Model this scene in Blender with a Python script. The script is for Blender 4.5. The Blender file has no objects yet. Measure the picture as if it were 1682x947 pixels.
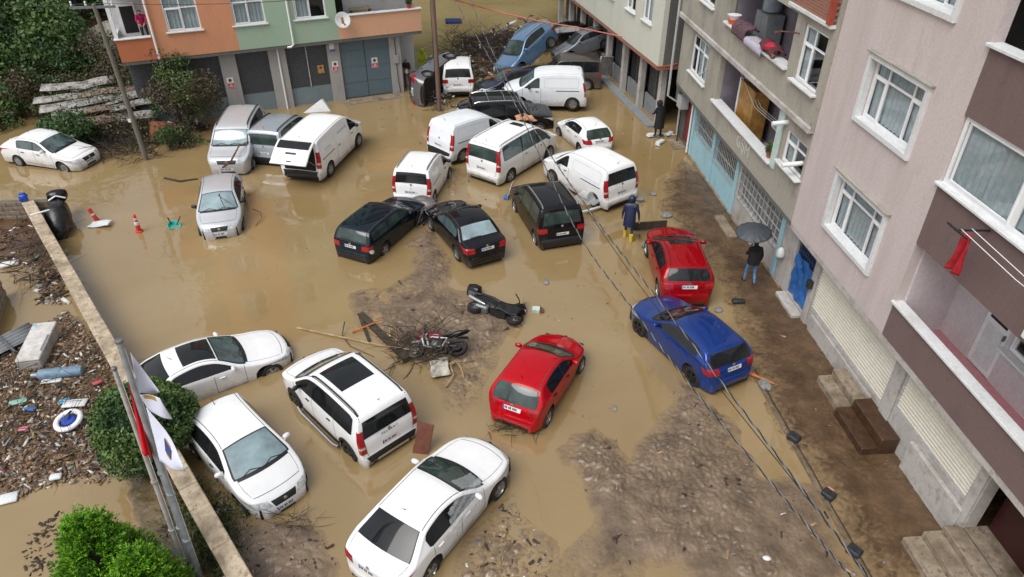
import bpy, bmesh, math, random
import numpy as np
from mathutils import Vector, Matrix, Euler
random.seed(7); rng = np.random.default_rng(7)
SC = bpy.context.scene
COL = SC.collection
PI = math.pi; R = math.radians

# ------------------------------------------------------------------ camera, sky, sun, exposure
CAM_H = 14.0; F_PX = 1161.0; PITCH = math.atan(803 / 1161.0)
cam_d = bpy.data.cameras.new('camera'); cam_d.sensor_width = 36; cam_d.lens = 36 * F_PX / 1682
cam_d.clip_start = .1; cam_d.clip_end = 800
cam = bpy.data.objects.new('camera', cam_d); COL.objects.link(cam)
cam.location = (0, 0, CAM_H); cam.rotation_euler = (PI / 2 - PITCH, 0, 0)
SC.camera = cam
SUN_EL, SUN_AZ = R(58), R(222)      # soft light through thick cloud, from behind the camera
w = bpy.data.worlds.new('World'); SC.world = w; w.use_nodes = True
nt = w.node_tree; nt.nodes.clear()
sky = nt.nodes.new('ShaderNodeTexSky'); sky.sky_type = 'NISHITA'; sky.sun_disc = False
sky.sun_elevation = SUN_EL; sky.sun_rotation = SUN_AZ; sky.air_density = 1.2; sky.dust_density = 3.0; sky.ozone_density = 1.0
hs = nt.nodes.new('ShaderNodeHueSaturation'); hs.inputs['Saturation'].default_value = .22
bg = nt.nodes.new('ShaderNodeBackground'); bg.inputs['Strength'].default_value = .11
out = nt.nodes.new('ShaderNodeOutputWorld')
nt.links.new(sky.outputs[0], hs.inputs['Color']); nt.links.new(hs.outputs[0], bg.inputs['Color']); nt.links.new(bg.outputs[0], out.inputs[0])
sd = bpy.data.lights.new('sun', 'SUN'); sd.energy = 1.35; sd.angle = R(40); sd.color = (1, .97, .93)
so = bpy.data.objects.new('sun', sd); COL.objects.link(so)
so.rotation_euler = (PI / 2 - SUN_EL, 0, -SUN_AZ + PI)
SC.view_settings.view_transform = 'Standard'; SC.view_settings.look = 'None'
SC.view_settings.exposure = .56; SC.view_settings.gamma = 1
SC.view_settings.use_curve_mapping = False
SC.render.engine = 'CYCLES'

def P(u, v, z=0.0):
    """survey point: where the sight line through photo point (u, v) meets height z"""
    x = (u - 841) / F_PX; y = -(v - 473.5) / F_PX; c, s = math.cos(PITCH), math.sin(PITCH)
    d = Vector((x, c + y * s, -s + y * c)); t = (z - CAM_H) / d.z
    return Vector((d.x * t, d.y * t, z))
def PX(p):
    X, Y, Z = p[0], p[1], p[2] - CAM_H; c, s = math.cos(PITCH), math.sin(PITCH)
    D = Y * c - Z * s; return 841 + F_PX * X / D, 473.5 - F_PX * (Y * s + Z * c) / D

# ------------------------------------------------------------------ materials
MATS = {}
def mat(name, col, rough=.6, var=.12, scale=4.0, bump=0.0, bscale=None, metal=0.0, spec=.5, coat=0.0, col2=None, detail=6, emit=None, alpha=None, rvar=0.0, ior=None):
    if name in MATS: return MATS[name]
    m = bpy.data.materials.new(name); m.use_nodes = True; t = m.node_tree; b = t.nodes['Principled BSDF']
    b.inputs['Roughness'].default_value = rough; b.inputs['Metallic'].default_value = metal
    b.inputs['Specular IOR Level'].default_value = spec; b.inputs['Coat Weight'].default_value = coat
    b.inputs['Coat Roughness'].default_value = .06
    if ior: b.inputs['IOR'].default_value = ior
    tc = t.nodes.new('ShaderNodeTexCoord'); nz = t.nodes.new('ShaderNodeTexNoise')
    nz.inputs['Scale'].default_value = scale; nz.inputs['Detail'].default_value = detail; nz.inputs['Roughness'].default_value = .62
    t.links.new(tc.outputs['Object'], nz.inputs['Vector'])
    rp = t.nodes.new('ShaderNodeValToRGB'); e = rp.color_ramp.elements
    c2 = col2 or tuple(max(0, c * (1 - var * 1.6)) for c in col); c1 = tuple(min(1, c * (1 + var * .8)) for c in col)
    e[0].position = .32; e[0].color = (*c2, 1); e[1].position = .66; e[1].color = (*c1, 1)
    t.links.new(nz.outputs['Fac'], rp.inputs[0]); t.links.new(rp.outputs[0], b.inputs['Base Color'])
    if rvar:
        mr = t.nodes.new('ShaderNodeMapRange'); mr.inputs['To Min'].default_value = max(.02, rough - rvar); mr.inputs['To Max'].default_value = min(1, rough + rvar)
        mr.inputs['From Min'].default_value = .35; mr.inputs['From Max'].default_value = .65
        t.links.new(nz.outputs['Fac'], mr.inputs['Value']); t.links.new(mr.outputs[0], b.inputs['Roughness'])
    if bump:
        n2 = t.nodes.new('ShaderNodeTexNoise'); n2.inputs['Scale'].default_value = bscale or scale * 6; n2.inputs['Detail'].default_value = 5
        t.links.new(tc.outputs['Object'], n2.inputs['Vector'])
        bp = t.nodes.new('ShaderNodeBump'); bp.inputs['Strength'].default_value = bump; bp.inputs['Distance'].default_value = .03
        t.links.new(n2.outputs['Fac'], bp.inputs['Height']); t.links.new(bp.outputs[0], b.inputs['Normal'])
    m['b'] = 1; MATS[name] = m
    return m
def stained(name, col, stain, rough=.8, amount=.5, vscale=(1.2, 1.2, .22), bump=.25, fine=14, thr=0.0):
    """plaster or concrete with weather streaks and blotches"""
    if name in MATS: return MATS[name]
    m = mat(name, col, rough, .07, fine, bump, fine * 3)
    t = m.node_tree; b = t.nodes['Principled BSDF']; src = b.inputs['Base Color'].links[0].from_socket
    tc = t.nodes.new('ShaderNodeTexCoord'); mp = t.nodes.new('ShaderNodeMapping'); mp.inputs['Scale'].default_value = vscale
    t.links.new(tc.outputs['Object'], mp.inputs['Vector'])
    fac = None
    for sc, lo, hi in ((1.1, .50, .72), (5.0, .54, .74)):
        n = t.nodes.new('ShaderNodeTexNoise'); n.inputs['Scale'].default_value = sc; n.inputs['Detail'].default_value = 7; n.inputs['Roughness'].default_value = .66
        t.links.new(mp.outputs[0], n.inputs['Vector'])
        r = t.nodes.new('ShaderNodeMapRange'); r.inputs['From Min'].default_value = lo - thr; r.inputs['From Max'].default_value = hi - thr
        r.inputs['To Max'].default_value = amount
        t.links.new(n.outputs['Fac'], r.inputs['Value'])
        if fac is None: fac = r.outputs[0]
        else:
            mx = t.nodes.new('ShaderNodeMath'); mx.operation = 'MAXIMUM'; t.links.new(fac, mx.inputs[0]); t.links.new(r.outputs[0], mx.inputs[1]); fac = mx.outputs[0]
    mix = t.nodes.new('ShaderNodeMixRGB'); mix.inputs['Color2'].default_value = (*stain, 1)
    t.links.new(fac, mix.inputs['Fac']); t.links.new(src, mix.inputs['Color1']); t.links.new(mix.outputs[0], b.inputs['Base Color'])
    return m
def paint(name, col, metal=0.0, rough=.32, mud=.55):
    """car paint with clear coat, rain film and a ragged film of dried mud towards the sills"""
    if name in MATS: return MATS[name]
    m = mat(name, col, rough, .03, 3.0, metal=metal, coat=.8, spec=0.0 if metal < .2 else .3)
    t = m.node_tree; b = t.nodes['Principled BSDF']; src = b.inputs['Base Color'].links[0].from_socket
    tc = t.nodes.new('ShaderNodeTexCoord'); sp = t.nodes.new('ShaderNodeSeparateXYZ'); t.links.new(tc.outputs['Object'], sp.inputs[0])
    n = t.nodes.new('ShaderNodeTexNoise'); n.inputs['Scale'].default_value = 3.2; n.inputs['Detail'].default_value = 8; n.inputs['Roughness'].default_value = .7
    t.links.new(tc.outputs['Object'], n.inputs['Vector'])
    mr = t.nodes.new('ShaderNodeMapRange'); mr.inputs['From Min'].default_value = .70; mr.inputs['From Max'].default_value = .26; mr.inputs['To Max'].default_value = .55; mr.inputs['To Min'].default_value = 0
    t.links.new(sp.outputs['Z'], mr.inputs['Value'])
    ad = t.nodes.new('ShaderNodeMath'); ad.operation = 'ADD'; t.links.new(n.outputs['Fac'], ad.inputs[0]); t.links.new(mr.outputs[0], ad.inputs[1])
    m2 = t.nodes.new('ShaderNodeMapRange'); m2.inputs['From Min'].default_value = .66; m2.inputs['From Max'].default_value = 1.15; m2.inputs['To Max'].default_value = mud
    t.links.new(ad.outputs[0], m2.inputs['Value'])
    mix = t.nodes.new('ShaderNodeMixRGB'); mix.inputs['Color2'].default_value = (.22, .165, .105, 1)
    t.links.new(m2.outputs[0], mix.inputs['Fac']); t.links.new(src, mix.inputs['Color1']); t.links.new(mix.outputs[0], b.inputs['Base Color'])
    cw = t.nodes.new('ShaderNodeMath'); cw.operation = 'SUBTRACT'; cw.inputs[0].default_value = .8; t.links.new(m2.outputs[0], cw.inputs[1]); t.links.new(cw.outputs[0], b.inputs['Coat Weight'])
    return m
def pane_glass(name, tint, refl=1.55, keep=.75):
    """window pane: see-through tint with a mirror reflection that grows at grazing angles"""
    if name in MATS: return MATS[name]
    m = bpy.data.materials.new(name); m.use_nodes = True; t = m.node_tree; t.nodes.clear()
    o = t.nodes.new('ShaderNodeOutputMaterial'); tr = t.nodes.new('ShaderNodeBsdfTransparent'); tr.inputs[0].default_value = (*[c * keep for c in tint], 1)
    gl = t.nodes.new('ShaderNodeBsdfGlossy'); gl.inputs['Roughness'].default_value = .02; gl.inputs['Color'].default_value = (.95, .97, 1, 1)
    lw = t.nodes.new('ShaderNodeLayerWeight'); pw = t.nodes.new('ShaderNodeMath'); pw.operation = 'POWER'; pw.inputs[1].default_value = 4.5; t.links.new(lw.outputs['Facing'], pw.inputs[0])
    fr = t.nodes.new('ShaderNodeMath'); fr.operation = 'MULTIPLY_ADD'; fr.inputs[1].default_value = .55; fr.inputs[2].default_value = .05; t.links.new(pw.outputs[0], fr.inputs[0])
    mx = t.nodes.new('ShaderNodeMixShader')
    t.links.new(fr.outputs[0], mx.inputs[0]); t.links.new(tr.outputs[0], mx.inputs[1]); t.links.new(gl.outputs[0], mx.inputs[2]); t.links.new(mx.outputs[0], o.inputs[0])
    MATS[name] = m; return m

# ------------------------------------------------------------------ mesh helpers
class MB:
    def __init__(s): s.v = []; s.f = []; s.mi = []; s.cur = 0
    def add(s, vs, fs):
        o = len(s.v); s.v += [tuple(v) for v in vs]; s.f += [tuple(i + o for i in f) for f in fs]; s.mi += [s.cur] * len(fs); return s
    def box(s, x0, x1, y0, y1, z0, z1, b=0.0):
        if x0 > x1: x0, x1 = x1, x0
        if y0 > y1: y0, y1 = y1, y0
        if z0 > z1: z0, z1 = z1, z0
        if b <= 0:
            return s.add([(x0, y0, z0), (x1, y0, z0), (x1, y1, z0), (x0, y1, z0), (x0, y0, z1), (x1, y0, z1), (x1, y1, z1), (x0, y1, z1)],
                         [(0, 3, 2, 1), (4, 5, 6, 7), (0, 1, 5, 4), (1, 2, 6, 5), (2, 3, 7, 6), (3, 0, 4, 7)])
        b = min(b, (x1 - x0) * .45, (y1 - y0) * .45, (z1 - z0) * .45)
        V = []
        for zz, ins in ((z0, b), (z0 + b, 0), (z1 - b, 0), (z1, b)):
            X0, X1, Y0, Y1 = x0 + ins, x1 - ins, y0 + ins, y1 - ins; c = b if ins == 0 else b * .4
            V += [(X0 + c, Y0, zz), (X1 - c, Y0, zz), (X1, Y0 + c, zz), (X1, Y1 - c, zz), (X1 - c, Y1, zz), (X0 + c, Y1, zz), (X0, Y1 - c, zz), (X0, Y0 + c, zz)]
        Fq = [tuple(range(7, -1, -1)), tuple(range(24, 32))]
        for k in range(3):
            for i in range(8):
                j = (i + 1) % 8; Fq.append((k * 8 + i, k * 8 + j, k * 8 + 8 + j, k * 8 + 8 + i))
        return s.add(V, Fq)
    def obox(s, c, size, M=None, b=0.0):
        t = MB(); x, y, z = [q / 2 for q in size]; t.box(-x, x, -y, y, -z, z, b); M = M or Matrix()
        c = Vector(c); return s.add([c + (M.to_3x3() @ Vector(v)) for v in t.v], t.f)
    def bar(s, a, b, w, h=None, up=(0, 0, 1)):
        """square bar from a to b"""
        a, b = Vector(a), Vector(b); d = b - a; l = d.length
        if l < 1e-6: return s
        d.normalize(); u = Vector(up)
        if abs(d.dot(u)) > .98: u = Vector((1, 0, 0))
        r = d.cross(u).normalized(); u = r.cross(d); h = h or w
        q = [r * (w / 2) * i + u * (h / 2) * j for i, j in ((-1, -1), (1, -1), (1, 1), (-1, 1))]
        return s.add([a + x for x in q] + [b + x for x in q], [(3, 2, 1, 0), (4, 5, 6, 7), (0, 1, 5, 4), (1, 2, 6, 5), (2, 3, 7, 6), (3, 0, 4, 7)])
    def tube(s, pts, r, n=8, caps=True):
        pts = [Vector(p) for p in pts]; rr = r if isinstance(r, (list, tuple)) else [r] * len(pts)
        V = []; Fq = []; prev = None
        for i, p in enumerate(pts):
            d = (pts[min(i + 1, len(pts) - 1)] - pts[max(i - 1, 0)]); d = d.normalized() if d.length > 1e-9 else Vector((0, 0, 1))
            if prev is None: a = d.orthogonal().normalized()
            else: a = (prev - d * prev.dot(d)); a = a.normalized() if a.length > 1e-6 else d.orthogonal().normalized()
            prev = a; b = d.cross(a)
            for k in range(n):
                t = 2 * PI * k / n; V.append(p + (a * math.cos(t) + b * math.sin(t)) * rr[i])
        for i in range(len(pts) - 1):
            for k in range(n): Fq.append((i * n + k, i * n + (k + 1) % n, (i + 1) * n + (k + 1) % n, (i + 1) * n + k))
        if caps: Fq.append(tuple(range(n - 1, -1, -1))); Fq.append(tuple(range((len(pts) - 1) * n, len(pts) * n)))
        return s.add(V, Fq)
    def lathe(s, prof, n=16, M=None, close=True):
        """profile (r, h) turned round local z, placed by M"""
        M = M or Matrix(); V = []; Fq = []
        for r, h in prof:
            for k in range(n): t = 2 * PI * k / n; V.append(M @ Vector((r * math.cos(t), r * math.sin(t), h)))
        for i in range(len(prof) - 1):
            for k in range(n): Fq.append((i * n + k, i * n + (k + 1) % n, (i + 1) * n + (k + 1) % n, (i + 1) * n + k))
        if close: Fq.append(tuple(range(n - 1, -1, -1))); Fq.append(tuple(range((len(prof) - 1) * n, len(prof) * n)))
        return s.add(V, Fq)
    def grid(s, fn, us, vs):
        V = [fn(u, v) for u in us for v in vs]; m = len(vs)
        return s.add(V, [(i * m + j, (i + 1) * m + j, (i + 1) * m + j + 1, i * m + j + 1) for i in range(len(us) - 1) for j in range(m - 1)])
    def mesh(s, name, mats, smooth=False, angle=40, weld=False):
        me = bpy.data.meshes.new(name); me.from_pydata(s.v, [], s.f); me.update()
        if not isinstance(mats, (list, tuple)): mats = [mats]
        for m in mats: me.materials.append(m)
        if len(mats) > 1: me.polygons.foreach_set('material_index', s.mi)
        if weld:
            bm = bmesh.new(); bm.from_mesh(me); bmesh.ops.remove_doubles(bm, verts=bm.verts, dist=1e-4)
            bmesh.ops.recalc_face_normals(bm, faces=bm.faces); bm.to_mesh(me); bm.free()
        if smooth:
            me.polygons.foreach_set('use_smooth', [True] * len(me.polygons)); me.set_sharp_from_angle(angle=R(angle))
        return me
    def build(s, name, mats, parent=None, smooth=False, angle=40, weld=False):
        return link(name, s.mesh(name, mats, smooth, angle, weld), parent)
def link(name, me, parent=None):
    o = bpy.data.objects.new(name, me); COL.objects.link(o)
    if parent is not None: o.parent = parent
    return o
def tag(o, label=None, cat=None, group=None, kind=None):
    if label: o['label'] = label
    if cat: o['category'] = cat
    if group: o['group'] = group
    if kind: o['kind'] = kind
    return o
def thing(name, label, cat, loc=(0, 0, 0), rot=(0, 0, 0), group=None, scale=1.0):
    o = link(name, None); o.location = loc; o.rotation_euler = rot; o.scale = (scale,) * 3; o.empty_display_size = .3
    return tag(o, label, cat, group)
def lin(a, b, n): return [a + (b - a) * i / (n - 1) for i in range(n)]
def npmesh(name, V, Fq, mats, mi=None, smooth=False):
    me = bpy.data.meshes.new(name); n = len(Fq); k = Fq.shape[1]
    me.vertices.add(len(V)); me.vertices.foreach_set('co', np.ascontiguousarray(V, dtype=np.float32).ravel())
    me.loops.add(n * k); me.loops.foreach_set('vertex_index', np.ascontiguousarray(Fq, dtype=np.int32).ravel())
    me.polygons.add(n); me.polygons.foreach_set('loop_start', np.arange(0, n * k, k, dtype=np.int32))
    for m in (mats if isinstance(mats, (list, tuple)) else [mats]): me.materials.append(m)
    if mi is not None: me.polygons.foreach_set('material_index', np.asarray(mi, dtype=np.int32))
    if smooth: me.polygons.foreach_set('use_smooth', np.ones(n, dtype=bool))
    me.update(calc_edges=True); me.validate(); return me
def vnoise(x, y, seed=0):
    """smooth value noise on arrays"""
    def h(i, j): 
        v = np.sin(i * 127.1 + j * 311.7 + seed * 74.7) * 43758.5453; return v - np.floor(v)
    i, j = np.floor(x), np.floor(y); f, g_ = x - i, y - j; f = f * f * (3 - 2 * f); g_ = g_ * g_ * (3 - 2 * g_)
    return (h(i, j) * (1 - f) + h(i + 1, j) * f) * (1 - g_) + (h(i, j + 1) * (1 - f) + h(i + 1, j + 1) * f) * g_
def fbm(x, y, seed=0, oct=4):
    a, t, n = 1.0, 0, 0
    for k in range(oct): t = t + a * vnoise(x * 2**k, y * 2**k, seed + k * 3.1); n += a; a *= .5
    return t / n
def text_mesh(body, size, depth=.004, shear=0.0):
    c = bpy.data.curves.new('text', 'FONT'); c.body = body; c.size = size; c.extrude = depth; c.align_x = 'CENTER'; c.align_y = 'CENTER'; c.shear = shear; c.resolution_u = 2
    o = bpy.data.objects.new('text', c); COL.objects.link(o); dg = bpy.context.evaluated_depsgraph_get()
    me = bpy.data.meshes.new_from_object(o.evaluated_get(dg)); bpy.data.objects.remove(o); bpy.data.curves.remove(c); me.materials.clear()
    return me
# ------------------------------------------------------------------ ground sheet and flood water
def poly_sd(X, Y, poly):
    """signed distance, positive inside"""
    d = np.full(X.shape, 1e9); ins = np.zeros(X.shape, bool); n = len(poly)
    for i in range(n):
        (ax, ay), (bx, by) = poly[i], poly[(i + 1) % n]
        ex, ey = bx - ax, by - ay; t = np.clip(((X - ax) * ex + (Y - ay) * ey) / (ex * ex + ey * ey + 1e-12), 0, 1)
        d = np.minimum(d, np.hypot(X - ax - t * ex, Y - ay - t * ey))
        c = ((ay > Y) != (by > Y)) & (X < (bx - ax) * (Y - ay) / (by - ay + 1e-12) + ax); ins ^= c
    return np.where(ins, d, -d)
def pp(*pts): return [tuple(P(u, v)[:2]) for u, v in pts]
ISL_A = pp((571, 478), (640, 471), (668, 445), (688, 420), (660, 400), (690, 372), (715, 380), (735, 410), (742, 440), (735, 470), (765, 478), (800, 500), (850, 530), (832, 560), (815, 600), (790, 655), (760, 682), (735, 668), (715, 636), (735, 610), (700, 590), (655, 575), (612, 550), (588, 528), (574, 505))
ISL_B = pp((928, 738), (950, 715), (980, 704), (1015, 722), (1040, 765), (1052, 735), (1082, 700), (1100, 660), (1096, 615), (1130, 640), (1190, 680), (1212, 735), (1240, 775), (1285, 790), (1335, 805), (1372, 865), (1428, 965), (1150, 975), (1120, 930), (1075, 935), (1050, 985), (905, 985), (915, 915), (965, 880), (972, 845), (960, 800))
ISL_C = pp((812, 835), (835, 822), (862, 848), (895, 885), (912, 930), (915, 985), (735, 985), (765, 900))
ISL_D = pp((370, 842), (440, 850), (500, 848), (522, 862), (548, 905), (575, 985), (350, 985), (330, 880))
STREET = pp((1120, 262), (1090, 300), (1085, 345), (1110, 372), (1180, 470), (1210, 540), (1238, 620), (1262, 680), (1340, 800), (1440, 975), (1720, 1000), (1720, 700), (1400, 480), (1200, 300))
YARD = pp((0, 560), (60, 545), (105, 512), (150, 545), (225, 690), (220, 770), (180, 792), (100, 795), (40, 815), (-120, 830), (-160, 560))
YARD2 = pp((-40, 330), (60, 345), (95, 450), (70, 470), (40, 430), (-60, 440))
SOIL = pp((205, 740), (300, 780), (395, 960), (385, 1000), (280, 1000), (215, 830))
xs = np.unique(np.concatenate([np.linspace(-140, -32, 16), np.linspace(-32, -17, 60), np.linspace(-17, -7, 150), np.linspace(-7, -3, 70), np.linspace(-3, 12.2, 430), np.linspace(12.2, 30, 10), np.linspace(30, 120, 10)]))
ys = np.unique(np.concatenate([np.linspace(-60, 7, 12), np.linspace(7, 19, 350), np.linspace(19, 30, 190), np.linspace(30, 50, 80), np.linspace(50, 90, 20), np.linspace(90, 220, 12)]))
GX, GY = np.meshgrid(xs, ys, indexing='ij')
wx = GX + .55 * (fbm(GX * .8, GY * .8, 3) - .5); wy = GY + .55 * (fbm(GX * .8, GY * .8, 9) - .5)
wx = wx + .22 * (vnoise(GX * 3.1, GY * 3.1, 13) - .5); wy = wy + .22 * (vnoise(GX * 3.1, GY * 3.1, 19) - .5)
def lumps(scale, seed):
    """churned mud: rounded elongated clods with sharp creases"""
    a = GX + .35 * fbm(GX * 1.3, GY * 1.3, seed); b = GY + .35 * fbm(GX * 1.3, GY * 1.3, seed + 5)
    n1 = np.abs(vnoise(a * scale * .8, b * scale, seed) - .5) * 2; n2 = np.abs(vnoise(a * scale * 1.9 + 7, b * scale * 2.2, seed + 2) - .5) * 2
    return .65 * np.sqrt(n1) + .35 * np.sqrt(n2)
def clods(scale, seed, stretch=1.7):
    """rounded, stretched clods pressed against each other, creased where they meet; 0 at the creases, 1 on top"""
    ang = 2.2 * fbm(GX * .35, GY * .35, seed + 7) + seed; ca, sa = np.cos(ang), np.sin(ang)
    px_ = GX + .30 * (vnoise(GX * 4, GY * 4, seed) - .5) + .5 * (fbm(GX * 1.1, GY * 1.1, seed + 1) - .5); py_ = GY + .30 * (vnoise(GX * 4, GY * 4, seed + 3) - .5) + .5 * (fbm(GX * 1.1, GY * 1.1, seed + 4) - .5)
    a, b = (px_ * .8 + py_ * .6) * scale, (py_ * .8 - px_ * .6) * scale * stretch; i0, j0 = np.floor(a), np.floor(b); d1 = np.full(a.shape, 9.0); d2 = np.full(a.shape, 9.0); hh = np.zeros(a.shape)
    for di in (-1, 0, 1):
        for dj in (-1, 0, 1):
            i, j = i0 + di, j0 + dj; r1 = np.sin(i * 127.1 + j * 311.7 + seed) * 43758.5453; r1 -= np.floor(r1); r2 = np.sin(i * 269.5 + j * 183.3 + seed) * 24634.6345; r2 -= np.floor(r2); r3 = np.sin(i * 41.3 + j * 97.1 + seed) * 9631.77; r3 -= np.floor(r3)
            d = np.hypot(a - i - .1 - .8 * r1, b - j - .1 - .8 * r2); nw = d < d1; d2 = np.where(nw, d1, np.minimum(d2, d)); hh = np.where(nw, r3, hh); d1 = np.where(nw, d, d1)
    return np.clip((d2 - d1) * 1.9, 0, 1) ** .6 * (.35 + .65 * hh)
L1, L2 = .55 * lumps(2.3, 21) + .45 * clods(2.6, 5), .35 * lumps(4.2, 43) + .65 * clods(4.4, 17, 1.5)
MASK = np.clip((fbm(GX * .55 + 9, GY * .55, 87) - .36) * 4, 0, 1)
H = np.full(GX.shape, -.35)
zone = np.zeros(GX.shape)
for poly, top, amp, puddle in ((ISL_A, .066, .15, .02), (ISL_B, .056, .155, .0), (ISL_C, .052, .14, .0), (ISL_D, .052, .14, .0)):
    sdist = poly_sd(wx, wy, poly); k = np.clip(sdist / .9, -1, 1)
    f = fbm(GX * .45, GY * .45, 31)
    h = np.where(k > 0, top * np.minimum(1, k * 1.1) + amp * (.35 + 1.0 * MASK) * (.42 * L1 + .58 * L2 - .40) * np.clip(k * 2 + .08, 0, 1) + .17 * (f - .47) * np.clip(k * 2, 0, 1), .006 + k * .22)
    H = np.maximum(H, h)
sdist = poly_sd(wx, wy, STREET); k = np.clip(sdist / 1.2, -1, 1)
h = np.where(k > 0,   .047 * np.minimum(1, k * 1.2) + .035 * (L1 - .42) + .06 * (fbm(GX * .5, GY * .5, 77) - .42) * np.clip(k, 0, 1) + .045 * (L2 - .42), k * .3)
zone = np.where((h > H) & (k > -.4), 1.0, zone); H = np.maximum(H, h)
for poly, z0, amp, zn in ((YARD, .16, .16, .5), (YARD2, .12, .15, .5), (SOIL, .25, .12, .25)):
    sdist = poly_sd(wx, wy, poly); k = np.clip(sdist / 1.0, -1, 1)
    h = np.where(k > 0, z0 * np.minimum(1, k * 1.5) + amp * (L2 * .6 + .6 * (fbm(GX * 1.6, GY * 1.6, 51) - .5) - .25) * np.clip(k * 2, 0, 1), k * .5)
    zone = np.where((h > H) & (k > -.3), zn, zone); H = np.maximum(H, h)
# wooded bank behind the shed, rising to the left of the orange house
bank = np.clip((-(GX + 17.5) * .30 + (GY - 38.3) * .85) / 9, 0, 1.6) * np.clip((-13.5 - GX) / 6, 0, 1)
hb = bank * 3.2 + .5 * (fbm(GX * .5, GY * .5, 61) - .5) * np.minimum(1, bank * 4)
zone = np.where((bank > .03) & (hb - .2 > H), .25, zone); H = np.maximum(H, hb - .2)
nx, ny = len(xs), len(ys)
I, J = np.meshgrid(np.arange(nx - 1), np.arange(ny - 1), indexing='ij')
q = (I * ny + J).ravel(); Fg = np.stack([q, q + ny, q + ny + 1, q + 1], 1)
V = np.stack([GX.ravel(), GY.ravel(), H.ravel()], 1)
def ground_material():
    m = mat('churned_mud', (.180, .130, .088), .24, .28, 1.5, .8, 11, rvar=.16, detail=10); t = m.node_tree; b = t.nodes['Principled BSDF']
    src = b.inputs['Base Color'].links[0].from_socket
    at = t.nodes.new('ShaderNodeAttribute'); at.attribute_name = 'zone'
    rp = t.nodes.new('ShaderNodeValToRGB'); rp.color_ramp.interpolation = 'LINEAR'; e = rp.color_ramp.elements
    e[0].position = 0; e[0].color = (1, 1, 1, 1); e[1].position = 1; e[1].color = (.60, .50, .40, 1)
    k = e.new(.25); k.color = (.62, .60, .42, 1); k = e.new(.5); k.color = (.66, .53, .42, 1)
    mx = t.nodes.new('ShaderNodeMixRGB'); mx.blend_type = 'MULTIPLY'; mx.inputs['Fac'].default_value = 1
    t.links.new(at.outputs['Fac'], rp.inputs[0]); t.links.new(src, mx.inputs['Color1']); t.links.new(rp.outputs[0], mx.inputs['Color2'])
    # thin film of silty water standing in the hollows just above the flood level
    gm = t.nodes.new('ShaderNodeNewGeometry'); sz = t.nodes.new('ShaderNodeSeparateXYZ'); t.links.new(gm.outputs['Position'], sz.inputs[0])
    nf = t.nodes.new('ShaderNodeTexNoise'); nf.inputs['Scale'].default_value = 7; nf.inputs['Detail'].default_value = 6; t.links.new(gm.outputs['Position'], nf.inputs['Vector'])
    az = t.nodes.new('ShaderNodeMath'); az.operation = 'MULTIPLY_ADD'; az.inputs[1].default_value = -.045; t.links.new(nf.outputs['Fac'], az.inputs[0]); t.links.new(sz.outputs['Z'], az.inputs[2])
    film = t.nodes.new('ShaderNodeMapRange'); film.inputs['From Min'].default_value = -.022; film.inputs['From Max'].default_value = .022; film.inputs['To Min'].default_value = .85; film.inputs['To Max'].default_value = 0; t.links.new(az.outputs[0], film.inputs['Value'])
    fx = t.nodes.new('ShaderNodeMixRGB'); fx.inputs['Color2'].default_value = (.262, .186, .098, 1); t.links.new(film.outputs[0], fx.inputs['Fac']); t.links.new(mx.outputs[0], fx.inputs['Color1']); t.links.new(fx.outputs[0], b.inputs['Base Color'])
    rs = b.inputs['Roughness'].links[0].from_socket; rm = t.nodes.new('ShaderNodeMix'); rm.inputs[3].default_value = .07; t.links.new(film.outputs[0], rm.inputs[0]); t.links.new(rs, rm.inputs[2]); t.links.new(rm.outputs[0], b.inputs['Roughness'])
    return m
me = npmesh('ground', V, Fg, ground_material(), smooth=True)
a = me.attributes.new('zone', 'FLOAT', 'POINT'); a.data.foreach_set('value', zone.astype(np.float32).ravel())
tag(link('ground', me), kind='structure')
def ground_z(x, y):
    i = min(max(int(np.searchsorted(xs, x)), 0), nx - 1); j = min(max(int(np.searchsorted(ys, y)), 0), ny - 1); return float(H[i, j])
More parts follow.
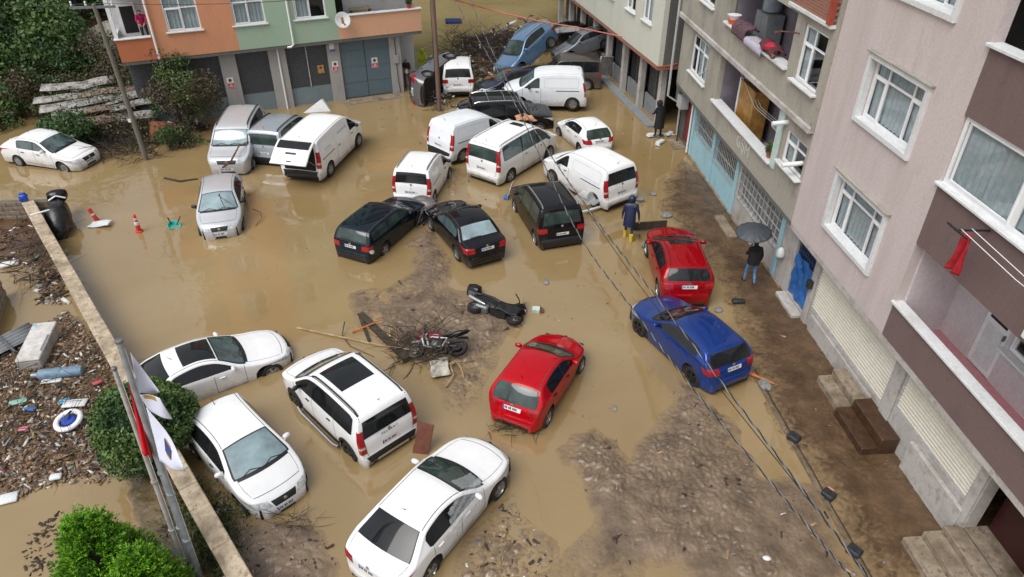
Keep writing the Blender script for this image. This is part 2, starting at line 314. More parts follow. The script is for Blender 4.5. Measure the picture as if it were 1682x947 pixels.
def water_material():
    m = bpy.data.materials.new('muddy_water'); m.use_nodes = True; t = m.node_tree; b = t.nodes['Principled BSDF']
    tc = t.nodes.new('ShaderNodeTexCoord')
    n = t.nodes.new('ShaderNodeTexNoise'); n.inputs['Scale'].default_value = .16; n.inputs['Detail'].default_value = 5; n.inputs['Distortion'].default_value = .6; t.links.new(tc.outputs['Object'], n.inputs['Vector'])
    rp = t.nodes.new('ShaderNodeValToRGB'); e = rp.color_ramp.elements; e[0].position = .35; e[0].color = (.248, .170, .074, 1); e[1].position = .68; e[1].color = (.316, .229, .115, 1)
    t.links.new(n.outputs['Fac'], rp.inputs[0]); t.links.new(rp.outputs[0], b.inputs['Base Color'])
    b.inputs['Roughness'].default_value = .045; b.inputs['IOR'].default_value = 1.85
    n2 = t.nodes.new('ShaderNodeTexNoise'); n2.inputs['Scale'].default_value = .5; n2.inputs['Detail'].default_value = 3; t.links.new(tc.outputs['Object'], n2.inputs['Vector'])
    n3 = t.nodes.new('ShaderNodeTexNoise'); n3.inputs['Scale'].default_value = 3.5; n3.inputs['Detail'].default_value = 3; n3.inputs['Distortion'].default_value = 1.2; t.links.new(tc.outputs['Object'], n3.inputs['Vector'])
    # ripples come in patches where the current runs over the shallows
    msk = t.nodes.new('ShaderNodeMapRange'); msk.inputs['From Min'].default_value = .5; msk.inputs['From Max'].default_value = .68; t.links.new(n2.outputs['Fac'], msk.inputs['Value'])
    mul = t.nodes.new('ShaderNodeMath'); mul.operation = 'MULTIPLY'; t.links.new(n3.outputs['Fac'], mul.inputs[0]); t.links.new(msk.outputs[0], mul.inputs[1])
    ad = t.nodes.new('ShaderNodeMath'); ad.operation = 'MULTIPLY_ADD'; t.links.new(n2.outputs['Fac'], ad.inputs[0]); ad.inputs[1].default_value = .8; t.links.new(mul.outputs[0], ad.inputs[2])
    bp = t.nodes.new('ShaderNodeBump'); bp.inputs['Strength'].default_value = .34; bp.inputs['Distance'].default_value = .05
    t.links.new(ad.outputs[0], bp.inputs['Height']); t.links.new(bp.outputs[0], b.inputs['Normal'])
    return m
hx, hy = np.meshgrid(np.linspace(-150, 140, 90), np.linspace(72, 190, 40), indexing='ij')  # unseen hills, added so the water mirrors something darker than sky
hz = np.clip((hy - 73) / 30, 0, 1) ** .8 * (13 + 16 * fbm(hx * .03, hy * .03, 91)) - .5 + 1.5 * fbm(hx * .3, hy * .3, 95) * np.clip((hy - 73) / 10, 0, 1)
I, J = np.meshgrid(np.arange(89), np.arange(39), indexing='ij'); q = (I * 40 + J).ravel()
tag(link('added_hills', npmesh('added_hills', np.stack([hx.ravel(), hy.ravel(), hz.ravel()], 1), np.stack([q, q + 40, q + 41, q + 1], 1), mat('added_hillside', (.05, .075, .03), .95, .4, .3, 1.0, 2), smooth=True)), kind='structure')
wb = MB(); wb.grid(lambda u, v: (u, v, 0), lin(-140, 120, 14), lin(-60, 220, 14)); tag(wb.build('flood_water', water_material()), kind='structure')
# ------------------------------------------------------------------ buildings; unseen upper storeys raised to darken the water reflection
M_white = mat('white_pvc', (.78, .79, .80), .35, .05, 3)
M_cap = stained('white_coping', (.66, .68, .69), (.42, .40, .36), .6, .5, (1, 1, 1))
M_pink = stained('pale_pink_render', (.55, .475, .465), (.40, .345, .32), .85, .55, (1.0, 1.0, .16), .08, thr=.02)
M_brown = stained('mauve_brown_render', (.165, .112, .108), (.10, .07, .065), .8, .45, (2, 2, .8))
M_lilac = stained('pale_lilac_render', (.60, .54, .555), (.36, .31, .31), .85, .4, (1, 1, .5))
M_rose = stained('rose_floor_paint', (.46, .20, .23), (.28, .16, .16), .6, .4, (2, 2, 2))
M_grey = stained('weathered_grey_render', (.36, .335, .285), (.17, .16, .14), .9, .75, (.7, .7, .35))
M_grey2 = stained('dark_damp_concrete', (.13, .128, .118), (.06, .06, .056), .9, .7, (1, 1, .4))
M_base = stained('ground_floor_plaster', (.47, .445, .425), (.24, .205, .165), .85, .8, (1, 1, .8), thr=.03)
M_blue = stained('flaking_light_blue_paint', (.33, .56, .64), (.33, .31, .27), .75, .55, (1.6, 1.6, 1.6))
M_cream = stained('cream_render', (.57, .575, .50), (.42, .42, .36), .85, .35, (1, 1, .3))
M_orange = stained('orange_render', (.60, .27, .145), (.40, .20, .12), .85, .5, (1, 1, .4))
M_orange_shade = stained('shaded_orange_render', (.48, .155, .07), (.30, .11, .065), .85, .4, (1, 1, .4))  # darker orange puts the shadow side of the left balcony into colour
M_green = stained('sage_green_render', (.32, .44, .33), (.38, .38, .26), .85, .7, (1, 1, .4))
M_shut = stained('cream_shutter_paint', (.66, .63, .54), (.48, .42, .34), .5, .45, (1, 1, .8), .1)
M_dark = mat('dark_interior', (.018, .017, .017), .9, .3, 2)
M_room = mat('dim_room', (.22, .22, .22), .9, .2, 1)
M_curt = mat('net_curtain', (.72, .75, .76), .9, .1, 8)
M_metal = mat('grey_metal', (.20, .21, .22), .45, .2, 8, metal=.6)
M_blackm = mat('black_metal', (.025, .026, .028), .5, .2, 8)
M_rust = mat('rusty_iron', (.16, .075, .045), .8, .5, 9, .3)
M_rail = mat('pale_painted_iron', (.45, .47, .48), .5, .2, 8)
M_conc = stained('mud_stained_concrete', (.32, .26, .195), (.125, .09, .055), .75, .95, (1.6, 1.6, 1.6), .5, thr=.08)
M_brickred = stained('raw_red_brick', (.30, .13, .085), (.20, .14, .11), .9, .5, (3, 3, 3))
M_glass = pane_glass('window_pane', (.80, .86, .88))
M_wood = mat('brown_wood', (.16, .075, .03), .55, .35, 6)

def wall_panel(s0, s1, z0, z1, y, t, holes=()):
    """plaster wall with true openings, front at y, thickness t (into the house)"""
    X = sorted({s0, s1, *[h[0] for h in holes], *[h[1] for h in holes]}); Z = sorted({z0, z1, *[h[2] for h in holes], *[h[3] for h in holes]})
    X = [x for x in X if s0 <= x <= s1]; Z = [z for z in Z if z0 <= z <= z1]
    def solid(i, j):
        if not (0 <= i < len(X) - 1 and 0 <= j < len(Z) - 1): return False
        cx, cz = (X[i] + X[i + 1]) / 2, (Z[j] + Z[j + 1]) / 2
        return not any(h[0] < cx < h[1] and h[2] < cz < h[3] for h in holes)
    b = MB()
    for i in range(len(X) - 1):
        for j in range(len(Z) - 1):
            if not solid(i, j): continue
            a, c, e, f = X[i], X[i + 1], Z[j], Z[j + 1]
            b.add([(a, y, e), (c, y, e), (c, y, f), (a, y, f)], [(0, 1, 2, 3)]); b.add([(a, y + t, e), (c, y + t, e), (c, y + t, f), (a, y + t, f)], [(3, 2, 1, 0)])
            if not solid(i - 1, j): b.add([(a, y, e), (a, y, f), (a, y + t, f), (a, y + t, e)], [(0, 1, 2, 3)])
            if not solid(i + 1, j): b.add([(c, y, e), (c, y, f), (c, y + t, f), (c, y + t, e)], [(3, 2, 1, 0)])
            if not solid(i, j - 1): b.add([(a, y, e), (c, y, e), (c, y + t, e), (a, y + t, e)], [(3, 2, 1, 0)])
            if not solid(i, j + 1): b.add([(a, y, f), (c, y, f), (c, y + t, f), (a, y + t, f)], [(0, 1, 2, 3)])
    return b
def window(par, s0, s1, z0, z1, y, cols=(1, 1), transom=.74, curtains=(), sill=True, fw=.07, dark=(), depth=.10, sillout=.12, mull=.055, mulls=None, curt=M_curt):
    """PVC casement window set in an opening: frame, mullions, panes, sill, curtain, dim room behind"""
    yf = y + depth; b = MB()
    b.box(s0, s1, yf, yf + .06, z0, z0 + fw); b.box(s0, s1, yf, yf + .06, z1 - fw, z1); b.box(s0, s0 + fw, yf, yf + .06, z0 + fw, z1 - fw); b.box(s1 - fw, s1, yf, yf + .06, z0 + fw, z1 - fw)
    a, e = s0 + fw, s1 - fw; tot = sum(cols); x = a; xs_ = [a]
    for c in cols: x += (e - a) * c / tot; xs_.append(x)
    zt = z0 + (z1 - z0) * transom if transom else z1
    for x in xs_[1:-1]: b.box(x - mull / 2, x + mull / 2, yf + .004, yf + .054, z0 + fw, z1 - fw)
    if transom: 
        for i in range(len(cols)): b.box(xs_[i] + (mull / 2 if i else 0), xs_[i + 1] - (mull / 2 if i < len(cols) - 1 else 0), yf + .007, yf + .051, zt - mull / 2, zt + mull / 2)
    # sash frames of the opening lights
    for i in range(len(cols)):
        if i % 2 == 0:
            p, q = xs_[i] + mull / 2, xs_[i + 1] - mull / 2; zb, zu = z0 + fw, zt - mull / 2; k = .038
            b.box(p, q, yf - .014, yf + .03, zb, zb + k); b.box(p, q, yf - .014, yf + .03, zu - k, zu); b.box(p, p + k, yf - .014, yf + .03, zb + k, zu - k); b.box(q - k, q, yf - .014, yf + .03, zb + k, zu - k)
    w_ = b.build('window', M_white, par)
    rows = [(z0 + fw, zt)] + ([(zt, z1 - fw)] if transom else [])
    for i in range(len(cols)):
        for (r0, r1) in rows:
            pb = MB(); pb.add([(xs_[i] + .01, yf + .027, r0 + .01), (xs_[i + 1] - .01, yf + .027, r0 + .01), (xs_[i + 1] - .01, yf + .027, r1 - .01), (xs_[i] + .01, yf + .027, r1 - .01)], [(0, 1, 2, 3)]); pb.build('pane', M_glass, w_)
    for i in curtains:
        p, q = xs_[i], xs_[i + 1]; n = 15
        cb = MB(); cb.grid(lambda u, v: (u, yf + .09 + .025 * math.sin((u - p) * 34 + 1.3 * math.sin(v * 2)), v), lin(p + .01, q - .01, n * 2), [z0 + fw, (z0 + z1) / 2, z1 - fw])
        cb.build('curtain', curt, w_, True)
    rb = MB(); rb.box(s0 - .05, s1 + .05, yf + .75, yf + .8, z0 - .05, z1 + .05); rb.build('room_backdrop', M_room if not dark else M_dark, w_)
    if sill:
        sb = MB(); sb.box(s0 - .10, s1 + .10, y - sillout, y + depth, z0 - .07, z0 - .002, .012); sb.build('window_sill', M_cap, w_)
    return w_
def facade_root(name, label, origin, d, cat='building'):
    o = thing(name, label, cat, (origin[0], origin[1], 0), (0, 0, math.atan2(d[1], d[0]))); return o
def bx(par, name, m, *a, b=0.0):
    q = MB(); q.box(*a, b=b); return q.build(name, m, par)
def shutter(par, s0, s1, z0, z1, y):
    n = int((z1 - z0) / .105); b = MB(); h = (z1 - z0) / n
    prof = []
    for i in range(n):
        z = z0 + i * h; prof += [(y + .0, z + .004), (y - .034, z + h * .25), (y - .034, z + h * .6), (y, z + h - .004)]
    V = [(s, p[0], p[1]) for p in prof for s in (s0, s1)]
    b.add(V, [(2 * i, 2 * i + 1, 2 * i + 3, 2 * i + 2) for i in range(len(prof) - 1)])
    o = b.build('roller_shutter', M_shut, par)
    r = MB(); r.box(s0 - .05, s0, y - .05, y + .02, z0, z1); r.box(s1, s1 + .05, y - .05, y + .02, z0, z1); r.box(s0, s1, y - .04, y + .02, z0 - .05, z0); r.build('guide_rail', M_rail, o)
    return o
def bars(par, s0, s1, z0, z1, y, n, rows=2, m=None, r=.011, name='window_bars'):
    b = MB()
    for i in range(n + 1): b.bar((s0 + (s1 - s0) * i / n, y, z0), (s0 + (s1 - s0) * i / n, y, z1), r * 1.7)
    for j in range(rows + 1): b.bar((s0, y - .012, z0 + (z1 - z0) * j / rows), (s1, y - .012, z0 + (z1 - z0) * j / rows), r * 2)
    return b.build(name, m or M_rail, par)
RA = (8.8735, 26.2086); RD = (.07801, -.99695)
# ---- pink and mauve apartment house
pk = facade_root('apartment_building', 'pale pink apartment house with mauve balcony bay and roller shutters at street level', RA, RD)
W1, W2, W3 = (8.42, 10.85, 3.98, 5.52), (8.42, 10.85, 7.20, 8.70), (8.42, 10.85, 10.3, 11.8)
wall_panel(6.5, 12.2, 2.92, 15.6, -.5, .25, [W1, W2, W3]).build('wall', M_pink, pk)
for k, h in enumerate((W1, W2, W3)):
    s = MB(); e = .13
    s.box(h[0] - e, h[0] + .005, -.58, -.40, h[2] - e, h[3] + e, .01); s.box(h[1] - .005, h[1] + e, -.58, -.40, h[2] - e, h[3] + e, .01)
    s.box(h[0] + .006, h[1] - .006, -.578, -.395, h[3] - .005, h[3] + e, .01); s.box(h[0] + .006, h[1] - .006, -.578, -.365, h[2] - e, h[2] + .006, .01)
    s.build('window_surround', M_cap, pk)
    ld = MB(); ld.box(h[0] - .2, h[1] + .2, -.63, -.5, h[3] + e + .002, h[3] + e + .05, .01); ld.build('drip_ledge', M_grey, pk)
    window(pk, *h, -.5, (1, 1.9, 1), .73, curtains=(0, 1, 2), sill=False, depth=.14)
bx(pk, 'floor_slab', M_base, 6.5, 19.5, -.49, .0, 2.75, 2.918)
# mauve bay
wall_panel(12.2, 19.5, 2.94, 3.88, -.502, .2).build('balcony_parapet', M_brown, pk)
bx(pk, 'parapet_coping', M_cap, 12.15, 19.5, -.56, -.26, 3.88, 3.95, b=.01)
wall_panel(12.2, 19.5, 5.6, 7.10, -.504, .25).build('mauve_band', M_brown, pk)
wall_panel(12.2, 19.5, 8.66, 10.05, -.504, .25).build('mauve_band', M_brown, pk)
wall_panel(12.2, 19.5, 11.9, 15.6, -.504, .25).build('mauve_band', M_brown, pk)
bx(pk, 'parapet_coping', M_cap, 12.15, 19.5, -.60, -.25, 7.10, 7.16, b=.01)
bx(pk, 'parapet_coping', M_cap, 12.15, 19.5, -.60, -.25, 10.05, 10.12, b=.01)
window(pk, 12.22, 18.6, 7.16, 8.66, -.5, (1, 1, 1), None, curtains=(0, 1, 2), sill=False, fw=.1, mull=.16, depth=.06)
M_ltb = mat('pale_blue_panel', (.50, .56, .62), .5, .08, 2)
wall_panel(12.2, 19.5, 10.12, 11.9, .3, .2).build('upper_balcony_wall', M_ltb, pk)
# recessed balcony
bx(pk, 'balcony_floor', M_rose, 12.2, 19.5, -.3, .95, 2.95, 3.02)
wall_panel(12.2, 19.5, 3.02, 5.6, .95, .2, [(13.35, 14.15, 3.02, 5.15), (14.25, 16.6, 4.02, 5.2)]).build('balcony_back_wall', M_lilac, pk)
q = MB(); q.box(12.2, 12.26, -.25, .95, 3.02, 5.6); q.build('balcony_side_wall', M_lilac, pk)
bx(pk, 'balcony_ceiling', M_lilac, 12.2, 19.5, -.25, 1.0, 5.6, 5.7)
dr = bx(pk, 'balcony_door', M_white, 13.35, 14.15, .97, 1.02, 3.02, 5.15)
bx(dr, 'glazing', M_dark, 13.47, 14.03, .955, .968, 4.35, 5.05); bx(dr, 'panel', M_cap, 13.47, 14.03, .955, .968, 3.15, 4.2); bx(dr, 'handle', M_metal, 14.06, 14.09, .90, .968, 4.1, 4.24)
window(pk, 14.25, 16.6, 4.02, 5.2, .95, (3, 1), None, sill=True, depth=.05, sillout=.18)
# roof and hidden sides
bx(pk, 'roof', M_grey2, 6.4, 19.6, -.7, 9, 15.6, 15.8)
bx(pk, 'rear_block', M_pink, 6.5, 19.5, 2.0, 9, 0, 15.6); bx(pk, 'end_wall', M_pink, 19.5, 19.7, -.5, 9, 0, 15.6)
# street level
wall_panel(6.0, 19.5, -.5, 2.75, 0, .3, [(6.38, 7.72, .2, 2.5), (8.1, 12.45, .72, 2.62), (13.0, 15.95, 1.12, 2.62), (16.25, 18.1, .55, 2.62)]).build('street_wall', M_base, pk)
shutter(pk, 8.12, 12.43, .75, 2.62, .045); shutter(pk, 13.02, 15.93, 1.15, 2.62, .045)
for a, c in ((7.76, 8.06), (12.52, 12.94), (15.99, 16.22)): bx(pk, 'pilaster', M_base, a, c, -.06, -.003, 0, 2.748, b=.01)
bx(pk, 'plinth', M_base, 8.3, 12.1, -.07, -.004, -.4, .62, b=.015); bx(pk, 'plinth', M_base, 14.0, 16.1, -.12, -.004, -.4, .95, b=.015)
gt = bx(pk, 'gate', M_blackm, 6.42, 7.68, .12, .16, .25, 2.5)
bars(pk, 6.42, 7.68, 1.35, 2.48, .08, 8, 2, mat('dark_blue_paint', (.02, .06, .18), .5), .013, 'gate_bars')
M_tarp = mat('blue_tarpaulin', (.025, .12, .36), .35, .25, 5, .5, 9)
q = MB(); q.grid(lambda u, v: (u, .05 - .05 * math.sin(u * 9 + v * 4) * math.sin(v * 5 + u * 2) - .02 * math.sin(v * 13 + u * 7), v), lin(6.42, 7.66, 22), lin(.24, 1.75, 26)); q.build('tarpaulin', M_tarp, pk, True, 80)
bx(pk, 'entrance_door', mat('dark_maroon_door', (.045, .010, .010), .4), 16.3, 18.1, .55, .6, .55, 2.6)
bx(pk, 'entrance_floor', M_conc, 16.25, 18.1, .0, .55, .5, .56); bx(pk, 'entrance_jamb', M_base, 18.1, 18.6, -.35, .3, .0, 2.7, b=.02)
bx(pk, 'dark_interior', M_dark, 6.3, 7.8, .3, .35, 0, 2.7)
bx(pk, 'doorbell_box', M_blackm, 7.80, 7.98, -.22, -.063, 1.35, 1.62, b=.01)
bx(pk, 'ledge_stone', M_base, 6.35, 7.75, -.35, -.003, -.3, .18, b=.03)
# air conditioner, clothes line and red cloth belong to the mauve bay
def on_r(s, y, z): c, d = RD; return Vector((RA[0] + c * s - d * y, RA[1] + d * s + c * y, z))
rotR = math.atan2(RD[1], RD[0])
ac = thing('air_conditioner', 'white outdoor air conditioner unit on the mauve wall at the right edge', 'air conditioner', on_r(16.42, -.5, 5.9), (0, 0, rotR))
q = MB(); q.box(-.4, .4, -.32, -.02, 0, .55, .03); q.build('casing', M_white, ac); q = MB(); q.lathe([(.2, 0), (.2, .012)], 20, Matrix.Translation((-.1, -.325, .28)) @ Matrix.Rotation(PI / 2, 4, 'X')); q.build('fan_grille', M_metal, ac)
q = MB(); q.bar((-.3, -.3, -.03), (-.3, 0, -.03), .03); q.bar((.3, -.3, -.03), (.3, 0, -.03), .03); q.build('bracket', M_metal, ac)
cl = thing('clothes_line', 'white clothes line on an iron bracket along the mauve wall', 'clothes line', on_r(14.2, -.5, 6.98), (0, 0, rotR))
q = MB(); q.bar((-.15, -.0, .0), (-.15, -.75, .05), .035); q.bar((-.45, -.72, .05), (.2, -.72, .05), .035); q.build('bracket', M_blackm, cl)
q = MB()
for dy in (-.4, -.62): q.tube([(-.15, dy, .06), (1.5, dy, -.02), (5.5, dy, .06)], .008, 5)
q.build('line', M_white, cl)
rc = MB(); Mcl = mat('red_cloth', (.38, .01, .02), .8, .2, 6)
rc.grid(lambda u, v: (u * (.15 + .02 * math.sin(v * 4)) + .03 * math.sin(v * 1.7), -.50 + .06 * math.sin(u * 5 + v * 1.2) , -.0 - v * .40 - .03 * u * u), lin(-1, 1, 14), lin(0, 2.2, 18))
o = rc.build('hanging_cloth', Mcl, None, True, 80); o.location = on_r(14.12, -.5, 6.98); o.rotation_euler = (0, 0, rotR); sm = o.modifiers.new('thick', 'SOLIDIFY'); sm.thickness = .015
tag(o, 'red cloth hanging from the clothes line on the mauve wall', 'cloth')
# ---- steps along the pink house
def steps(name, label, s0, s1, rows, m, m2=None, worn=False):
    t = thing(name, label, 'steps', on_r((s0 + s1) / 2, 0, 0), (0, 0, rotR)); h = (s1 - s0) / 2
    for (y0, y1, z0, z1) in rows:
        q = MB(); q.box(-h, h, y0, y1, z0, z1, .02); q.build('step', m, t)
    return t
steps('concrete_steps', 'low mud-splashed concrete steps under the long roller shutter', 10.75, 12.05, [(-.85, -.45, -.3, .28), (-.45, -.075, -.3, .50)], M_conc)
steps('wooden_steps', 'dark brown boxed steps beside the concrete steps at the shutter', 12.08, 13.6, [(-.95, -.5, -.3, .30), (-.5, -.008, -.3, .58)], mat('dark_brown_board', (.065, .032, .016), .45, .3, 5))
steps('entrance_steps', 'worn muddy entrance steps at the bottom right corner', 16.15, 18.7, [(-1.25, -.82, -.3, .22), (-.82, -.4, -.3, .38), (-.4, -.003, -.3, .54)], M_conc)
# ---- grey house
gy = facade_root('grey_building', 'weathered grey concrete house with open balconies and a light blue street front', RA, RD)
GW1, GB1, GW2, GB2, GW3 = (-5.45, -3.3, 4.06, 5.66), (-1.85, 4.2, 3.90, 5.80), (4.85, 6.35, 4.36, 5.42), (-1.5, 4.1, 7.05, 8.75), (4.72, 6.22, 7.0, 8.62)
wall_panel(-7.1, 6.49, 2.96, 6.0, -.5, .22, [GW1, GB1, GW2]).build('wall', M_grey, gy)
wall_panel(-7.5, 6.49, 6.0, 14.4, -.62, .3, [GB2, GW3, (-4.9, -3.2, 7.2, 8.8)]).build('wall', M_grey, gy)
bx(gy, 'slab_edge', M_base, -7.5, 6.48, -.70, -.40, 5.90, 6.10, b=.02)
window(gy, *GW1, -.5, (1, 1, 1), .70, curtains=(1, 2), depth=.05)
window(gy, *GW2, -.5, (1, 1), .68, curtains=(0,), depth=.05, sillout=.2)
window(gy, *GW3, -.62, (1, 1.2), .68, curtains=(0,), depth=.05, dark=(1,), sillout=.16)
window(gy, -4.9, -3.2, 7.2, 8.8, -.62, (1, 1), .68, curtains=(0,), depth=.05)
for (s0, s1, z0, z1, yy) in ((*GB1, -.5), (*GB2, -.62)):
    bx(gy, 'parapet_coping', M_cap, s0 - .12, s1 + .05, yy - .14, yy + .3, z0, z0 + .08, b=.01)
    bx(gy, 'balcony_floor', M_base, s0, s1, yy + .2, .95, z0 - .9, z0 - .82)
    bx(gy, 'balcony_back_wall', mat('mauve_grey_balcony_paint', (.20, .175, .21), .85, .15, 2), s0 - .1, s1 + .1, .95, 1.05, z0 - .9, z1 + .1)
    for sx in (s0 - .06, s1): bx(gy, 'balcony_side_wall', MATS['mauve_grey_balcony_paint'], sx, sx + .06, yy + .215, .95, z0 - .9, z1)
    bx(gy, 'balcony_ceiling', M_grey, s0 - .1, s1 + .1, yy + .23, 1.0, z1 + .002, z1 + .08)
window(gy, 1.2, 3.6, 4.0, 5.6, .85, (1, 1, 1), .7, depth=.03, curtains=(0,), fw=.05)
bx(gy, 'balcony_column', mat('pale_mint_paint', (.50, .62, .58), .7, .08, 3), 4.215, 4.58, -.56, -.503, 3.87, 5.88, b=.01)
# brick upstand at the top right of the grey house
br = thing('brick_parapet', 'raw red brick parapet above the grey house beside the pink wall', 'parapet', on_r(3.6, -.62, 8.98), (0, 0, rotR))
bx(br, 'ledge', M_cap, 0, 2.86, -.16, -.003, -.09, 0)
bme = MB(); bme.box(0, .235, -.09, -.01, 0, .068, .006); bme = bme.mesh('brick', M_brickred)
for r_ in range(14):
    for c_ in range(11):
        o = link('brick', bme, br); o.location = (c_ * .248 + (.12 if r_ % 2 else 0), random.uniform(-.004, .004), .004 + r_ * .08)
bx(br, 'mortar', M_grey2, 0.02, 2.8, -.075, -.003, 0.001, 1.12)
bx(br, 'corner_post', mat('red_oxide_paint', (.33, .06, .03), .7, .2, 4), 2.62, 2.84, -.20, -.096, 0.001, 1.12)
# roof, hidden volume
bx(gy, 'roof', M_grey2, -7.5, 6.45, -.8, 9, 14.4, 14.6); bx(gy, 'rear_block', M_grey2, -7.4, 6.45, 2.2, 9, 0, 14.4); bx(gy, 'end_wall', M_grey2, -7.55, -7.11, -.30, 9, 2.0, 14.4)
bx(gy, 'ceiling_slab', M_grey2, -7.1, 6.48, -.49, 1.2, 2.80, 2.958)
# street level of the grey house
wall_panel(-5.25, .78, -.5, 2.8, 0, .25, [(-4.9, -2.4, 1.35, 2.45), (-2.1, .5, 1.2, 2.45)]).build('blue_street_wall', M_blue, gy)
wall_panel(.78, 5.98, -.5, 2.8, 0, .25, [(1.05, 5.05, 1.05, 2.45)]).build('street_wall', M_base, gy)
wall_panel(-7.6, -5.25, -.5, 2.8, .12, .2, [(-6.95, -6.05, .1, 2.45)]).build('door_wall', M_grey2, gy)
rd = bx(gy, 'street_door', mat('red_door_paint', (.22, .025, .025), .5, .2, 4), -6.93, -6.07, .18, .23, .12, 2.1); bx(rd, 'fanlight', M_dark, -6.93, -6.07, .19, .22, 2.1, 2.44); bx(rd, 'handle', M_metal, -6.2, -6.17, .13, .18, 1.05, 1.2)
for a, c in ((-5.27, -5.05), (-2.38, -2.12), (.52, .8), (5.1, 5.34)): bx(gy, 'blue_pilaster', M_blue, a, c, -.07, -.004, -.3, 2.79, b=.01)
for a, c, z0, z1, n in ((-4.9, -2.4, 1.35, 2.45, 13), (-2.1, .5, 1.2, 2.45, 14)):
    bars(gy, a, c, z0, z1, -.03, n, 2); bx(gy, 'window_pane', mat('dirty_shop_glass', (.085, .08, .072), .15, .4, 3), a, c, .15, .17, z0, z1)
bars(gy, 1.05, 5.05, 1.05, 2.45, -.02, 12, 4, None, .016); bx(gy, 'window_pane', mat('frosted_shop_glass', (.23, .235, .225), .25, .3, 2), 1.05, 5.05, .12, .14, 1.05, 2.45)
bx(gy, 'kerb_stone', M_conc, .9, 2.6, -.75, -.35, -.3, .16, b=.03); bx(gy, 'plinth', M_conc, -5.2, 6.0, -.09, -.006, -.4, .12, b=.01)
q = MB(); q.tube([(-7.35, -.75, 12), (-7.35, -.75, 2.2), (-7.3, -.1, 1.8), (-7.3, -.06, .2)], .055, 8); q.build('drainpipe', mat('grey_pipe', (.42, .43, .43), .5, .1, 4), gy, True)
q = MB(); q.tube([(-5.4, -.1, 2.75), (-5.4, -.1, .1)], .05, 8); q.build('drainpipe', M_white, gy, True)
bx(gy, 'meter_box', mat('meter_box_grey', (.42, .42, .43), .5, .1, 4), -7.2, -6.6, -.32, .10, 1.75, 2.35, b=.02)
q = MB(); q.bar((-6.75, -.2, 0), (-6.75, -.2, 1.76), .05); q.build('meter_post', M_blackm, gy)
# GSM written on the parapet
me = text_mesh('GŞM', .62, .003); me.materials.append(mat('old_white_paint', (.56, .55, .51), .8, .12, 14)); o = link('painted_lettering', me, gy); o.location = (1.75, -.506, 3.48); o.rotation_euler = (PI / 2, 0, 0)
# ---- cream house beyond
CA = (7.47, 35.19); CD = (.2152, -.9766)
cr = facade_root('cream_building', 'cream house with open garage bays at street level behind the piled cars', CA, CD)
CW = [(-1.95, -.75, 4.95, 6.5), (-4.3, -3.0, 4.95, 6.5), (-7.6, -6.2, 4.95, 6.5)]
wall_panel(-22, .6, 3.3, 13, -.5, .25, CW).build('wall', M_cream, cr)
for k, h in enumerate(CW): window(cr, *h, -.5, (1, 1), None, curtains=(0, 1) if k == 0 else (0,), depth=.06)
bx(cr, 'floor_slab', M_brickred, -22, .6, -.49, 4, 3.1, 3.298); bx(cr, 'end_wall', M_grey2, .35, .598, -.24, 8, 3.3, 13); bx(cr, 'rear_block', M_grey2, -22, .55, 3.0, 8, 0, 13); bx(cr, 'roof', M_grey2, -22, .7, -.6, 8, 13, 13.2)
bx(cr, 'gap_wall', M_grey2, .6, 4.5, 1.2, 1.5, 0, 13)
M_gar = stained('grey_garage_front', (.22, .235, .245), (.12, .12, .12), .7, .6, (1, 1, 1))
for i in range(8):
    s = .1 - i * 2.7
    bx(cr, 'garage_pillar', M_base, s - .32, s, .0, .3, -.4, 3.1, b=.01)
    if i < 7:
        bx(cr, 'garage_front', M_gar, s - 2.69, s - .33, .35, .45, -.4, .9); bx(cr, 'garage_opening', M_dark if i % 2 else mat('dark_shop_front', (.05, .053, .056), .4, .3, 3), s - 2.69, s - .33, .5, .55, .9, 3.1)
        q = MB(); q.bar((s - 1.5, .40, .9), (s - 1.5, .40, 3.1), .06); q.build('garage_mullion', M_metal, cr)
bx(cr, 'kerb', M_gar, -22, .2, -.5, -.002, -.4, .10, b=.02)
bx(cr, 'wall_bracket', M_blackm, -9.5, -9.42, -.9, -.502, 4.4, 4.46)
# ---- orange and green house
OA = (-12.2911, 37.8530); OD = (.92206, .38704)
og = facade_root('orange_green_building', 'orange and sage green house over grey ground-floor workshops', OA, OD)
OW = [(-5.06, -3.5, 4.68, 6.4), (-1.98, -.42, 4.68, 6.4), (1.02, 2.62, 4.68, 6.4)]
OU = [(a, c, z, z + 1.7) for z in (7.9, 11.1) for a, c in ((-5.06, -3.5), (-1.98, -.42), (1.02, 2.62))]
wall_panel(-5.85, -1.95, 3.47, 14.6, -.5, .25, OW[:1] + OU[0::3]).build('orange_wall', M_orange, og)
wall_panel(-1.95, 3.15, 3.47, 14.6, -.5, .25, [OW[1], OW[2]] + OU[1::3] + OU[2::3]).build('green_wall', M_green, og)
wall_panel(3.15, 7.7, 3.47, 4.62, -.502, .2).build('balcony_parapet', stained('faded_orange_render', (.62, .35, .22), (.50, .27, .17), .85, .35, (1, 1, .4)), og); bx(og, 'parapet_coping', M_cap, 3.7, 7.75, -.58, -.25, 4.62, 4.68, b=.01)
wall_panel(-7.45, -5.85, 3.47, 4.52, -.502, .2).build('balcony_parapet', M_orange_shade, og); bx(og, 'parapet_coping', M_cap, -7.5, -5.86, -.58, -.25, 4.52, 4.58, b=.01)
for k, h in enumerate(OW + OU): window(og, *h, -.5, (1, 1), .62, curtains=(0, 1) if k < 2 else (0,), depth=.04, sillout=.1, dark=(1,) if k == 2 else ())
M_bw = stained('white_balcony_render', (.60, .61, .63), (.45, .44, .42), .8, .4, (1, 1, .5))
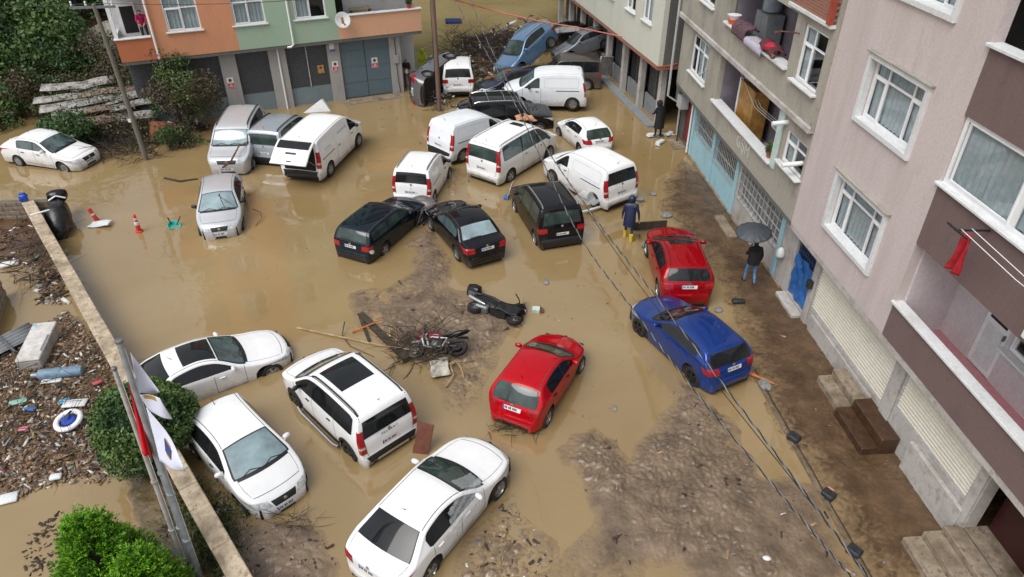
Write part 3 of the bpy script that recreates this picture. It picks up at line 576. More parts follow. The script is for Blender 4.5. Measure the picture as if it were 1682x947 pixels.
bx(og, 'balcony_back_wall', M_bw, 3.15, 7.7, .9, 1.1, 3.5, 14.6); bx(og, 'balcony_floor', M_base, 3.15, 7.7, -.3, .9, 3.45, 3.55); bx(og, 'balcony_door', M_dark, 3.25, 3.75, .80, .898, 3.6, 6.5)
bx(og, 'balcony_back_wall', M_bw, -7.45, -5.85, .9, 1.1, 3.5, 14.6); bx(og, 'balcony_floor', M_base, -7.45, -5.85, -.3, .9, 3.45, 3.55)
bd = bx(og, 'balcony_door', M_white, -7.1, -6.3, .84, .898, 3.56, 5.9); bx(bd, 'glazing', M_dark, -7.0, -6.4, .825, .838, 4.5, 5.75)
bx(og, 'balcony_side_wall', M_orange, 7.5, 7.7, -.30, 1.1, 3.5, 4.6); bx(og, 'balcony_corner_post', M_white, -7.45, -7.28, -.49, -.32, 4.58, 14.6); bx(og, 'balcony_side_wall', M_cap, -7.45, -7.3, -.29, .9, 3.56, 4.7)
bx(og, 'rear_block', M_bw, -7.4, 7.6, 1.2, 9, 0, 14.6); bx(og, 'roof', M_grey2, -7.6, 7.9, -.8, 9, 14.6, 14.8); bx(og, 'floor_slab', M_grey2, -7.45, 7.69, -.48, 1.2, 3.3, 3.466)
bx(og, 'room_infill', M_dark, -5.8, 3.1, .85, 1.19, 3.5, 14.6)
for z in (6.7, 9.9, 13.1):
    for a, c, m_ in ((3.15, 7.7, M_orange), (-7.45, -5.85, M_orange_shade)): bx(og, 'balcony_parapet', m_, a, c, -.502, -.3, z, z + 1.15); bx(og, 'balcony_floor', M_base, a, c, -.298, .898, z, z + .12)
M_ogp = stained('grey_pilaster_paint', (.36, .345, .335), (.25, .235, .22), .8, .5, (1, 1, .6))
for a, c in ((-5.6, -4.9), (-3.06, -2.25), (-.62, .28), (2.45, 3.12), (5.88, 6.52)): bx(og, 'pilaster', M_ogp, a, c, -.05, .35, -.5, 3.3, b=.015)
M_lat = stained('dark_lattice_wall', (.075, .08, .09), (.03, .03, .035), .6, .6, (3, 3, 3))
M_teal = stained('grey_blue_panel', (.17, .225, .25), (.24, .25, .24), .6, .5, (1.5, 1.5, 1.5))
for a, c in ((-7.3, -5.6), (-4.9, -3.06), (-2.25, -.62), (.28, 2.45)):
    bx(og, 'lower_panel', M_teal, a, c, .14, .25, -.5, .95); bx(og, 'shop_glass', M_lat, a, c, .22, .26, .95, 3.3)
    q = MB(); n = int((c - a) / .16); st = (c - a) / n
    for i in range(n):                                   # diamond security lattice
        for j in range(14):
            x, z = a + i * st, .98 + j * .165; q.bar((x, .13, z + .08), (x + st / 2, .13, z + .16), .012); q.bar((x, .13, z + .08), (x + st / 2, .13, z), .012); q.bar((x + st / 2, .13, z), (x + st, .13, z + .08), .012); q.bar((x + st / 2, .13, z + .16), (x + st, .13, z + .08), .012)
    q.build('security_lattice', M_metal, og)
q = MB(); q.bar((1.36, .11, .95), (1.36, .11, 3.3), .05); q.build('lattice_post', M_rail, og)
M_dteal = stained('dark_grey_blue_door', (.105, .155, .185), (.16, .19, .20), .55, .4, (1.2, 1.2, 1.2))
for a, c in ((3.13, 4.49), (4.52, 5.87)):
    dd = bx(og, 'workshop_door', M_dteal, a, c, .10, .16, .04, 3.25, b=.01)
    for z in (.9, 1.75, 2.6): bx(dd, 'rib', M_dteal, a + .04, c - .04, .075, .099, z, z + .05)
bx(og, 'door_apron', M_conc, 2.9, 6.3, -.9, -.06, -.4, .03)
q = MB(); q.tube([(.72, -.62, 8), (.72, -.62, 3.5), (.55, -.62, 3.38), (.38, -.62, 3.40)], .055, 8); q.build('drainpipe', M_white, og, True)
q = MB(); q.tube([(-.12, -.11, 3.3), (-.12, -.11, .0)], .05, 8); q.build('drainpipe', M_white, og, True)
q = MB(); q.tube([(-5.75, -.6, 8), (-5.75, -.6, 3.5)], .05, 8); q.build('drainpipe', M_white, og, True)
rotO = math.atan2(OD[1], OD[0])
def on_o(s, y, z): return Vector((OA[0] + OD[0] * s - OD[1] * y, OA[1] + OD[1] * s + OD[0] * y, z))
M_red = mat('sign_red', (.55, .03, .06), .5, .05, 3); M_pap = mat('sign_paper', (.70, .70, .70), .6, .08, 9); M_ink = mat('dark_ink', (.05, .05, .06), .7, .1, 9); M_yel = mat('orange_card', (.50, .25, .08), .7, .2, 6)
for lab, s, y, z in (('white and red notice on the grey pillar nearest the shrubs', -2.75, -.055, 1.75), ('white and red notice on the pillar between lattice window and grey-blue door', 2.78, -.055, 1.95), ('white and red notice on the grey-blue workshop door', 5.0, .095, 1.85)):
    t = thing('notice_sign', lab, 'sign', on_o(s, y, z), (0, 0, rotO), 'white and red notices on the workshops')
    bx(t, 'board', M_pap, -.17, .17, -.02, 0, -.28, .28); bx(t, 'red_field', M_red, -.15, .15, -.024, -.021, -.26, -.02)
    q = MB()
    for k in range(3): q.box(-.1 + .03 * k, .1 - .02 * k, -.027, -.0245, -.21 + k * .06, -.18 + k * .06)
    q.build('lettering', M_pap, t)
    q = MB(); q.lathe([(.085, 0), (.085, .003)], 14, Matrix.Translation((0, -.021, .13)) @ Matrix.Rotation(PI / 2, 4, 'X')); q.build('pictogram', M_ink, t)
t = thing('orange_notice', 'small orange card on the lattice window', 'sign', on_o(2.0, .10, 1.85), (0, 0, rotO)); bx(t, 'board', M_yel, -.17, .17, -.02, 0, -.22, .22); bx(t, 'print', M_ink, -.05, .06, -.024, -.021, .02, .14)
t = thing('wall_lamp_box', 'small white and blue box high on the pillar left of the grey-blue door', 'box', on_o(2.72, -.052, 3.0), (0, 0, rotO)); bx(t, 'casing', M_pap, -.13, .13, -.1, 0, -.2, .2, b=.01); bx(t, 'blue_edge', mat('sign_blue', (.05, .10, .35), .5), -.13, .13, -.101, -.1005, -.2, -.1)
t = thing('junction_box', 'grey meter box on the right end pillar of the workshops', 'box', on_o(6.2, -.055, 1.95), (0, 0, rotO)); bx(t, 'casing', M_ogp, -.14, .14, -.08, 0, -.22, .22, b=.01); q = MB(); q.tube([(0, -.04, -.22), (.02, -.04, -1.2), (.1, -.04, -1.9)], .018, 6); q.tube([(.02, -.03, .22), (.0, -.03, 1.2)], .018, 6); q.build('conduit', M_blackm, t)
# satellite dish
t = thing('satellite_dish', 'rusty white satellite dish between green wall and orange balcony', 'satellite dish', on_o(3.35, -.95, 4.55), (R(70), 0, rotO))
q = MB(); q.lathe([(.02, -.10), (.15, -.09), (.28, -.05), (.38, .02), (.40, .035), (.38, .035), (.27, -.03), (.14, -.07), (.01, -.08)], 24, close=False); q.build('reflector', M_cap, t, True, 60)
q = MB(); q.bar((0, 0, -.08), (0, -.28, .42), .02); q.lathe([(.03, 0), (.05, .05), (.03, .1)], 10, Matrix.Translation((0, -.28, .40))); q.build('feed_arm', M_rust, t)
q = MB(); q.box(-.06, .06, -.22, .14, -.062, -.056); q.build('rust_stain', mat('rust_orange', (.40, .15, .05), .8, .4, 12), t); q = MB(); q.tube([(0, 0, -.1), (0, .2, -.30), (0, .2, -.42)], .025, 6); q.build('mount', M_rust, t)
# things on the right balcony of the orange house
t = thing('balcony_bench', 'pale wooden bench on the right balcony of the orange house', 'bench', on_o(4.6, .4, 4.72), (0, 0, rotO)); Mlw = mat('pale_wood', (.42, .30, .13), .7, .2, 5)
for y in (-.14, 0, .14): q = MB(); q.box(-.6, .6, y - .06, y + .06, .0, .03); q.build('plank', Mlw, t)
for x in (-.5, .5): q = MB(); q.box(x - .04, x + .04, -.18, .18, -1.17, -.002); q.build('leg', M_wood, t)
t = thing('flower_pot', 'red pot with dark plants at the right end of the orange balcony', 'flower pot', on_o(7.1, -.40, 4.68), (0, 0, rotO)); q = MB(); q.lathe([(.09, 0), (.13, .22), (.15, .24)], 12); q.build('pot', mat('red_plastic', (.35, .05, .04), .5), t, True)
# ---- things on the grey house balconies
t = thing('wooden_cabinet', 'tall yellow-brown wooden cabinet on the lower grey balcony', 'cabinet', on_r(-.05, .35, 3.08), (0, 0, rotR))
bx(t, 'carcass', mat('ochre_wood', (.36, .19, .045), .5, .25, 3), -.75, .75, -.3, .3, 0, 2.05, b=.01); bx(t, 'side_panel', M_white, -.86, -.752, -.32, .32, 0, 2.1); bx(t, 'top_board', M_wood, -.75, .76, -.32, .31, 2.052, 2.08)
t = thing('wicker_basket', 'round brown basket on top of the wooden cabinet', 'basket', on_r(-.3, .3, 5.165), (0, 0, rotR)); q = MB(); q.lathe([(.16, 0), (.24, .1), (.26, .22), (.23, .22), (.2, .1)], 16); q.build('weave', M_wood, t, True)
t = thing('flower_pot', 'terracotta pot with green plant on the white balcony coping', 'flower pot', on_r(3.85, -.42, 3.985), (0, 0, rotR)); q = MB(); q.lathe([(.09, 0), (.14, .2), (.16, .22), (.13, .22), (.12, .18)], 14); q.build('pot', mat('terracotta', (.36, .11, .05), .8, .2, 6), t, True)
pot1 = t
t = thing('white_bucket', 'white bucket behind the potted plant on the lower grey balcony', 'bucket', on_r(3.6, .0, 3.1), (0, 0, rotR)); q = MB(); q.lathe([(.15, 0), (.2, .9), (.21, .92), (.19, .92), (.18, .8)], 16); q.build('shell', M_white, t, True)
t = thing('laundry_bundle', 'red and dark laundry heap on the lower grey balcony', 'laundry', on_r(2.8, .05, 3.08), (0, 0, rotR))
for k, (c, m) in enumerate((((0, 0, .5), mat('red_fabric', (.40, .02, .04), .85, .2, 6)), ((.35, .1, .3), M_ink), ((-.4, .15, .25), mat('maroon_fabric', (.10, .02, .03), .85, .2, 6)))):
    q = MB(); q.lathe([(.05, -.3), (.28, -.15), (.32, .05), (.2, .22), (.03, .3)], 10, Matrix.Translation(c)); q.build('cloth_bundle', m, t, True)
t = thing('air_pipe', 'white flue pipe sticking out over the lower grey window', 'pipe', on_r(6.1, -.5, 4.75), (0, 0, rotR)); q = MB(); q.tube([(0, .2, .05), (0, -.55, 0)], .075, 12); q.build('pipe', M_white, t, True)
t = thing('air_pipe', 'white flue pipe above the mint column of the lower grey balcony', 'pipe', on_r(4.75, -.5, 5.55), (0, 0, rotR)); q = MB(); q.tube([(0, .2, .05), (0, -.5, 0)], .075, 12); q.build('pipe', M_white, t, True)
q = MB()
for k in range(3): q.tube([(-1.2, .1 + .12 * k, 5.3), (1.2, -.1 + .12 * k, 4.75), (4.0, .12 + .12 * k, 4.7)], .008, 5)
o = q.build('balcony_line', M_cap, None); o.location = (*RA, 0); o.rotation_euler = (0, 0, rotR); tag(o, 'thin washing lines strung across the lower grey balcony', 'washing line')
# upper grey balcony clutter
t = thing('water_heater', 'grey blue boiler cylinder at the back of the upper grey balcony', 'boiler', on_r(-.35, .5, 6.25), (0, 0, rotR)); q = MB(); q.lathe([(.30, 1.5), (.34, 1.55), (.34, 2.6), (.2, 2.75)], 18); q.build('cylinder', mat('boiler_blue_grey', (.33, .40, .45), .4), t, True); bx(t, 'cabinet_door', M_gar, -.55, -.02, -.33, .3, 0, 1.45, b=.01); bx(t, 'cabinet_door', M_gar, .02, .55, -.33, .3, 0, 1.45, b=.01)
t = thing('plastic_tub', 'stacked white and orange tubs on the upper grey balcony coping', 'tub', on_r(-1.1, -.55, 7.14), (0, 0, rotR))
q = MB(); q.lathe([(.16, 0), (.22, .14), (.24, .15), (.2, .15)], 16); q.build('orange_tub', mat('orange_plastic', (.65, .10, .03), .5), t, True); q = MB(); q.lathe([(.17, .16), (.24, .3), (.26, .32), (.2, .32)], 16); q.build('white_tub', M_white, t, True)
t = thing('draped_rug', 'dark patterned rug draped over the upper grey balcony parapet', 'rug', on_r(.15, -.62, 7.14), (0, 0, rotR))
Mrug = mat('dark_patterned_rug', (.10, .05, .06), .95, .9, 18, .5, 40, col2=(.03, .02, .03)); q = MB()
q.grid(lambda u, v: (u + .03 * math.sin(v * 20), .35 - v * .62 if v < .8 else -.16 - .02 * math.sin(u * 9), .05 + .10 * abs(math.sin(u * 6 + v * 5)) + .15 * (1 - abs(v - .5)) if v < .8 else .12 - (v - .8) * .9), lin(-.65, .6, 20), lin(0, 1.1, 16)); o = q.build('rug', Mrug, t, True, 80); o.modifiers.new('thick', 'SOLIDIFY').thickness = .03
t = thing('red_cushions', 'red blanket with pegs at the right end of the upper grey balcony', 'blanket', on_r(2.6, -.55, 7.14), (0, 0, rotR)); q = MB(); q.grid(lambda u, v: (u + .05 * math.sin(v * 8), .25 - v * .5, .10 + .16 * math.sin(v * 3.1) + .06 * math.sin(u * 9)), lin(-.5, .6, 14), lin(0, 1, 10)); o = q.build('blanket', MATS['maroon_fabric'], t, True, 80); o.modifiers.new('thick', 'SOLIDIFY').thickness = .05
q = MB(); q.lathe([(.03, -.15), (.2, -.05), (.22, .08), (.05, .18)], 12, Matrix.Translation((.15, -.1, .2))); q.build('cushion', MATS['red_fabric'], t, True)
q = MB(); q.bar((.1, -.2, .1), (1.0, -.35, .18), .03); q.lathe([(.02, 0), (.07, .03), (.07, .12), (.02, .15)], 8, Matrix.Translation((1.0, -.35, .1))); q.build('drying_arm', M_rust, t)
t = thing('draped_rug', 'pale lilac mat draped over the middle of the upper grey parapet', 'mat', on_r(1.35, -.62, 7.14), (0, 0, rotR)); q = MB(); q.grid(lambda u, v: (u, .30 - v * .5, .018 + .012 * math.sin(u * 60)) if v < .9 else (u, -.165, .018 - (v - .9) * .6 + .0), lin(-.6, 1.0, 40), lin(0, 1.3, 9)); o = q.build('mat', mat('lilac_mat', (.42, .39, .46), .8, .1, 6), t, True, 80); o.modifiers.new('thick', 'SOLIDIFY').thickness = .012
# ------------------------------------------------------------------ vehicles
# profile: (distance behind the front bumper, height) along the centre line, front bottom to rear bottom
def ty(L,W,H,prof,belt,wheels,r,inset,marks,cf=.36,cr=.27,bend=(.19,.11),sill=.20):
    return dict(R=.085 if H>1.6 else .115,CROWN=.035 if H>1.6 else .05,L=L,W=W,H=H,prof=prof,belt=belt,wheels=wheels,r=r,inset=inset,cowl=marks[0],wst=marks[1],rend=marks[2],rwb=marks[3],cf=cf,cr=cr,bend=bend,sill=sill)
TY={
 'hatch':ty(3.85,1.66,1.44,[(.06,.20),(0,.34),(.0,.52),(.08,.66),(.30,.76),(1.05,.95),(1.80,1.36),(2.1,1.42),(2.6,1.44),(3.15,1.40),(3.38,1.33),(3.68,.97),(3.76,.86),(3.80,.62),(3.85,.56),(3.85,.38),(3.79,.22)],(.90,.98),(.72,3.16),.29,.26,(1.02,1.80,3.36,3.70)),
 'city':ty(3.97,1.72,1.52,[(.06,.20),(0,.34),(.0,.54),(.06,.72),(.22,.84),(.92,1.03),(1.78,1.44),(2.1,1.50),(2.6,1.52),(3.3,1.47),(3.55,1.39),(3.82,1.02),(3.88,.9),(3.92,.62),(3.97,.56),(3.97,.38),(3.9,.22)],(.95,1.05),(.78,3.27),.30,.27,(.90,1.78,3.54,3.84)),
 'compact':ty(4.30,1.80,1.47,[(.06,.20),(0,.36),(.0,.52),(.06,.70),(.25,.80),(1.30,.98),(2.10,1.38),(2.45,1.45),(2.8,1.47),(3.6,1.40),(3.85,1.33),(4.12,1.03),(4.2,.92),(4.24,.66),(4.30,.58),(4.30,.38),(4.22,.22)],(.92,1.04),(.86,3.51),.325,.29,(1.27,2.10,3.84,4.13)),
 'cross':ty(4.20,1.79,1.54,[(.06,.22),(0,.38),(.0,.60),(.06,.78),(.25,.90),(1.15,1.02),(1.95,1.44),(2.3,1.52),(2.7,1.54),(3.5,1.48),(3.72,1.42),(4.0,1.10),(4.08,.98),(4.13,.70),(4.2,.60),(4.20,.40),(4.12,.25)],(.97,1.08),(.83,3.42),.33,.28,(1.12,1.95,3.70,4.0)),
 'sedan':ty(4.53,1.80,1.50,[(.06,.20),(0,.36),(.0,.54),(.06,.70),(.28,.80),(1.30,.98),(2.05,1.38),(2.4,1.46),(2.8,1.49),(3.25,1.45),(3.42,1.41),(4.02,1.10),(4.12,1.07),(4.42,1.03),(4.47,.92),(4.49,.64),(4.53,.56),(4.53,.38),(4.45,.22)],(.95,1.02),(.88,3.52),.32,.29,(1.28,2.05,3.40,4.03)),
 'oldsedan':ty(4.20,1.68,1.43,[(.05,.22),(0,.36),(.0,.52),(.05,.66),(.20,.78),(1.15,.93),(1.85,1.33),(2.1,1.41),(2.5,1.43),(3.0,1.40),(3.2,1.35),(3.62,1.02),(3.7,.99),(4.1,.95),(4.15,.88),(4.16,.58),(4.20,.52),(4.20,.36),(4.14,.22)],(.90,.96),(.80,3.24),.29,.19,(1.13,1.85,3.18,3.63),.24,.18,(.12,.08)),
 'wagon':ty(4.40,1.70,1.45,[(.05,.22),(0,.36),(.0,.52),(.05,.66),(.2,.78),(1.2,.93),(1.85,1.33),(2.1,1.41),(2.6,1.44),(3.6,1.44),(4.05,1.40),(4.28,1.02),(4.33,.92),(4.35,.6),(4.40,.54),(4.40,.36),(4.33,.22)],(.90,.96),(.82,3.36),.29,.17,(1.18,1.85,4.04,4.28),.24,.18,(.12,.07)),
 'coupe':ty(4.60,1.83,1.43,[(.06,.18),(0,.34),(.0,.52),(.06,.66),(.25,.78),(1.45,.95),(2.20,1.32),(2.5,1.40),(2.85,1.43),(3.4,1.37),(3.6,1.32),(4.2,1.03),(4.3,1.0),(4.48,.97),(4.53,.88),(4.55,.6),(4.6,.54),(4.6,.36),(4.52,.2)],(.92,1.0),(.84,3.60),.32,.31,(1.43,2.20,3.58,4.2)),
 'mpv':ty(4.40,1.84,1.84,[(.06,.22),(0,.38),(.0,.60),(.06,.82),(.25,.95),(.95,1.15),(1.65,1.66),(1.9,1.76),(2.3,1.82),(3.0,1.84),(3.9,1.82),(4.16,1.76),(4.28,1.14),(4.32,1.02),(4.34,.62),(4.40,.56),(4.40,.38),(4.33,.24)],(1.08,1.12),(.90,3.66),.32,.15,(.93,1.65,4.15,4.28),.26,.12,(.12,.03)),
 'smallvan':ty(3.90,1.72,1.74,[(.06,.22),(0,.38),(.0,.60),(.06,.80),(.22,.92),(.85,1.10),(1.50,1.56),(1.75,1.67),(2.2,1.73),(2.8,1.74),(3.5,1.71),(3.70,1.65),(3.80,1.10),(3.83,1.0),(3.85,.62),(3.90,.56),(3.90,.38),(3.83,.24)],(1.03,1.08),(.80,3.30),.30,.14,(.83,1.50,3.69,3.80),.25,.12,(.12,.03)),
 'bigvan':ty(4.95,1.92,1.94,[(.06,.24),(0,.40),(.0,.66),(.07,.90),(.25,1.02),(.75,1.18),(1.55,1.74),(1.8,1.86),(2.2,1.92),(3.0,1.94),(4.5,1.90),(4.75,1.83),(4.86,1.18),(4.89,1.06),(4.9,.62),(4.95,.56),(4.95,.40),(4.88,.26)],(1.10,1.14),(.95,4.05),.33,.16,(.73,1.55,4.74,4.86),.3,.12,(.13,.03)),
 'jeep':ty(4.25,1.80,1.86,[(.05,.36),(0,.46),(.0,.66),(.04,.98),(.15,1.06),(1.25,1.14),(1.62,1.70),(1.75,1.80),(2.1,1.85),(3.0,1.86),(4.0,1.84),(4.12,1.79),(4.19,1.16),(4.21,1.08),(4.22,.70),(4.25,.62),(4.25,.46),(4.2,.34)],(1.12,1.14),(.78,3.38),.38,.10,(1.22,1.62,4.11,4.18),.1,.06,(.04,.02)),
}
def chaikin(p,n):
    for _ in range(n):
        q=[p[0]]
        for a,b in zip(p,p[1:]):
            q.append((a[0]*.75+b[0]*.25,a[1]*.75+b[1]*.25)); q.append((a[0]*.25+b[0]*.75,a[1]*.25+b[1]*.75))
        q.append(p[-1]); p=q
    return p
class Shape:
    def __init__(s,t):
        s.__dict__.update(t); s.T=t
        P=chaikin(s.prof,2); s.P=P
    def uz(s,z,end):            # station parameter where the profile crosses height z at an end
        P=s.P; n=len(P)
        rng=range(n-1) if end=='f' else range(n-2,-1,-1)
        for i in rng:
            a,b=P[i],P[i+1]
            if (a[1]-z)*(b[1]-z)<=0 and a[1]!=b[1]: return i+(z-a[1])/(b[1]-a[1])
        return 0
    def ud(s,d):                # station parameter at distance d on the upper side
        P=s.P
        i0=max(range(len(P)),key=lambda i:0)  # start
        for i in range(len(P)-1):
            a,b=P[i],P[i+1]
            if b[0]>a[0] and a[0]<=d<=b[0] and a[1]>s.sill+.2: return i+(d-a[0])/(b[0]-a[0])
        return len(P)-1
    def dz(s,u):
        i=min(int(u),len(s.P)-2); f=u-i; a,b=s.P[i],s.P[i+1]
        return a[0]+(b[0]-a[0])*f, a[1]+(b[1]-a[1])*f
    def beltz(s,d): return s.belt[0]+(s.belt[1]-s.belt[0])*d/s.L
    def w(s,d):
        W=s.W/2
        if d<s.cf*2.2:
            r=s.cf; R=r*2.2; e=max(0,min(1,d/R)); return W-r*(1-math.sqrt(max(0,1-(1-e)**2)))
        e=s.L-d
        if e<s.cr*1.8:
            r=s.cr; R=r*1.8; e=max(0,min(1,e/R)); return W-r*(1-math.sqrt(max(0,1-(1-e)**2)))
        return W
    def yside(s,d,z):
        b=s.beltz(d); w=s.w(d)
        if z<=b:
            k=(b-z)/max(.1,b-s.sill)
            return w-.012*(1-min(1,(1-k)*4)) if k<.25 and False else w-.055*k*k-.014*max(0,1-abs(k-0)*5)
        return w-.014-(z-b)*s.inset/(s.H-b)
    def yc(s,u):
        d,z=s.dz(u); r=s.R
        return max(.05,s.yside(d,max(z-r,s.sill))-r*.75)
    def bendx(s,d,y):
        k=s.bend[0] if d<s.L*.5 else -s.bend[1]
        t=abs(d-s.L*.5)/(s.L*.5); t=max(0,(t-.05)/.95)
        return k*min(1,t*1.6)*(y/(s.W/2))**2
    def side(s,d,z,sg,off=0):
        y=s.yside(d,z)+off
        return (s.L/2-d-s.bendx(d,y), sg*y, z)
    def top(s,u,fr,off=0):
        d,z=s.dz(u); yc=s.yc(u); y=yc*fr
        d0,z0=s.dz(max(0,u-.5)); d1,z1=s.dz(min(len(s.P)-1,u+.5)); tx,tz=d1-d0,z1-z0; l=math.hypot(tx,tz) or 1
        nx,nz=tz/l,tx/l   # outward: x forward, z up
        if abs(tx)<1e-6 and abs(tz)<1e-6: nx,nz=0,1
        return (s.L/2-d-s.bendx(d,y)+nx*off, y, z-s.CROWN*fr*fr+nz*off)
    def mark(s,n):
        k=n[:2]; sg=1 if n[2:3]=='+' else (-1 if n[2:3]=='-' else 0)
        if k=='RR': return s.top(s.ud(s.rend),sg*1.0)
        if k=='WF': return s.top(s.ud(s.wst),sg*1.0)
        if k=='CW': return s.top(s.ud(s.cowl),sg*1.0)
        if k=='RW': return s.top(s.ud(s.rwb),sg*.95)
        if k=='RB': return s.side(s.L-.08,s.sill+.06,sg)
        if k=='FB': return s.side(.12,s.sill+.05,sg)
        if k=='wf': return (s.L/2-s.wheels[0],sg*(s.W/2-.03),s.r)
        if k=='wr': return (s.L/2-s.wheels[1],sg*(s.W/2-.03),s.r)
M_cglass = mat('car_glass_dark', (.012, .014, .016), .04, .2, 2, spec=.5, ior=1.45)
M_cglass_l = mat('car_glass_clear', (.075, .115, .12), .05, .35, 1.2, spec=.7, ior=1.6)
M_cglass_g = mat('car_glass_green', (.035, .058, .052), .05, .4, 1.6, spec=.6, ior=1.5)
M_cglass_sky = mat('car_glass_sky_tone', (.26, .36, .39), .08, .3, 1.0, spec=.8, ior=1.7)  # pale blue base colour stands in for reflected sky
M_trim = mat('black_trim', (.014, .014, .015), .5, .2, 6)
M_seam = mat('panel_gap', (.05, .05, .052), .7, .1, 6)
M_tyre = mat('tyre_rubber', (.016, .016, .016), .75, .3, 9, .2, 40)
M_rim = mat('alloy_rim', (.42, .43, .44), .3, .15, 5, metal=.8)
M_hub = mat('dark_rim', (.03, .03, .032), .35, .2, 5, metal=.5)
M_hl = mat('headlight_glass', (.52, .55, .56), .08, .3, 14, spec=.8)
M_tl = mat('tail_light_red', (.36, .008, .014), .12, .2, 10, spec=.7)
M_tlc = mat('tail_light_clear', (.55, .45, .42), .15, .2, 10, spec=.7)
M_plate = mat('plate_white', (.70, .71, .71), .4, .06, 10)
M_pblue = mat('plate_blue', (.02, .07, .45), .4, .06, 10)
M_chrome = mat('bright_strip', (.62, .63, .64), .2, .08, 6, metal=.9)
M_under = mat('underbody', (.012, .011, .010), .9, .3, 5)
def wheel_meshes(r, alloy):
    key = (round(r, 3), alloy)
    if key in WM: return WM[key]
    Rx = Matrix.Rotation(-PI / 2, 4, 'X')                       # axle along +y (outside)
    t = MB(); w_ = .105
    t.lathe([(r * .62, -w_), (r * .90, -w_), (r * .98, -w_ * .75), (r, -w_ * .4), (r, w_ * .4), (r * .98, w_ * .75), (r * .90, w_), (r * .66, w_ * .96), (r * .62, w_ * .8)], 26, Rx, close=False)
    tm = t.mesh('tyre', M_tyre, True, 50)
    b = MB(); b.lathe([(r * .64, w_ * .86), (r * .60, w_ * .90), (r * .57, w_ * .55), (r * .54, w_ * .2), (r * .1, w_ * .2), (.001, w_ * .2)], 26, Rx, close=False)
    n = 5 if alloy else 9
    for k in range(n):
        a = 2 * PI * k / n; ca, sa = math.cos(a), math.sin(a); q = [(r * .08, -.045), (r * .60, -.028), (r * .60, .028), (r * .08, .045)]
        V = [(x * ca - y * sa, yy, x * sa + y * ca) for yy in (w_ * .62, w_ * .86) for x, y in q]
        b.add(V, [(3, 2, 1, 0), (4, 5, 6, 7), (0, 1, 5, 4), (1, 2, 6, 5), (2, 3, 7, 6), (3, 0, 4, 7)])
    b.lathe([(r * .15, w_ * .7), (r * .15, w_ * .9), (.001, w_ * .93)], 12, Rx, close=False)
    WM[key] = (tm, b.mesh('rim', [M_rim] if alloy != 'dark' else [M_hub], True, 30)); return WM[key]
WM = {}
SHAPES = {k: Shape(v) for k, v in TY.items()}
def body_mesh(S, m):
    P_ = S.P; U = [0.0]
    for i in range(len(P_) - 1):
        l = math.hypot(P_[i + 1][0] - P_[i][0], P_[i + 1][1] - P_[i][1]); n = max(1, int(math.ceil(l / .055)))
        U += [i + (k + 1) / n for k in range(n)]
    rings = []
    for u in U:
        d, zt = S.dz(u); zb = S.sill
        for wd in S.wheels:
            Ra = S.r + .065; q = abs(d - wd)
            if q < Ra: zb = max(zb, S.r + math.sqrt(Ra * Ra - q * q) * .97)
        zb = min(zb, zt - .01); b = S.beltz(d); r = S.R; zk = max(zb, zt - r); zs = max(zb, min(b, zk)); half = []
        for i in range(8): z = zb + (zs - zb) * i / 7; half.append((d, S.yside(d, z), z))
        for i in range(1, 6): z = zs + (zk - zs) * i / 5; half.append((d, S.yside(d, z), z))
        ys_ = S.yside(d, zk); yc = S.yc(u)
        for i in range(1, 5):
            a = PI / 2 * i / 4; half.append((d, yc + (ys_ - yc) * math.cos(a), zk + (max(zk, zt - S.CROWN) - zk) * math.sin(a)))
        for i in range(1, 8): fr = 1 - i / 7; half.append((d, yc * fr, zt - S.CROWN * fr * fr))
        ring = [(S.L / 2 - dd - S.bendx(dd, y), y, z) for dd, y, z in half]
        rings.append(ring + [(x, -y, z) for x, y, z in ring[-2::-1]])
    b = MB(); n = len(rings[0]); V = [p for r_ in rings for p in r_]
    b.add(V, [(i * n + j, i * n + j + 1, (i + 1) * n + j + 1, (i + 1) * n + j) for i in range(len(rings) - 1) for j in range(n - 1)])
    return b.mesh('body', m, True, 38, True)
def side_strip(S, sg, pts, w_, off=.003):
    """thin strip along a (d, z) polyline on the side of the body"""
    b = MB()
    for (d0, z0), (d1, z1) in zip(pts, pts[1:]):
        l = math.hypot(d1 - d0, z1 - z0) or 1; nx_, nz_ = -(z1 - z0) / l * w_ / 2, (d1 - d0) / l * w_ / 2; n = max(2, int(l / .08) + 1)
        b.grid(lambda t, k: S.side(d0 + (d1 - d0) * t + nx_ * k, z0 + (z1 - z0) * t + nz_ * k, sg, off), lin(0, 1, n), (-1, 1))
    return b
def top_patch(S, u0, u1, f0, f1, off=.005, nu=14, nf=12):
    b = MB()
    def ff(f, u): return f(u) if callable(f) else f
    b.grid(lambda u, k: S.top(u, ff(f0, u) + (ff(f1, u) - ff(f0, u)) * k, off), lin(u0, u1, nu), lin(0, 1, nf)); return b
def side_patch(S, sg, dfun0, dfun1, z0, z1, off=.005, nz_=6, nd=5):
    b = MB(); b.grid(lambda z, k: S.side(dfun0(z) + (dfun1(z) - dfun0(z)) * k, z, sg, off), lin(z0, z1, nz_), lin(0, 1, nd)); return b
def window_strip(S, sg, d0, d1, off=.006, inset=.10, round_=0.0):
    def top_(d):
        u = S.ud(d); z = S.dz(u)[1] - inset - .02
        e = min(d - d0, d1 - d)
        return z - max(0, .09 - e) ** 2 * 6
    def bot(d):
        e = min(d - d0, d1 - d); return S.beltz(d) + .035 + max(0, .06 - e) ** 2 * 6
    D = [d for d in lin(d0, d1, 26) if top_(d) > bot(d) + .03]
    if len(D) < 2: return None
    b = MB(); b.grid(lambda d, k: S.side(d, bot(d) + (top_(d) - bot(d)) * k, sg, off), D, lin(0, 1, 7)); return b
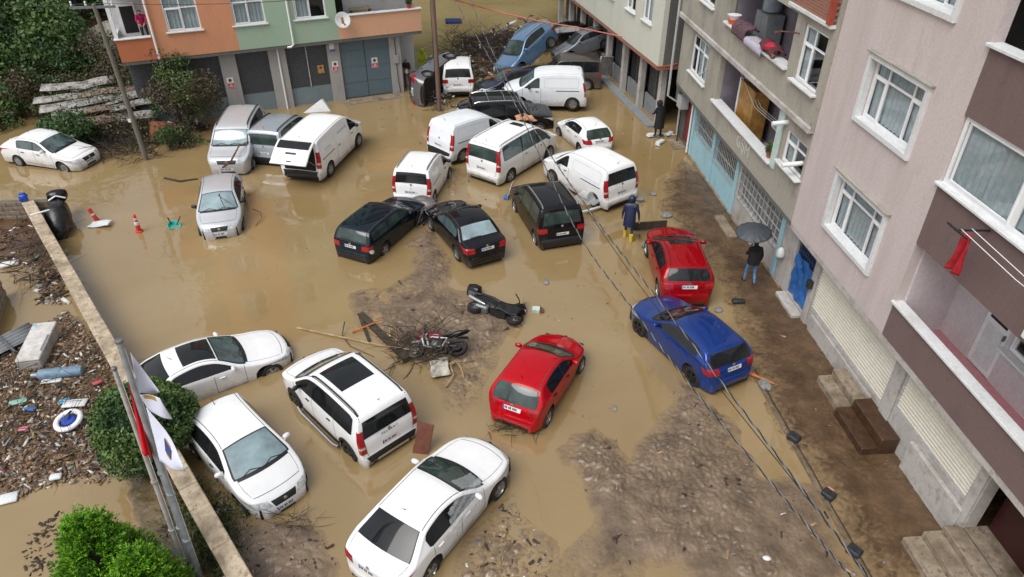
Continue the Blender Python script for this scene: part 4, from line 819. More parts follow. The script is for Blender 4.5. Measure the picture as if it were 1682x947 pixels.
def wrap(S, end, z, ft, wd, sg, off=.008):
    """points round a body corner at height z: across the end face, round the corner, along the flank"""
    sx = -1 if end == 'r' else 1; out_ = []
    for fr in lin(ft, 1, 4):
        u = S.uz(z + S.CROWN * fr * fr, end); x, y, zz = S.top(u, sg * fr, 0); out_.append((x + sx * off, y, z))
    for a_ in lin(.85, .1, 4):
        zt = z + S.R - (S.R - S.CROWN) * a_; u = S.uz(zt, end); d, _ = S.dz(u); zk = zt - S.R; ys_ = S.yside(d, max(zk, S.sill)); yc = S.yc(u); y = yc + (ys_ - yc) * math.sqrt(max(0, 1 - a_ * a_)); x = S.L / 2 - d - S.bendx(d, y); out_.append((x + sx * off * a_, sg * (y + off), z))
    u = S.uz(z + S.R, end); d0, _ = S.dz(u)
    for k in lin(.15, 1, 4): out_.append(S.side(d0 - wd * k if end == 'r' else d0 + wd * k, z, sg, off))
    return out_
def wrap_patch(S, end, z0, z1, ft, wd, sg, off=.008, n=9, taper=None):
    rows = [wrap(S, end, z, ft, wd * (taper(k) if taper else 1), sg, off) for k, z in ((i / (n - 1), z0 + (z1 - z0) * i / (n - 1)) for i in range(n))]; m = len(rows[0]); b = MB()
    b.add([p for r_ in rows for p in r_], [(i * m + j, i * m + j + 1, (i + 1) * m + j + 1, (i + 1) * m + j) for i in range(n - 1) for j in range(m - 1)]); return b
def car(name, ty_, pose, body, label, cat='car', group='flooded cars and vans', glass=None, wsg=None, rwg=None, panes=None, doors=None, van=False, panel=False, rails=None, sunroof=None, alloy=True,
        cladding=False, rear='corner', mud=True, plate=('f', 'r'), handles=M_trim, skip_rear=False, lights=True, rear_split=False, wheels=True, rearwin=True, hoodseam=True, mirror_m=None, darkbump=False):
    S = SHAPES[ty_]; X, Y, yaw, z, pit, rol, sc = pose
    root = thing(name, label, cat, (X, Y, z), (math.atan(rol), -math.atan(pit), R(yaw)), group, sc)
    root.rotation_mode = 'XYZ'
    glass = glass or M_cglass; wsg = wsg or glass; rwg = rwg or glass
    key = (ty_, body.name); me = BODY.get(key) or body_mesh(S, body); BODY[key] = me; link('body', me, root)
    ub = MB(); ub.box(-S.L / 2 + .12, S.L / 2 - .14, -S.W / 2 + .22, S.W / 2 - .22, .14, .62); ub.box(-S.L / 2 + .9, S.L / 2 - 1.0, -S.W / 2 + .08, S.W / 2 - .08, .16, .5); ub.build('underbody', M_under, root)
    # glazing
    uc, uw = S.ud(S.cowl), S.ud(S.wst)
    top_patch(S, uc + .05, uw + .05, -.985, .985, .004, 16, 16).build('windshield_seal', M_trim, root, True)
    top_patch(S, uc + .25, uw - .2, -.92, .92, .010, 16, 16).build('windshield', wsg, root, True)
    top_patch(S, uc - .25, uc + .2, -.9, .9, .004, 3, 10).build('cowl_panel', M_trim, root, True)
    wp = MB()
    for f in (-.72, .02):
        wp.tube([S.top(uc + .1, f, .02), S.top(uc + .35 + (uw - uc) * .06, f + .3, .022), S.top(uc + .2, f + .62, .02)], .010, 5)
    wp.build('wiper', M_trim, root)
    ur, ub_ = S.ud(S.rend), S.ud(S.rwb)
    if rearwin and not skip_rear:
        fw_ = .88 if van else .90
        top_patch(S, ur + (.28 if van else .05), ub_ - (.15 if van else .02), -fw_ - .035, fw_ + .035, .004, 14, 14).build('rear_window_seal', M_trim, root, True)
        if rear_split:
            for a, c in ((-fw_, -.03), (.03, fw_)): top_patch(S, ur + .35 if van else ur + .15, ub_ - .25, a, c, .007).build('rear_window', rwg, root, True)
        else: top_patch(S, ur + (.35 if van else .15), ub_ - (.25 if van else .15), -fw_, fw_, .007, 14, 14).build('rear_window', rwg, root, True)
        w2 = MB(); w2.tube([S.top(ub_ - .35, 0, .02), S.top(ub_ - .5, .55, .02)], .010, 5); w2.build('rear_wiper', M_trim, root)
    dd = panes or []
    for sg in (1, -1):
        if dd and not panel:
            b = window_strip(S, sg, dd[0][0] - .03, dd[-1][1] + .03, .0035, .075)
            if b: b.build('window_trim', M_trim, root, True)
        for (a, c) in dd:
            b = window_strip(S, sg, a, c)
            if b: b.build('side_window', glass, root, True)
        ds = doors or []
        q = MB()
        for d in ds:
            e = side_strip(S, sg, [(d, S.sill + .12), (d, S.beltz(d) - .05), (d + .0, S.beltz(d) + .03)], .014); q.add(e.v, e.f)
        if ds:
            e = side_strip(S, sg, [(ds[0], S.sill + .12), (ds[-1], S.sill + .12)], .014); q.add(e.v, e.f)
            q.build('door_gap', M_seam, root)
            for d in ds[1:]:
                h = MB(); h.obox(S.side(d - .22 if d > ds[0] else d, S.beltz(d) - .13, sg, .018), (.17, .035, .028), b=.01); h.build('door_handle', handles, root)
        if panel:     # pressed panel outline (crease shade as darker paint) and sliding door track on vans
            a, c = panel; zb_, zt_ = S.beltz(a) + .05, S.H - .24
            e = side_strip(S, sg, [(a + .08, zb_), (c - .05, zb_), (c, zb_ + .08), (c - .02, zt_ - .06), (c - .1, zt_), (a + .08, zt_), (a, zt_ - .08), (a, zb_ + .08), (a + .08, zb_)], .022, .004); e.build('panel_crease_shade', MATS.get('panel_' + body.name) or mat('panel_' + body.name, tuple(x * .72 for x in body['rgb']), .5, .05), root)
            e = side_strip(S, sg, [(c - 1.15, S.beltz(c) - .12), (c + .05, S.beltz(c) - .12)], .035, .006); e.build('door_track', M_trim, root)
        if cladding:
            for wd in S.wheels:
                e = MB(); e.grid(lambda a, k: S.side(wd + math.cos(a) * (S.r + .05 + .085 * k), S.r + .0 + math.sin(a) * (S.r + .06 + .085 * k), sg, .012), lin(.12, PI - .12, 22), (0, 1)); e.build('arch_trim', M_trim, root, True)
            e = side_patch(S, sg, lambda z: S.wheels[0] + S.r + .12, lambda z: S.wheels[1] - S.r - .12, S.sill - .01, S.sill + .17, .012, 4, 14); e.build('sill_trim', M_trim, root, True)
        # mirrors
        mb = MB(); mp = S.side(S.cowl + .42, S.beltz(S.cowl) + .10, sg, .12); mb.obox(mp, (.12, .21, .15), Matrix.Rotation(sg * .15, 3, 'Z').to_4x4(), .045); mb.bar(S.side(S.cowl + .38, S.beltz(S.cowl) + .03, sg, -.02), mp, .045); mb.build('mirror', mirror_m or (M_trim if van else body), root, True, 50)
        # roof gutters
        q = top_patch(S, S.ud(S.wst) + .3, S.ud(S.rend) - .3, sg * .97, sg * 1.0, .003, 24, 2); q.build('roof_gutter', M_seam, root)
        if rails is not None:
            q = MB(); us = lin(S.ud(S.wst + .25), S.ud(S.rend - .12), 9); pts = [Vector(S.top(u, sg * .95, .05)) for u in us]; pts[0].z -= .045; pts[-1].z -= .045; q.tube(pts, .024, 6); q.build('roof_rail', rails, root, True)
        if wheels:
            for wd in S.wheels:
                tm, rm = wheel_meshes(S.r, alloy); o = link('wheel', tm, root); o.location = (S.L / 2 - wd, sg * (S.W / 2 - .115), S.r)
                if sg < 0: o.rotation_euler = (0, 0, PI)
                link('rim', rm, o)
        if lights:
            zf = S.prof[4][1]
            hz0, hz1 = zf - .24, zf - .08
            wrap_patch(S, 'f', hz0, hz1, .66, .34 if not van else .26, sg, .009, 7, lambda k: .25 + .75 * k).build('headlight', M_hl, root, True, 60)
        if not skip_rear or rear:
            if rear == 'tall': zz = (S.belt[1] - .42, S.belt[1] + .28); wd_, ft = .07, .91
            elif rear == 'column': zz = (S.belt[1] - .35, S.H - .25); wd_, ft = .07, .91
            else: zz = (S.belt[1] - .27, S.belt[1] - .07); wd_, ft = .16, .72
            tlo = wrap_patch(S, 'r', zz[0], zz[1], ft, wd_, sg, .009).build('tail_light', M_tl, root, True, 60)
            zc = zz[0] + (zz[1] - zz[0]) * .3
            if rear != 'corner': wrap_patch(S, 'r', zc - .04, zc + .04, ft + .02, wd_ * .7, sg, .014, 3).build('reversing_lens', M_tlc, tlo, True, 60)
    # front grille and lower intake, rear bumper strip
    zf = S.prof[4][1]; u0, u1 = S.uz(zf - .24, 'f'), S.uz(zf - .09, 'f'); g_ = top_patch(S, u0, u1, -.58, .58, .008, 6, 10).build('grille', M_trim, root)
    q = MB(); q.lathe([(.05, 0), (.05, .012), (.03, .02)], 12, Matrix.Translation(S.top((u0 + u1) / 2, 0, .01)) @ Matrix.Rotation(PI / 2, 4, 'Y')); q.build('badge', M_chrome, g_)
    top_patch(S, S.uz(.28, 'f'), S.uz(.38, 'f'), -.5, .5, .008, 4, 10).build('lower_intake', M_trim, root)
    if not skip_rear:
        if darkbump: top_patch(S, S.uz(.60, 'r'), S.uz(.26, 'r'), -1.04, 1.04, .012, 8, 12).build('rear_bumper', M_trim, root, True, 60)
        zr = .56; top_patch(S, S.uz(.36, 'r'), S.uz(.24, 'r'), -.85, .85, .008, 4, 10).build('bumper_trim', M_trim, root)
        q = MB(); q.lathe([(.05, 0), (.05, .01), (.03, .016)], 12, Matrix.Translation(S.top(S.uz(S.belt[1] - (.02 if van else .06), 'r'), 0, .006)) @ Matrix.Rotation(-PI / 2, 4, 'Y')); q.build('badge', M_chrome, root)
        q = MB(); e = MB()
        if van:
            for f in (-.90, .90):
                k = top_patch(S, S.ud(S.rend) + .25, S.uz(.60, 'r'), f - .006, f + .006, .004, 20, 2); q.add(k.v, k.f)
            k = top_patch(S, S.uz(.60, 'r'), S.uz(.60, 'r') + .12, -.9, .9, .004, 2, 10); q.add(k.v, k.f)
            if rear_split: k = top_patch(S, S.ud(S.rend) + .25, S.uz(.60, 'r'), -.006, .006, .004, 20, 2); q.add(k.v, k.f)
        else:
            for f in (-.93, .93):
                k = top_patch(S, S.ud(S.rwb), S.uz(.66, 'r'), f - .006, f + .006, .004, 14, 2); q.add(k.v, k.f)
        q.build('tailgate_gap', M_seam, root)
    if hoodseam:
        q = MB()
        for f in (-.90, .90): k = top_patch(S, S.ud(.34), uc - .3, f - .006, f + .006, .003, 14, 2); q.add(k.v, k.f)
        k = top_patch(S, S.ud(.30), S.ud(.315), -.9, .9, .003, 2, 12); q.add(k.v, k.f); q.build('bonnet_gap', M_seam, root)
    for e in plate:
        if e == 'r' and skip_rear: continue
        zp = (.44 if e == 'f' else (S.belt[1] - .22 if not van else S.belt[1] - .40)); u0, u1 = S.uz(zp, e), S.uz(zp + .115, e)
        hw = .26 / S.yc((u0 + u1) / 2); pl = top_patch(S, u0, u1, -hw, hw, .014, 2, 8).build('number_plate', M_plate, root)
        sgn = 1 if e == 'r' else -1                                   # left as read from outside
        top_patch(S, u0, u1, sgn * hw, sgn * hw * .86, .017, 2, 3).build('blue_strip', M_pblue, pl)
        q = MB(); x = .78; us = (u0 + (u1 - u0) * .22, u0 + (u1 - u0) * .78)
        for n in (2, 2, 3):
            for k in range(n): c = top_patch(S, us[0], us[1], sgn * hw * x, sgn * hw * (x - .12), .017, 2, 2); q.add(c.v, c.f); x -= .17
            x -= .10
        tag(q.build('plate_characters', M_ink, pl), kind='stuff')
    if sunroof:
        a, c, f = sunroof; top_patch(S, S.ud(a), S.ud(c), -f, f, .006, 14, 10).build('sunroof', M_cglass, root, True)
    q = MB(); p = Vector(S.top(S.ud(S.rend - .25), 0, 0)); q.tube([p, p + Vector((-.12, 0, .16))], [.012, .004], 5); q.build('antenna', M_trim, root)
    return root
BODY = {}
def pm(name, col, **k):
    m = paint(name, col, **k); m['rgb'] = col; return m
P_white = pm('white_paint', (.82, .83, .84), mud=.75); P_white2 = pm('cool_white_paint', (.74, .77, .81), mud=.7); P_silver = pm('silver_paint', (.56, .58, .61), metal=.35, mud=.4); P_silver2 = pm('blue_silver_paint', (.40, .44, .50), metal=.35, mud=.4)
P_black = pm('black_paint', (.006, .006, .008), mud=.18); P_teal = pm('dark_teal_paint', (.004, .011, .018), mud=.18); P_red = pm('bright_red_paint', (.42, .0015, .008), mud=.06); P_crim = pm('crimson_paint', (.28, .0015, .006), metal=.1, mud=.10)
P_blue = pm('metallic_blue_paint', (.002, .042, .26), metal=.5, mud=.04); P_brown = pm('brown_grey_paint', (.085, .075, .066), metal=.3); P_steel = pm('steel_blue_paint', (.12, .22, .37), metal=.4, mud=.25); P_grey = pm('graphite_paint', (.15, .16, .19), metal=.4); P_ltgrey = pm('grey_paint', (.19, .20, .23), metal=.4)
# ---- near and middle cars
d_c = dict(panes=[(1.25, 2.12), (2.17, 3.05)], doors=[1.12, 2.14, 3.08])
c206 = car('red_hatchback', 'hatch', (.81, 15.19, 63.7, -.06, -.009, -.008, 1.004), P_red, 'bright red hatchback with its wheels on the shallows in the middle', glass=M_cglass, wsg=M_cglass_g, rwg=M_cglass_g, **d_c)
crif = car('white_people_carrier', 'mpv', (-4.59, 14.23, 134.5, -.16, .018, .014, .981), P_white, 'white people carrier with black roof rails and large glass roof', 'car', rails=M_trim, sunroof=(1.95, 3.05, .72), van=True, rear='tall', cladding=True, wsg=M_cglass_g, panes=[(1.05, 1.98), (2.05, 3.05), (3.10, 3.92)], doors=[1.0, 2.02, 3.1], alloy='dark')
car('white_hatchback', 'city', (-6.75, 12.32, 315.5, -.2, -.04, -.01, .975), P_white, 'white hatchback facing the camera in front of the round bush', wsg=M_cglass_sky, panes=[(1.25, 2.2), (2.25, 3.2)], doors=[1.1, 2.22, 3.22])
car('white_coupe', 'coupe', (-8.75, 15.75, 34.0, -.28, -.01, .0, .97), P_white, 'white saloon with black glass roof wedged behind the round bush', wsg=M_cglass_l, sunroof=(2.24, 3.15, .86), panes=[(1.6, 2.45), (2.5, 3.75)], doors=[1.5, 2.47], handles=P_white)
csed = car('white_saloon', 'sedan', (-1.77, 10.67, 55.9, -.12, .035, -.02, .995), P_white, 'white saloon with torn plastic over its front side window, bottom centre', wsg=M_cglass_g, panes=[(1.5, 2.35), (2.4, 3.45)], doors=[1.4, 2.37, 3.4], handles=P_white)
car('blue_hatchback', 'compact', (5.35, 16.97, 117.1, -.08, .0, .009, .995), P_blue, 'metallic blue hatchback resting on the mud by the pavement', panes=[(1.5, 2.45), (2.5, 3.55)], doors=[1.4, 2.47, 3.45], alloy='dark', handles=P_blue)
car('red_crossover', 'cross', (5.84, 21.13, 89.7, -.05, .021, -.004, 1.007), P_crim, 'crimson crossover with sunroof just behind the blue hatchback', panes=[(1.4, 2.35), (2.4, 3.4)], doors=[1.3, 2.37, 3.3], sunroof=(2.05, 2.4, .68), rails=P_crim, handles=P_crim)
car('black_van', 'mpv', (1.30, 24.97, 106.2, -.13, .001, 0, .988), P_black, 'black passenger van with silver roof rails and grey rear bumper', 'van', darkbump=True, rails=M_chrome, van=True, rear='corner', glass=M_cglass_g, panes=[(1.05, 1.98), (2.05, 3.05), (3.10, 3.95)], doors=[1.0, 2.02, 3.1])
car('black_saloon', 'oldsedan', (-1.86, 23.51, 118.2, -.02, .009, -.004, 1.016), P_black, 'old black saloon with pale rear window, nose among wreckage', glass=M_cglass_l, rwg=M_cglass_sky, panes=[(1.3, 2.15), (2.2, 3.0), (3.04, 3.3)], doors=[1.2, 2.17, 3.02], alloy=True)
car('dark_estate_car', 'wagon', (-4.97, 23.94, 64.6, -.10, .022, -.012, .987), P_teal, 'dark green estate car with a broken rear lamp beside the mud bank', glass=M_cglass_g, panes=[(1.3, 2.1), (2.15, 2.95), (3.0, 4.0)], doors=[1.2, 2.12, 2.97])
# ---- white vans in the middle
car('white_small_van', 'smallvan', (-3.83, 28.18, 79.3, -.12, -.012, .006, .991), P_white, 'small white van with dark split rear windows behind the dark estate car', 'van', van=True, rear='tall', rails=M_rim, rear_split=True, panes=[(.95, 1.75)], doors=[.92, 1.8], panel=(1.95, 3.45))
car('white_panel_van', 'mpv', (-1.89, 32.29, 45.3, -.02, -.034, .001, 1.017), P_white2, 'windowless white panel van just left of the white minibus', 'van', darkbump=True, van=True, rear='tall', rearwin=False, panes=[(1.05, 1.95)], doors=[1.0, 2.02], panel=(2.2, 3.95))
car('white_minibus', 'bigvan', (.14, 30.45, 53.5, -.04, .012, -.008, 1.005), P_white, 'white minibus with green-tinted windows and crumpled rear bumper', 'minibus', van=True, rear='column', glass=M_cglass_l, wsg=M_cglass_l, rwg=M_cglass_g, rails=P_white, panes=[(.95, 1.85), (2.0, 3.1), (3.2, 4.5)], doors=[.9, 1.92, 3.15], sunroof=(2.1, 2.45, .45))
car('white_cargo_van', 'mpv', (3.26, 27.94, 125.7, -.02, .006, .003, 1.024), P_white, 'white cargo van with dark rear doors next to the person in navy', 'van', van=True, rear='tall', panes=[(1.05, 1.9)], doors=[1.0, 2.0], panel=(2.2, 3.95), rear_split=True)
car('white_old_hatchback', 'hatch', (3.52, 33.20, 112.2, -.15, -.01, .006, .987), P_white, 'white hatchback with green seat seen through its rear window', rwg=M_cglass_g, **d_c)
# ---- left group
tr = car('white_transporter_van', 'bigvan', (-8.70, 30.92, 77.0, .08, .02, .002, 1.04), P_white, 'long white van with its tailgate hanging half open', 'van', van=True, rear='tall', skip_rear=True, rearwin=False, panes=[(.95, 1.75)], doors=[.9, 1.82, 3.2], panel=(3.3, 4.6))
car('silver_blue_van', 'mpv', (-11.0, 32.36, 79.1, -.13, .008, 0, .991), P_silver2, 'silver blue van with dark roof rails squeezed beside the long white van', 'van', darkbump=True, van=True, rear='tall', rails=M_trim, glass=M_cglass_g, panes=[(1.05, 1.98), (2.05, 3.05), (3.10, 3.92)], doors=[1.0, 2.02, 3.1])
car('silver_people_carrier', 'mpv', (-12.89, 31.36, 273.1, -.02, -.05, .001, 1.015), P_silver, 'silver people carrier with a branch across its bonnet, facing the camera', 'car', van=True, rear='tall', rails=M_trim, wsg=M_cglass_sky, glass=M_cglass, panes=[(1.05, 1.98), (2.05, 3.05), (3.10, 3.92)], doors=[1.0, 2.02, 3.1])
car('silver_hatchback', 'city', (-11.78, 25.48, 285.9, -.20, -.023, .002, .99), P_silver, 'silver hatchback standing alone in open water with twigs on its windscreen', wsg=M_cglass_sky, panes=[(1.25, 2.2), (2.25, 3.2)], doors=[1.1, 2.22, 3.22], mirror_m=M_trim)
car('white_old_saloon', 'oldsedan', (-21.55, 30.78, 346.2, -.10, -.031, .002, 1.021), P_white, 'white saloon sunk to its wheels at the left edge under the shrub', glass=M_cglass_l, wsg=M_cglass_l, panes=[(1.3, 2.15), (2.2, 3.05)], doors=[1.2, 2.17, 3.02], alloy=False)
# ---- the pile-up at the back
car('white_family_van', 'smallvan', (-3.17, 41.22, 94.2, .04, 0, 0, 1.029), P_white, 'small white family van by the wooden pole, rear towards the camera', 'van', van=True, rear='corner', panes=[(.95, 1.75), (1.8, 2.7), (2.75, 3.45)], doors=[.92, 1.77, 2.72])
car('white_side_van', 'mpv', (1.78, 38.1, 177.1, .12, -.004, -.003, 1.06), P_white2, 'white panel van seen side-on in front of the brown off-roader', 'van', van=True, rear='tall', rearwin=False, wsg=M_cglass_l, glass=M_cglass_g, panes=[(1.05, 1.95)], doors=[1.0, 2.02], panel=(2.2, 3.95))
car('brown_off_roader', 'jeep', (3.11, 41.55, 179.7, -.10, -.003, -.009, .992), P_brown, 'boxy brown off-roader with its tailgate swung open behind the white van', 'car', van=True, rear='corner', panes=[(1.6, 2.4), (2.45, 3.15), (3.2, 4.05)], doors=[1.5, 2.42, 3.17])
suv = car('black_off_roader', 'jeep', (-.10, 35.35, 8.0, -.36, -.006, .012, 1.03), P_black, 'black off-roader with silver roof bars, sunk behind the white minibus', 'car', van=True, rear='corner', rails=M_chrome, wsg=M_cglass_l, panes=[(1.6, 2.4), (2.45, 3.15), (3.2, 4.05)], doors=[1.5, 2.42, 3.17])
S = SHAPES['jeep']
for d in (1.75, 2.5, 3.3):
    q = MB(); q.tube([S.top(S.ud(d), -.95, .05), S.top(S.ud(d), 0, .07), S.top(S.ud(d), .95, .05)], .022, 6); q.build('roof_bar', M_chrome, suv)
dk = car('dark_saloon', 'oldsedan', (-.95, 37.3, 176, -.35, -.02, .02, 1.0), P_black, 'dark saloon mostly hidden between black off-roader and white side-on van', glass=M_cglass_g, panes=[(1.3, 2.15), (2.2, 3.0)], doors=[1.2, 2.17, 3.02])
car('navy_car', 'hatch', (-.2, 40.3, 200, -.05, -.05, .05, 1.0), pm('navy_paint', (.012, .02, .045), metal=.3, mud=.3), 'dark navy car buried under the nose of the steel blue car', wsg=M_cglass_g, **d_c)
# tipped and stacked cars: placed by full rotation
def tilt(o, rx, ry, rz): o.rotation_euler = (R(rx), R(ry), R(rz)); return o
bs = car('steel_blue_car', 'cross', (1.0, 42.6, 235, 1.15, 0, 0, 1.05), P_steel, 'steel blue car tipped nose-down on top of the pile', rails=M_chrome, wsg=M_cglass_g, panes=[(1.4, 2.35), (2.4, 3.4)], doors=[1.3, 2.37, 3.3])
tilt(bs, 10, 24, 222)
gc = car('grey_crossover', 'compact', (4.55, 45.4, 190, .75, 0, 0, .95), P_ltgrey, 'grey car heaped on the pile behind the brown off-roader', panes=[(1.5, 2.45), (2.5, 3.6)], doors=[1.4, 2.47, 3.45]); tilt(gc, 6, 14, 196)
dc = car('dark_car_in_shadow', 'compact', (3.2, 48.6, 170, .35, 0, 0, 1.0), P_black, 'black car jammed deepest in the pile under the cream house', panes=[(1.5, 2.45), (2.5, 3.6)], doors=[1.4, 2.47]); tilt(dc, 0, 8, 165)
sl = car('overturned_dark_car', 'compact', (-3.80, 39.6, 70, .92, 0, 0, 1.02), P_grey, 'dark grey car lying on its side against the wooden pole', panes=[(1.5, 2.45), (2.5, 3.6)], doors=[1.4, 2.47, 3.45]); tilt(sl, -84, -6, 66)
# ---- special pieces on cars
# tailgate of the long white van, dark patch painted for its shaded load bay
S = SHAPES['bigvan']; L2 = S.L / 2
q = top_patch(S, S.uz(1.72, 'r'), S.uz(.62, 'r'), -.86, .86, .009, 14, 10); q.build('bay_shade', M_under, tr)
q = top_patch(S, S.uz(.60, 'r'), S.uz(.26, 'r'), -1.0, 1.0, .02, 8, 10); q.build('rear_bumper', M_trim, tr, True)
hinge = Vector((-L2 + .2, 0, 1.86)); a = R(60)
def tg(k, f, off=0):           # k down the gate, f across
    l = k * 1.22; bow = .06 * math.sin(min(1, k * 1.2) * PI)
    p = hinge + Vector((-math.sin(a) * l - math.cos(a) * (bow + off), 0, -math.cos(a) * l + math.sin(a) * (bow + off))); p.y = f * .83 * (1 - .03 * f * f); return p
q = MB(); q.grid(lambda k, f: tg(k, f), lin(0, 1, 14), lin(-1, 1, 12)); o = q.build('tailgate', P_white, tr, True, 60); m_ = o.modifiers.new('thick', 'SOLIDIFY'); m_.thickness = .05; m_.offset = 0
q = MB(); q.grid(lambda k, f: tg(k, f, .04), lin(.06, .40, 6), lin(-.88, .88, 8)); q.build('tailgate_window', M_cglass, o, True)
q = MB(); q.grid(lambda k, f: tg(k, f, .045), lin(.55, .62, 3), lin(-.28, .28, 3)); q.build('grip', M_trim, o); q = MB(); q.grid(lambda k, f: tg(k, f, .04), lin(.66, .74, 3), lin(-.30, .30, 3)); q.build('plate_recess', M_plate, o); q = MB(); q.grid(lambda k, f: tg(k, f, .045), lin(.86, .90, 3), lin(-.12, .12, 3)); q.build('lock', M_trim, o)
for sg in (-1, 1):
    q = MB(); q.tube([(-L2 + .16, sg * .74, .75), tuple(tg(.75, sg * .9))], .02, 6); q.build('gas_strut', M_metal, tr)
q = MB(); q.box(-L2 + .1, -L2 + 1.4, -.8, .8, .60, .66); q.build('load_floor', M_metal, tr)
# faded company marks on the van side (too blurred to read in detail): blue wordmark and grey logo strokes
def side_marks(S, root, sg, d0, z0, w_, h_, n, m, lean=.25):
    q = MB(); st = w_ / n
    for i in range(n):
        d = d0 - i * st if sg < 0 else d0 + i * st; hh = h_ * random.choice((.62, .62, .7, 1.0)); dd_ = -st * .62 if sg < 0 else st * .62
        q.add([S.side(d + dd_ * u_ + (-1 if sg < 0 else 1) * lean * h_ * v_ * .3, z0 + hh * v_, sg, .006) for u_, v_ in ((0, 0), (.42, 0), (.42, 1), (0, 1))], [(0, 1, 2, 3)]); q.add([S.side(d + dd_ * u_, z0 + hh * v_, sg, .006) for u_, v_ in ((.42, .75), (1, .75), (1, 1), (.42, 1))], [(0, 1, 2, 3)])
    tag(q.build('side_lettering', m, root), kind='stuff')
side_marks(S, tr, -1, 2.85, 1.42, .95, .13, 7, mat('livery_blue', (.10, .17, .55), .4)); side_marks(S, tr, -1, 4.25, 1.25, .62, .12, 5, mat('livery_grey', (.33, .34, .36), .4))
# tailgate badge and step bumper on the people carrier
S = SHAPES['mpv']
me = text_mesh('P E U G E O T', .085, .004); me.materials.append(M_metal); o = link('badge_lettering', me, crif); p = S.top(S.uz(1.06, 'r'), 0, .012); o.location = p; o.rotation_euler = (PI / 2 - .03, 0, -PI / 2)
q = top_patch(S, S.uz(.60, 'r'), S.uz(.40, 'r'), -1.02, 1.02, .012, 6, 12); q.build('bumper_cover', M_trim, crif, True)
q = top_patch(S, S.uz(.46, 'r'), S.uz(.36, 'r'), -.7, .7, .03, 4, 12); q.build('tread_plate', M_chrome, crif)
q = MB()
for sg in (1, -1): q.tube([S.side(1.15, .30, sg, .10), S.side(1.4, .26, sg, .14), S.side(3.1, .26, sg, .14), S.side(3.3, .30, sg, .10)], .045, 8)
q.build('side_step', M_chrome, crif, True)
# torn plastic film on the white saloon
S = SHAPES['sedan']
Mfilm = bpy.data.materials.new('torn_clear_film'); Mfilm.use_nodes = True; t_ = Mfilm.node_tree; bb = t_.nodes['Principled BSDF']; bb.inputs['Base Color'].default_value = (.75, .78, .80, 1); bb.inputs['Roughness'].default_value = .25; bb.inputs['Alpha'].default_value = .28
q = MB()
q.grid(lambda d, k: tuple(Vector(S.side(d + .10 * math.sin(k * 5), .78 + k * .60 * (1 - .25 * abs(d - 2.1)), -1, .02 + .03 * abs(math.sin(d * 17 + k * 9)) + .02 * math.sin(k * 23 + d * 5)))), lin(1.45, 2.75, 30), lin(0, 1, 18)); q.build('plastic_film', Mfilm, csed, True, 80)
q = MB(); uc = S.ud(S.cowl); q.grid(lambda u, f: tuple(Vector(S.top(u, f, .02 + .03 * abs(math.sin(u * 3 + f * 21))))), lin(uc + .2, S.ud(S.wst) - .6, 10), lin(-.95, -.45, 12)); q.build('plastic_film', Mfilm, csed, True, 80)
# tailgate of the brown off-roader swung open
t = MB(); t.obox((-2.45, -.35, 1.15), (.10, 1.5, 1.1), Matrix.Rotation(R(-38), 4, 'Z') @ Matrix.Rotation(R(14), 4, 'X'), .03); jo = [o for o in bpy.data.objects if o.name == 'brown_off_roader'][0]; t.build('open_tailgate', mat('pale_tailgate_inner', (.35, .34, .33), .6, .3, 3), jo)
S = SHAPES['jeep']
for f in lin(-.75, .75, 7): top_patch(S, S.ud(1.9), S.ud(3.95), f - .035, f + .035, .014, 14, 2).build('roof_rib', P_brown, jo)
# broken rear lamp on the estate
S = SHAPES['wagon']; eo = [o for o in bpy.data.objects if o.name == 'dark_estate_car'][0]
q = MB(); q.lathe([(.11, 0), (.10, .05), (.04, .06)], 14, Matrix.Translation(S.side(4.22, .66, -1, -.02)) @ Matrix.Rotation(R(60), 4, 'X')); q.build('broken_lamp', M_hl, eo)
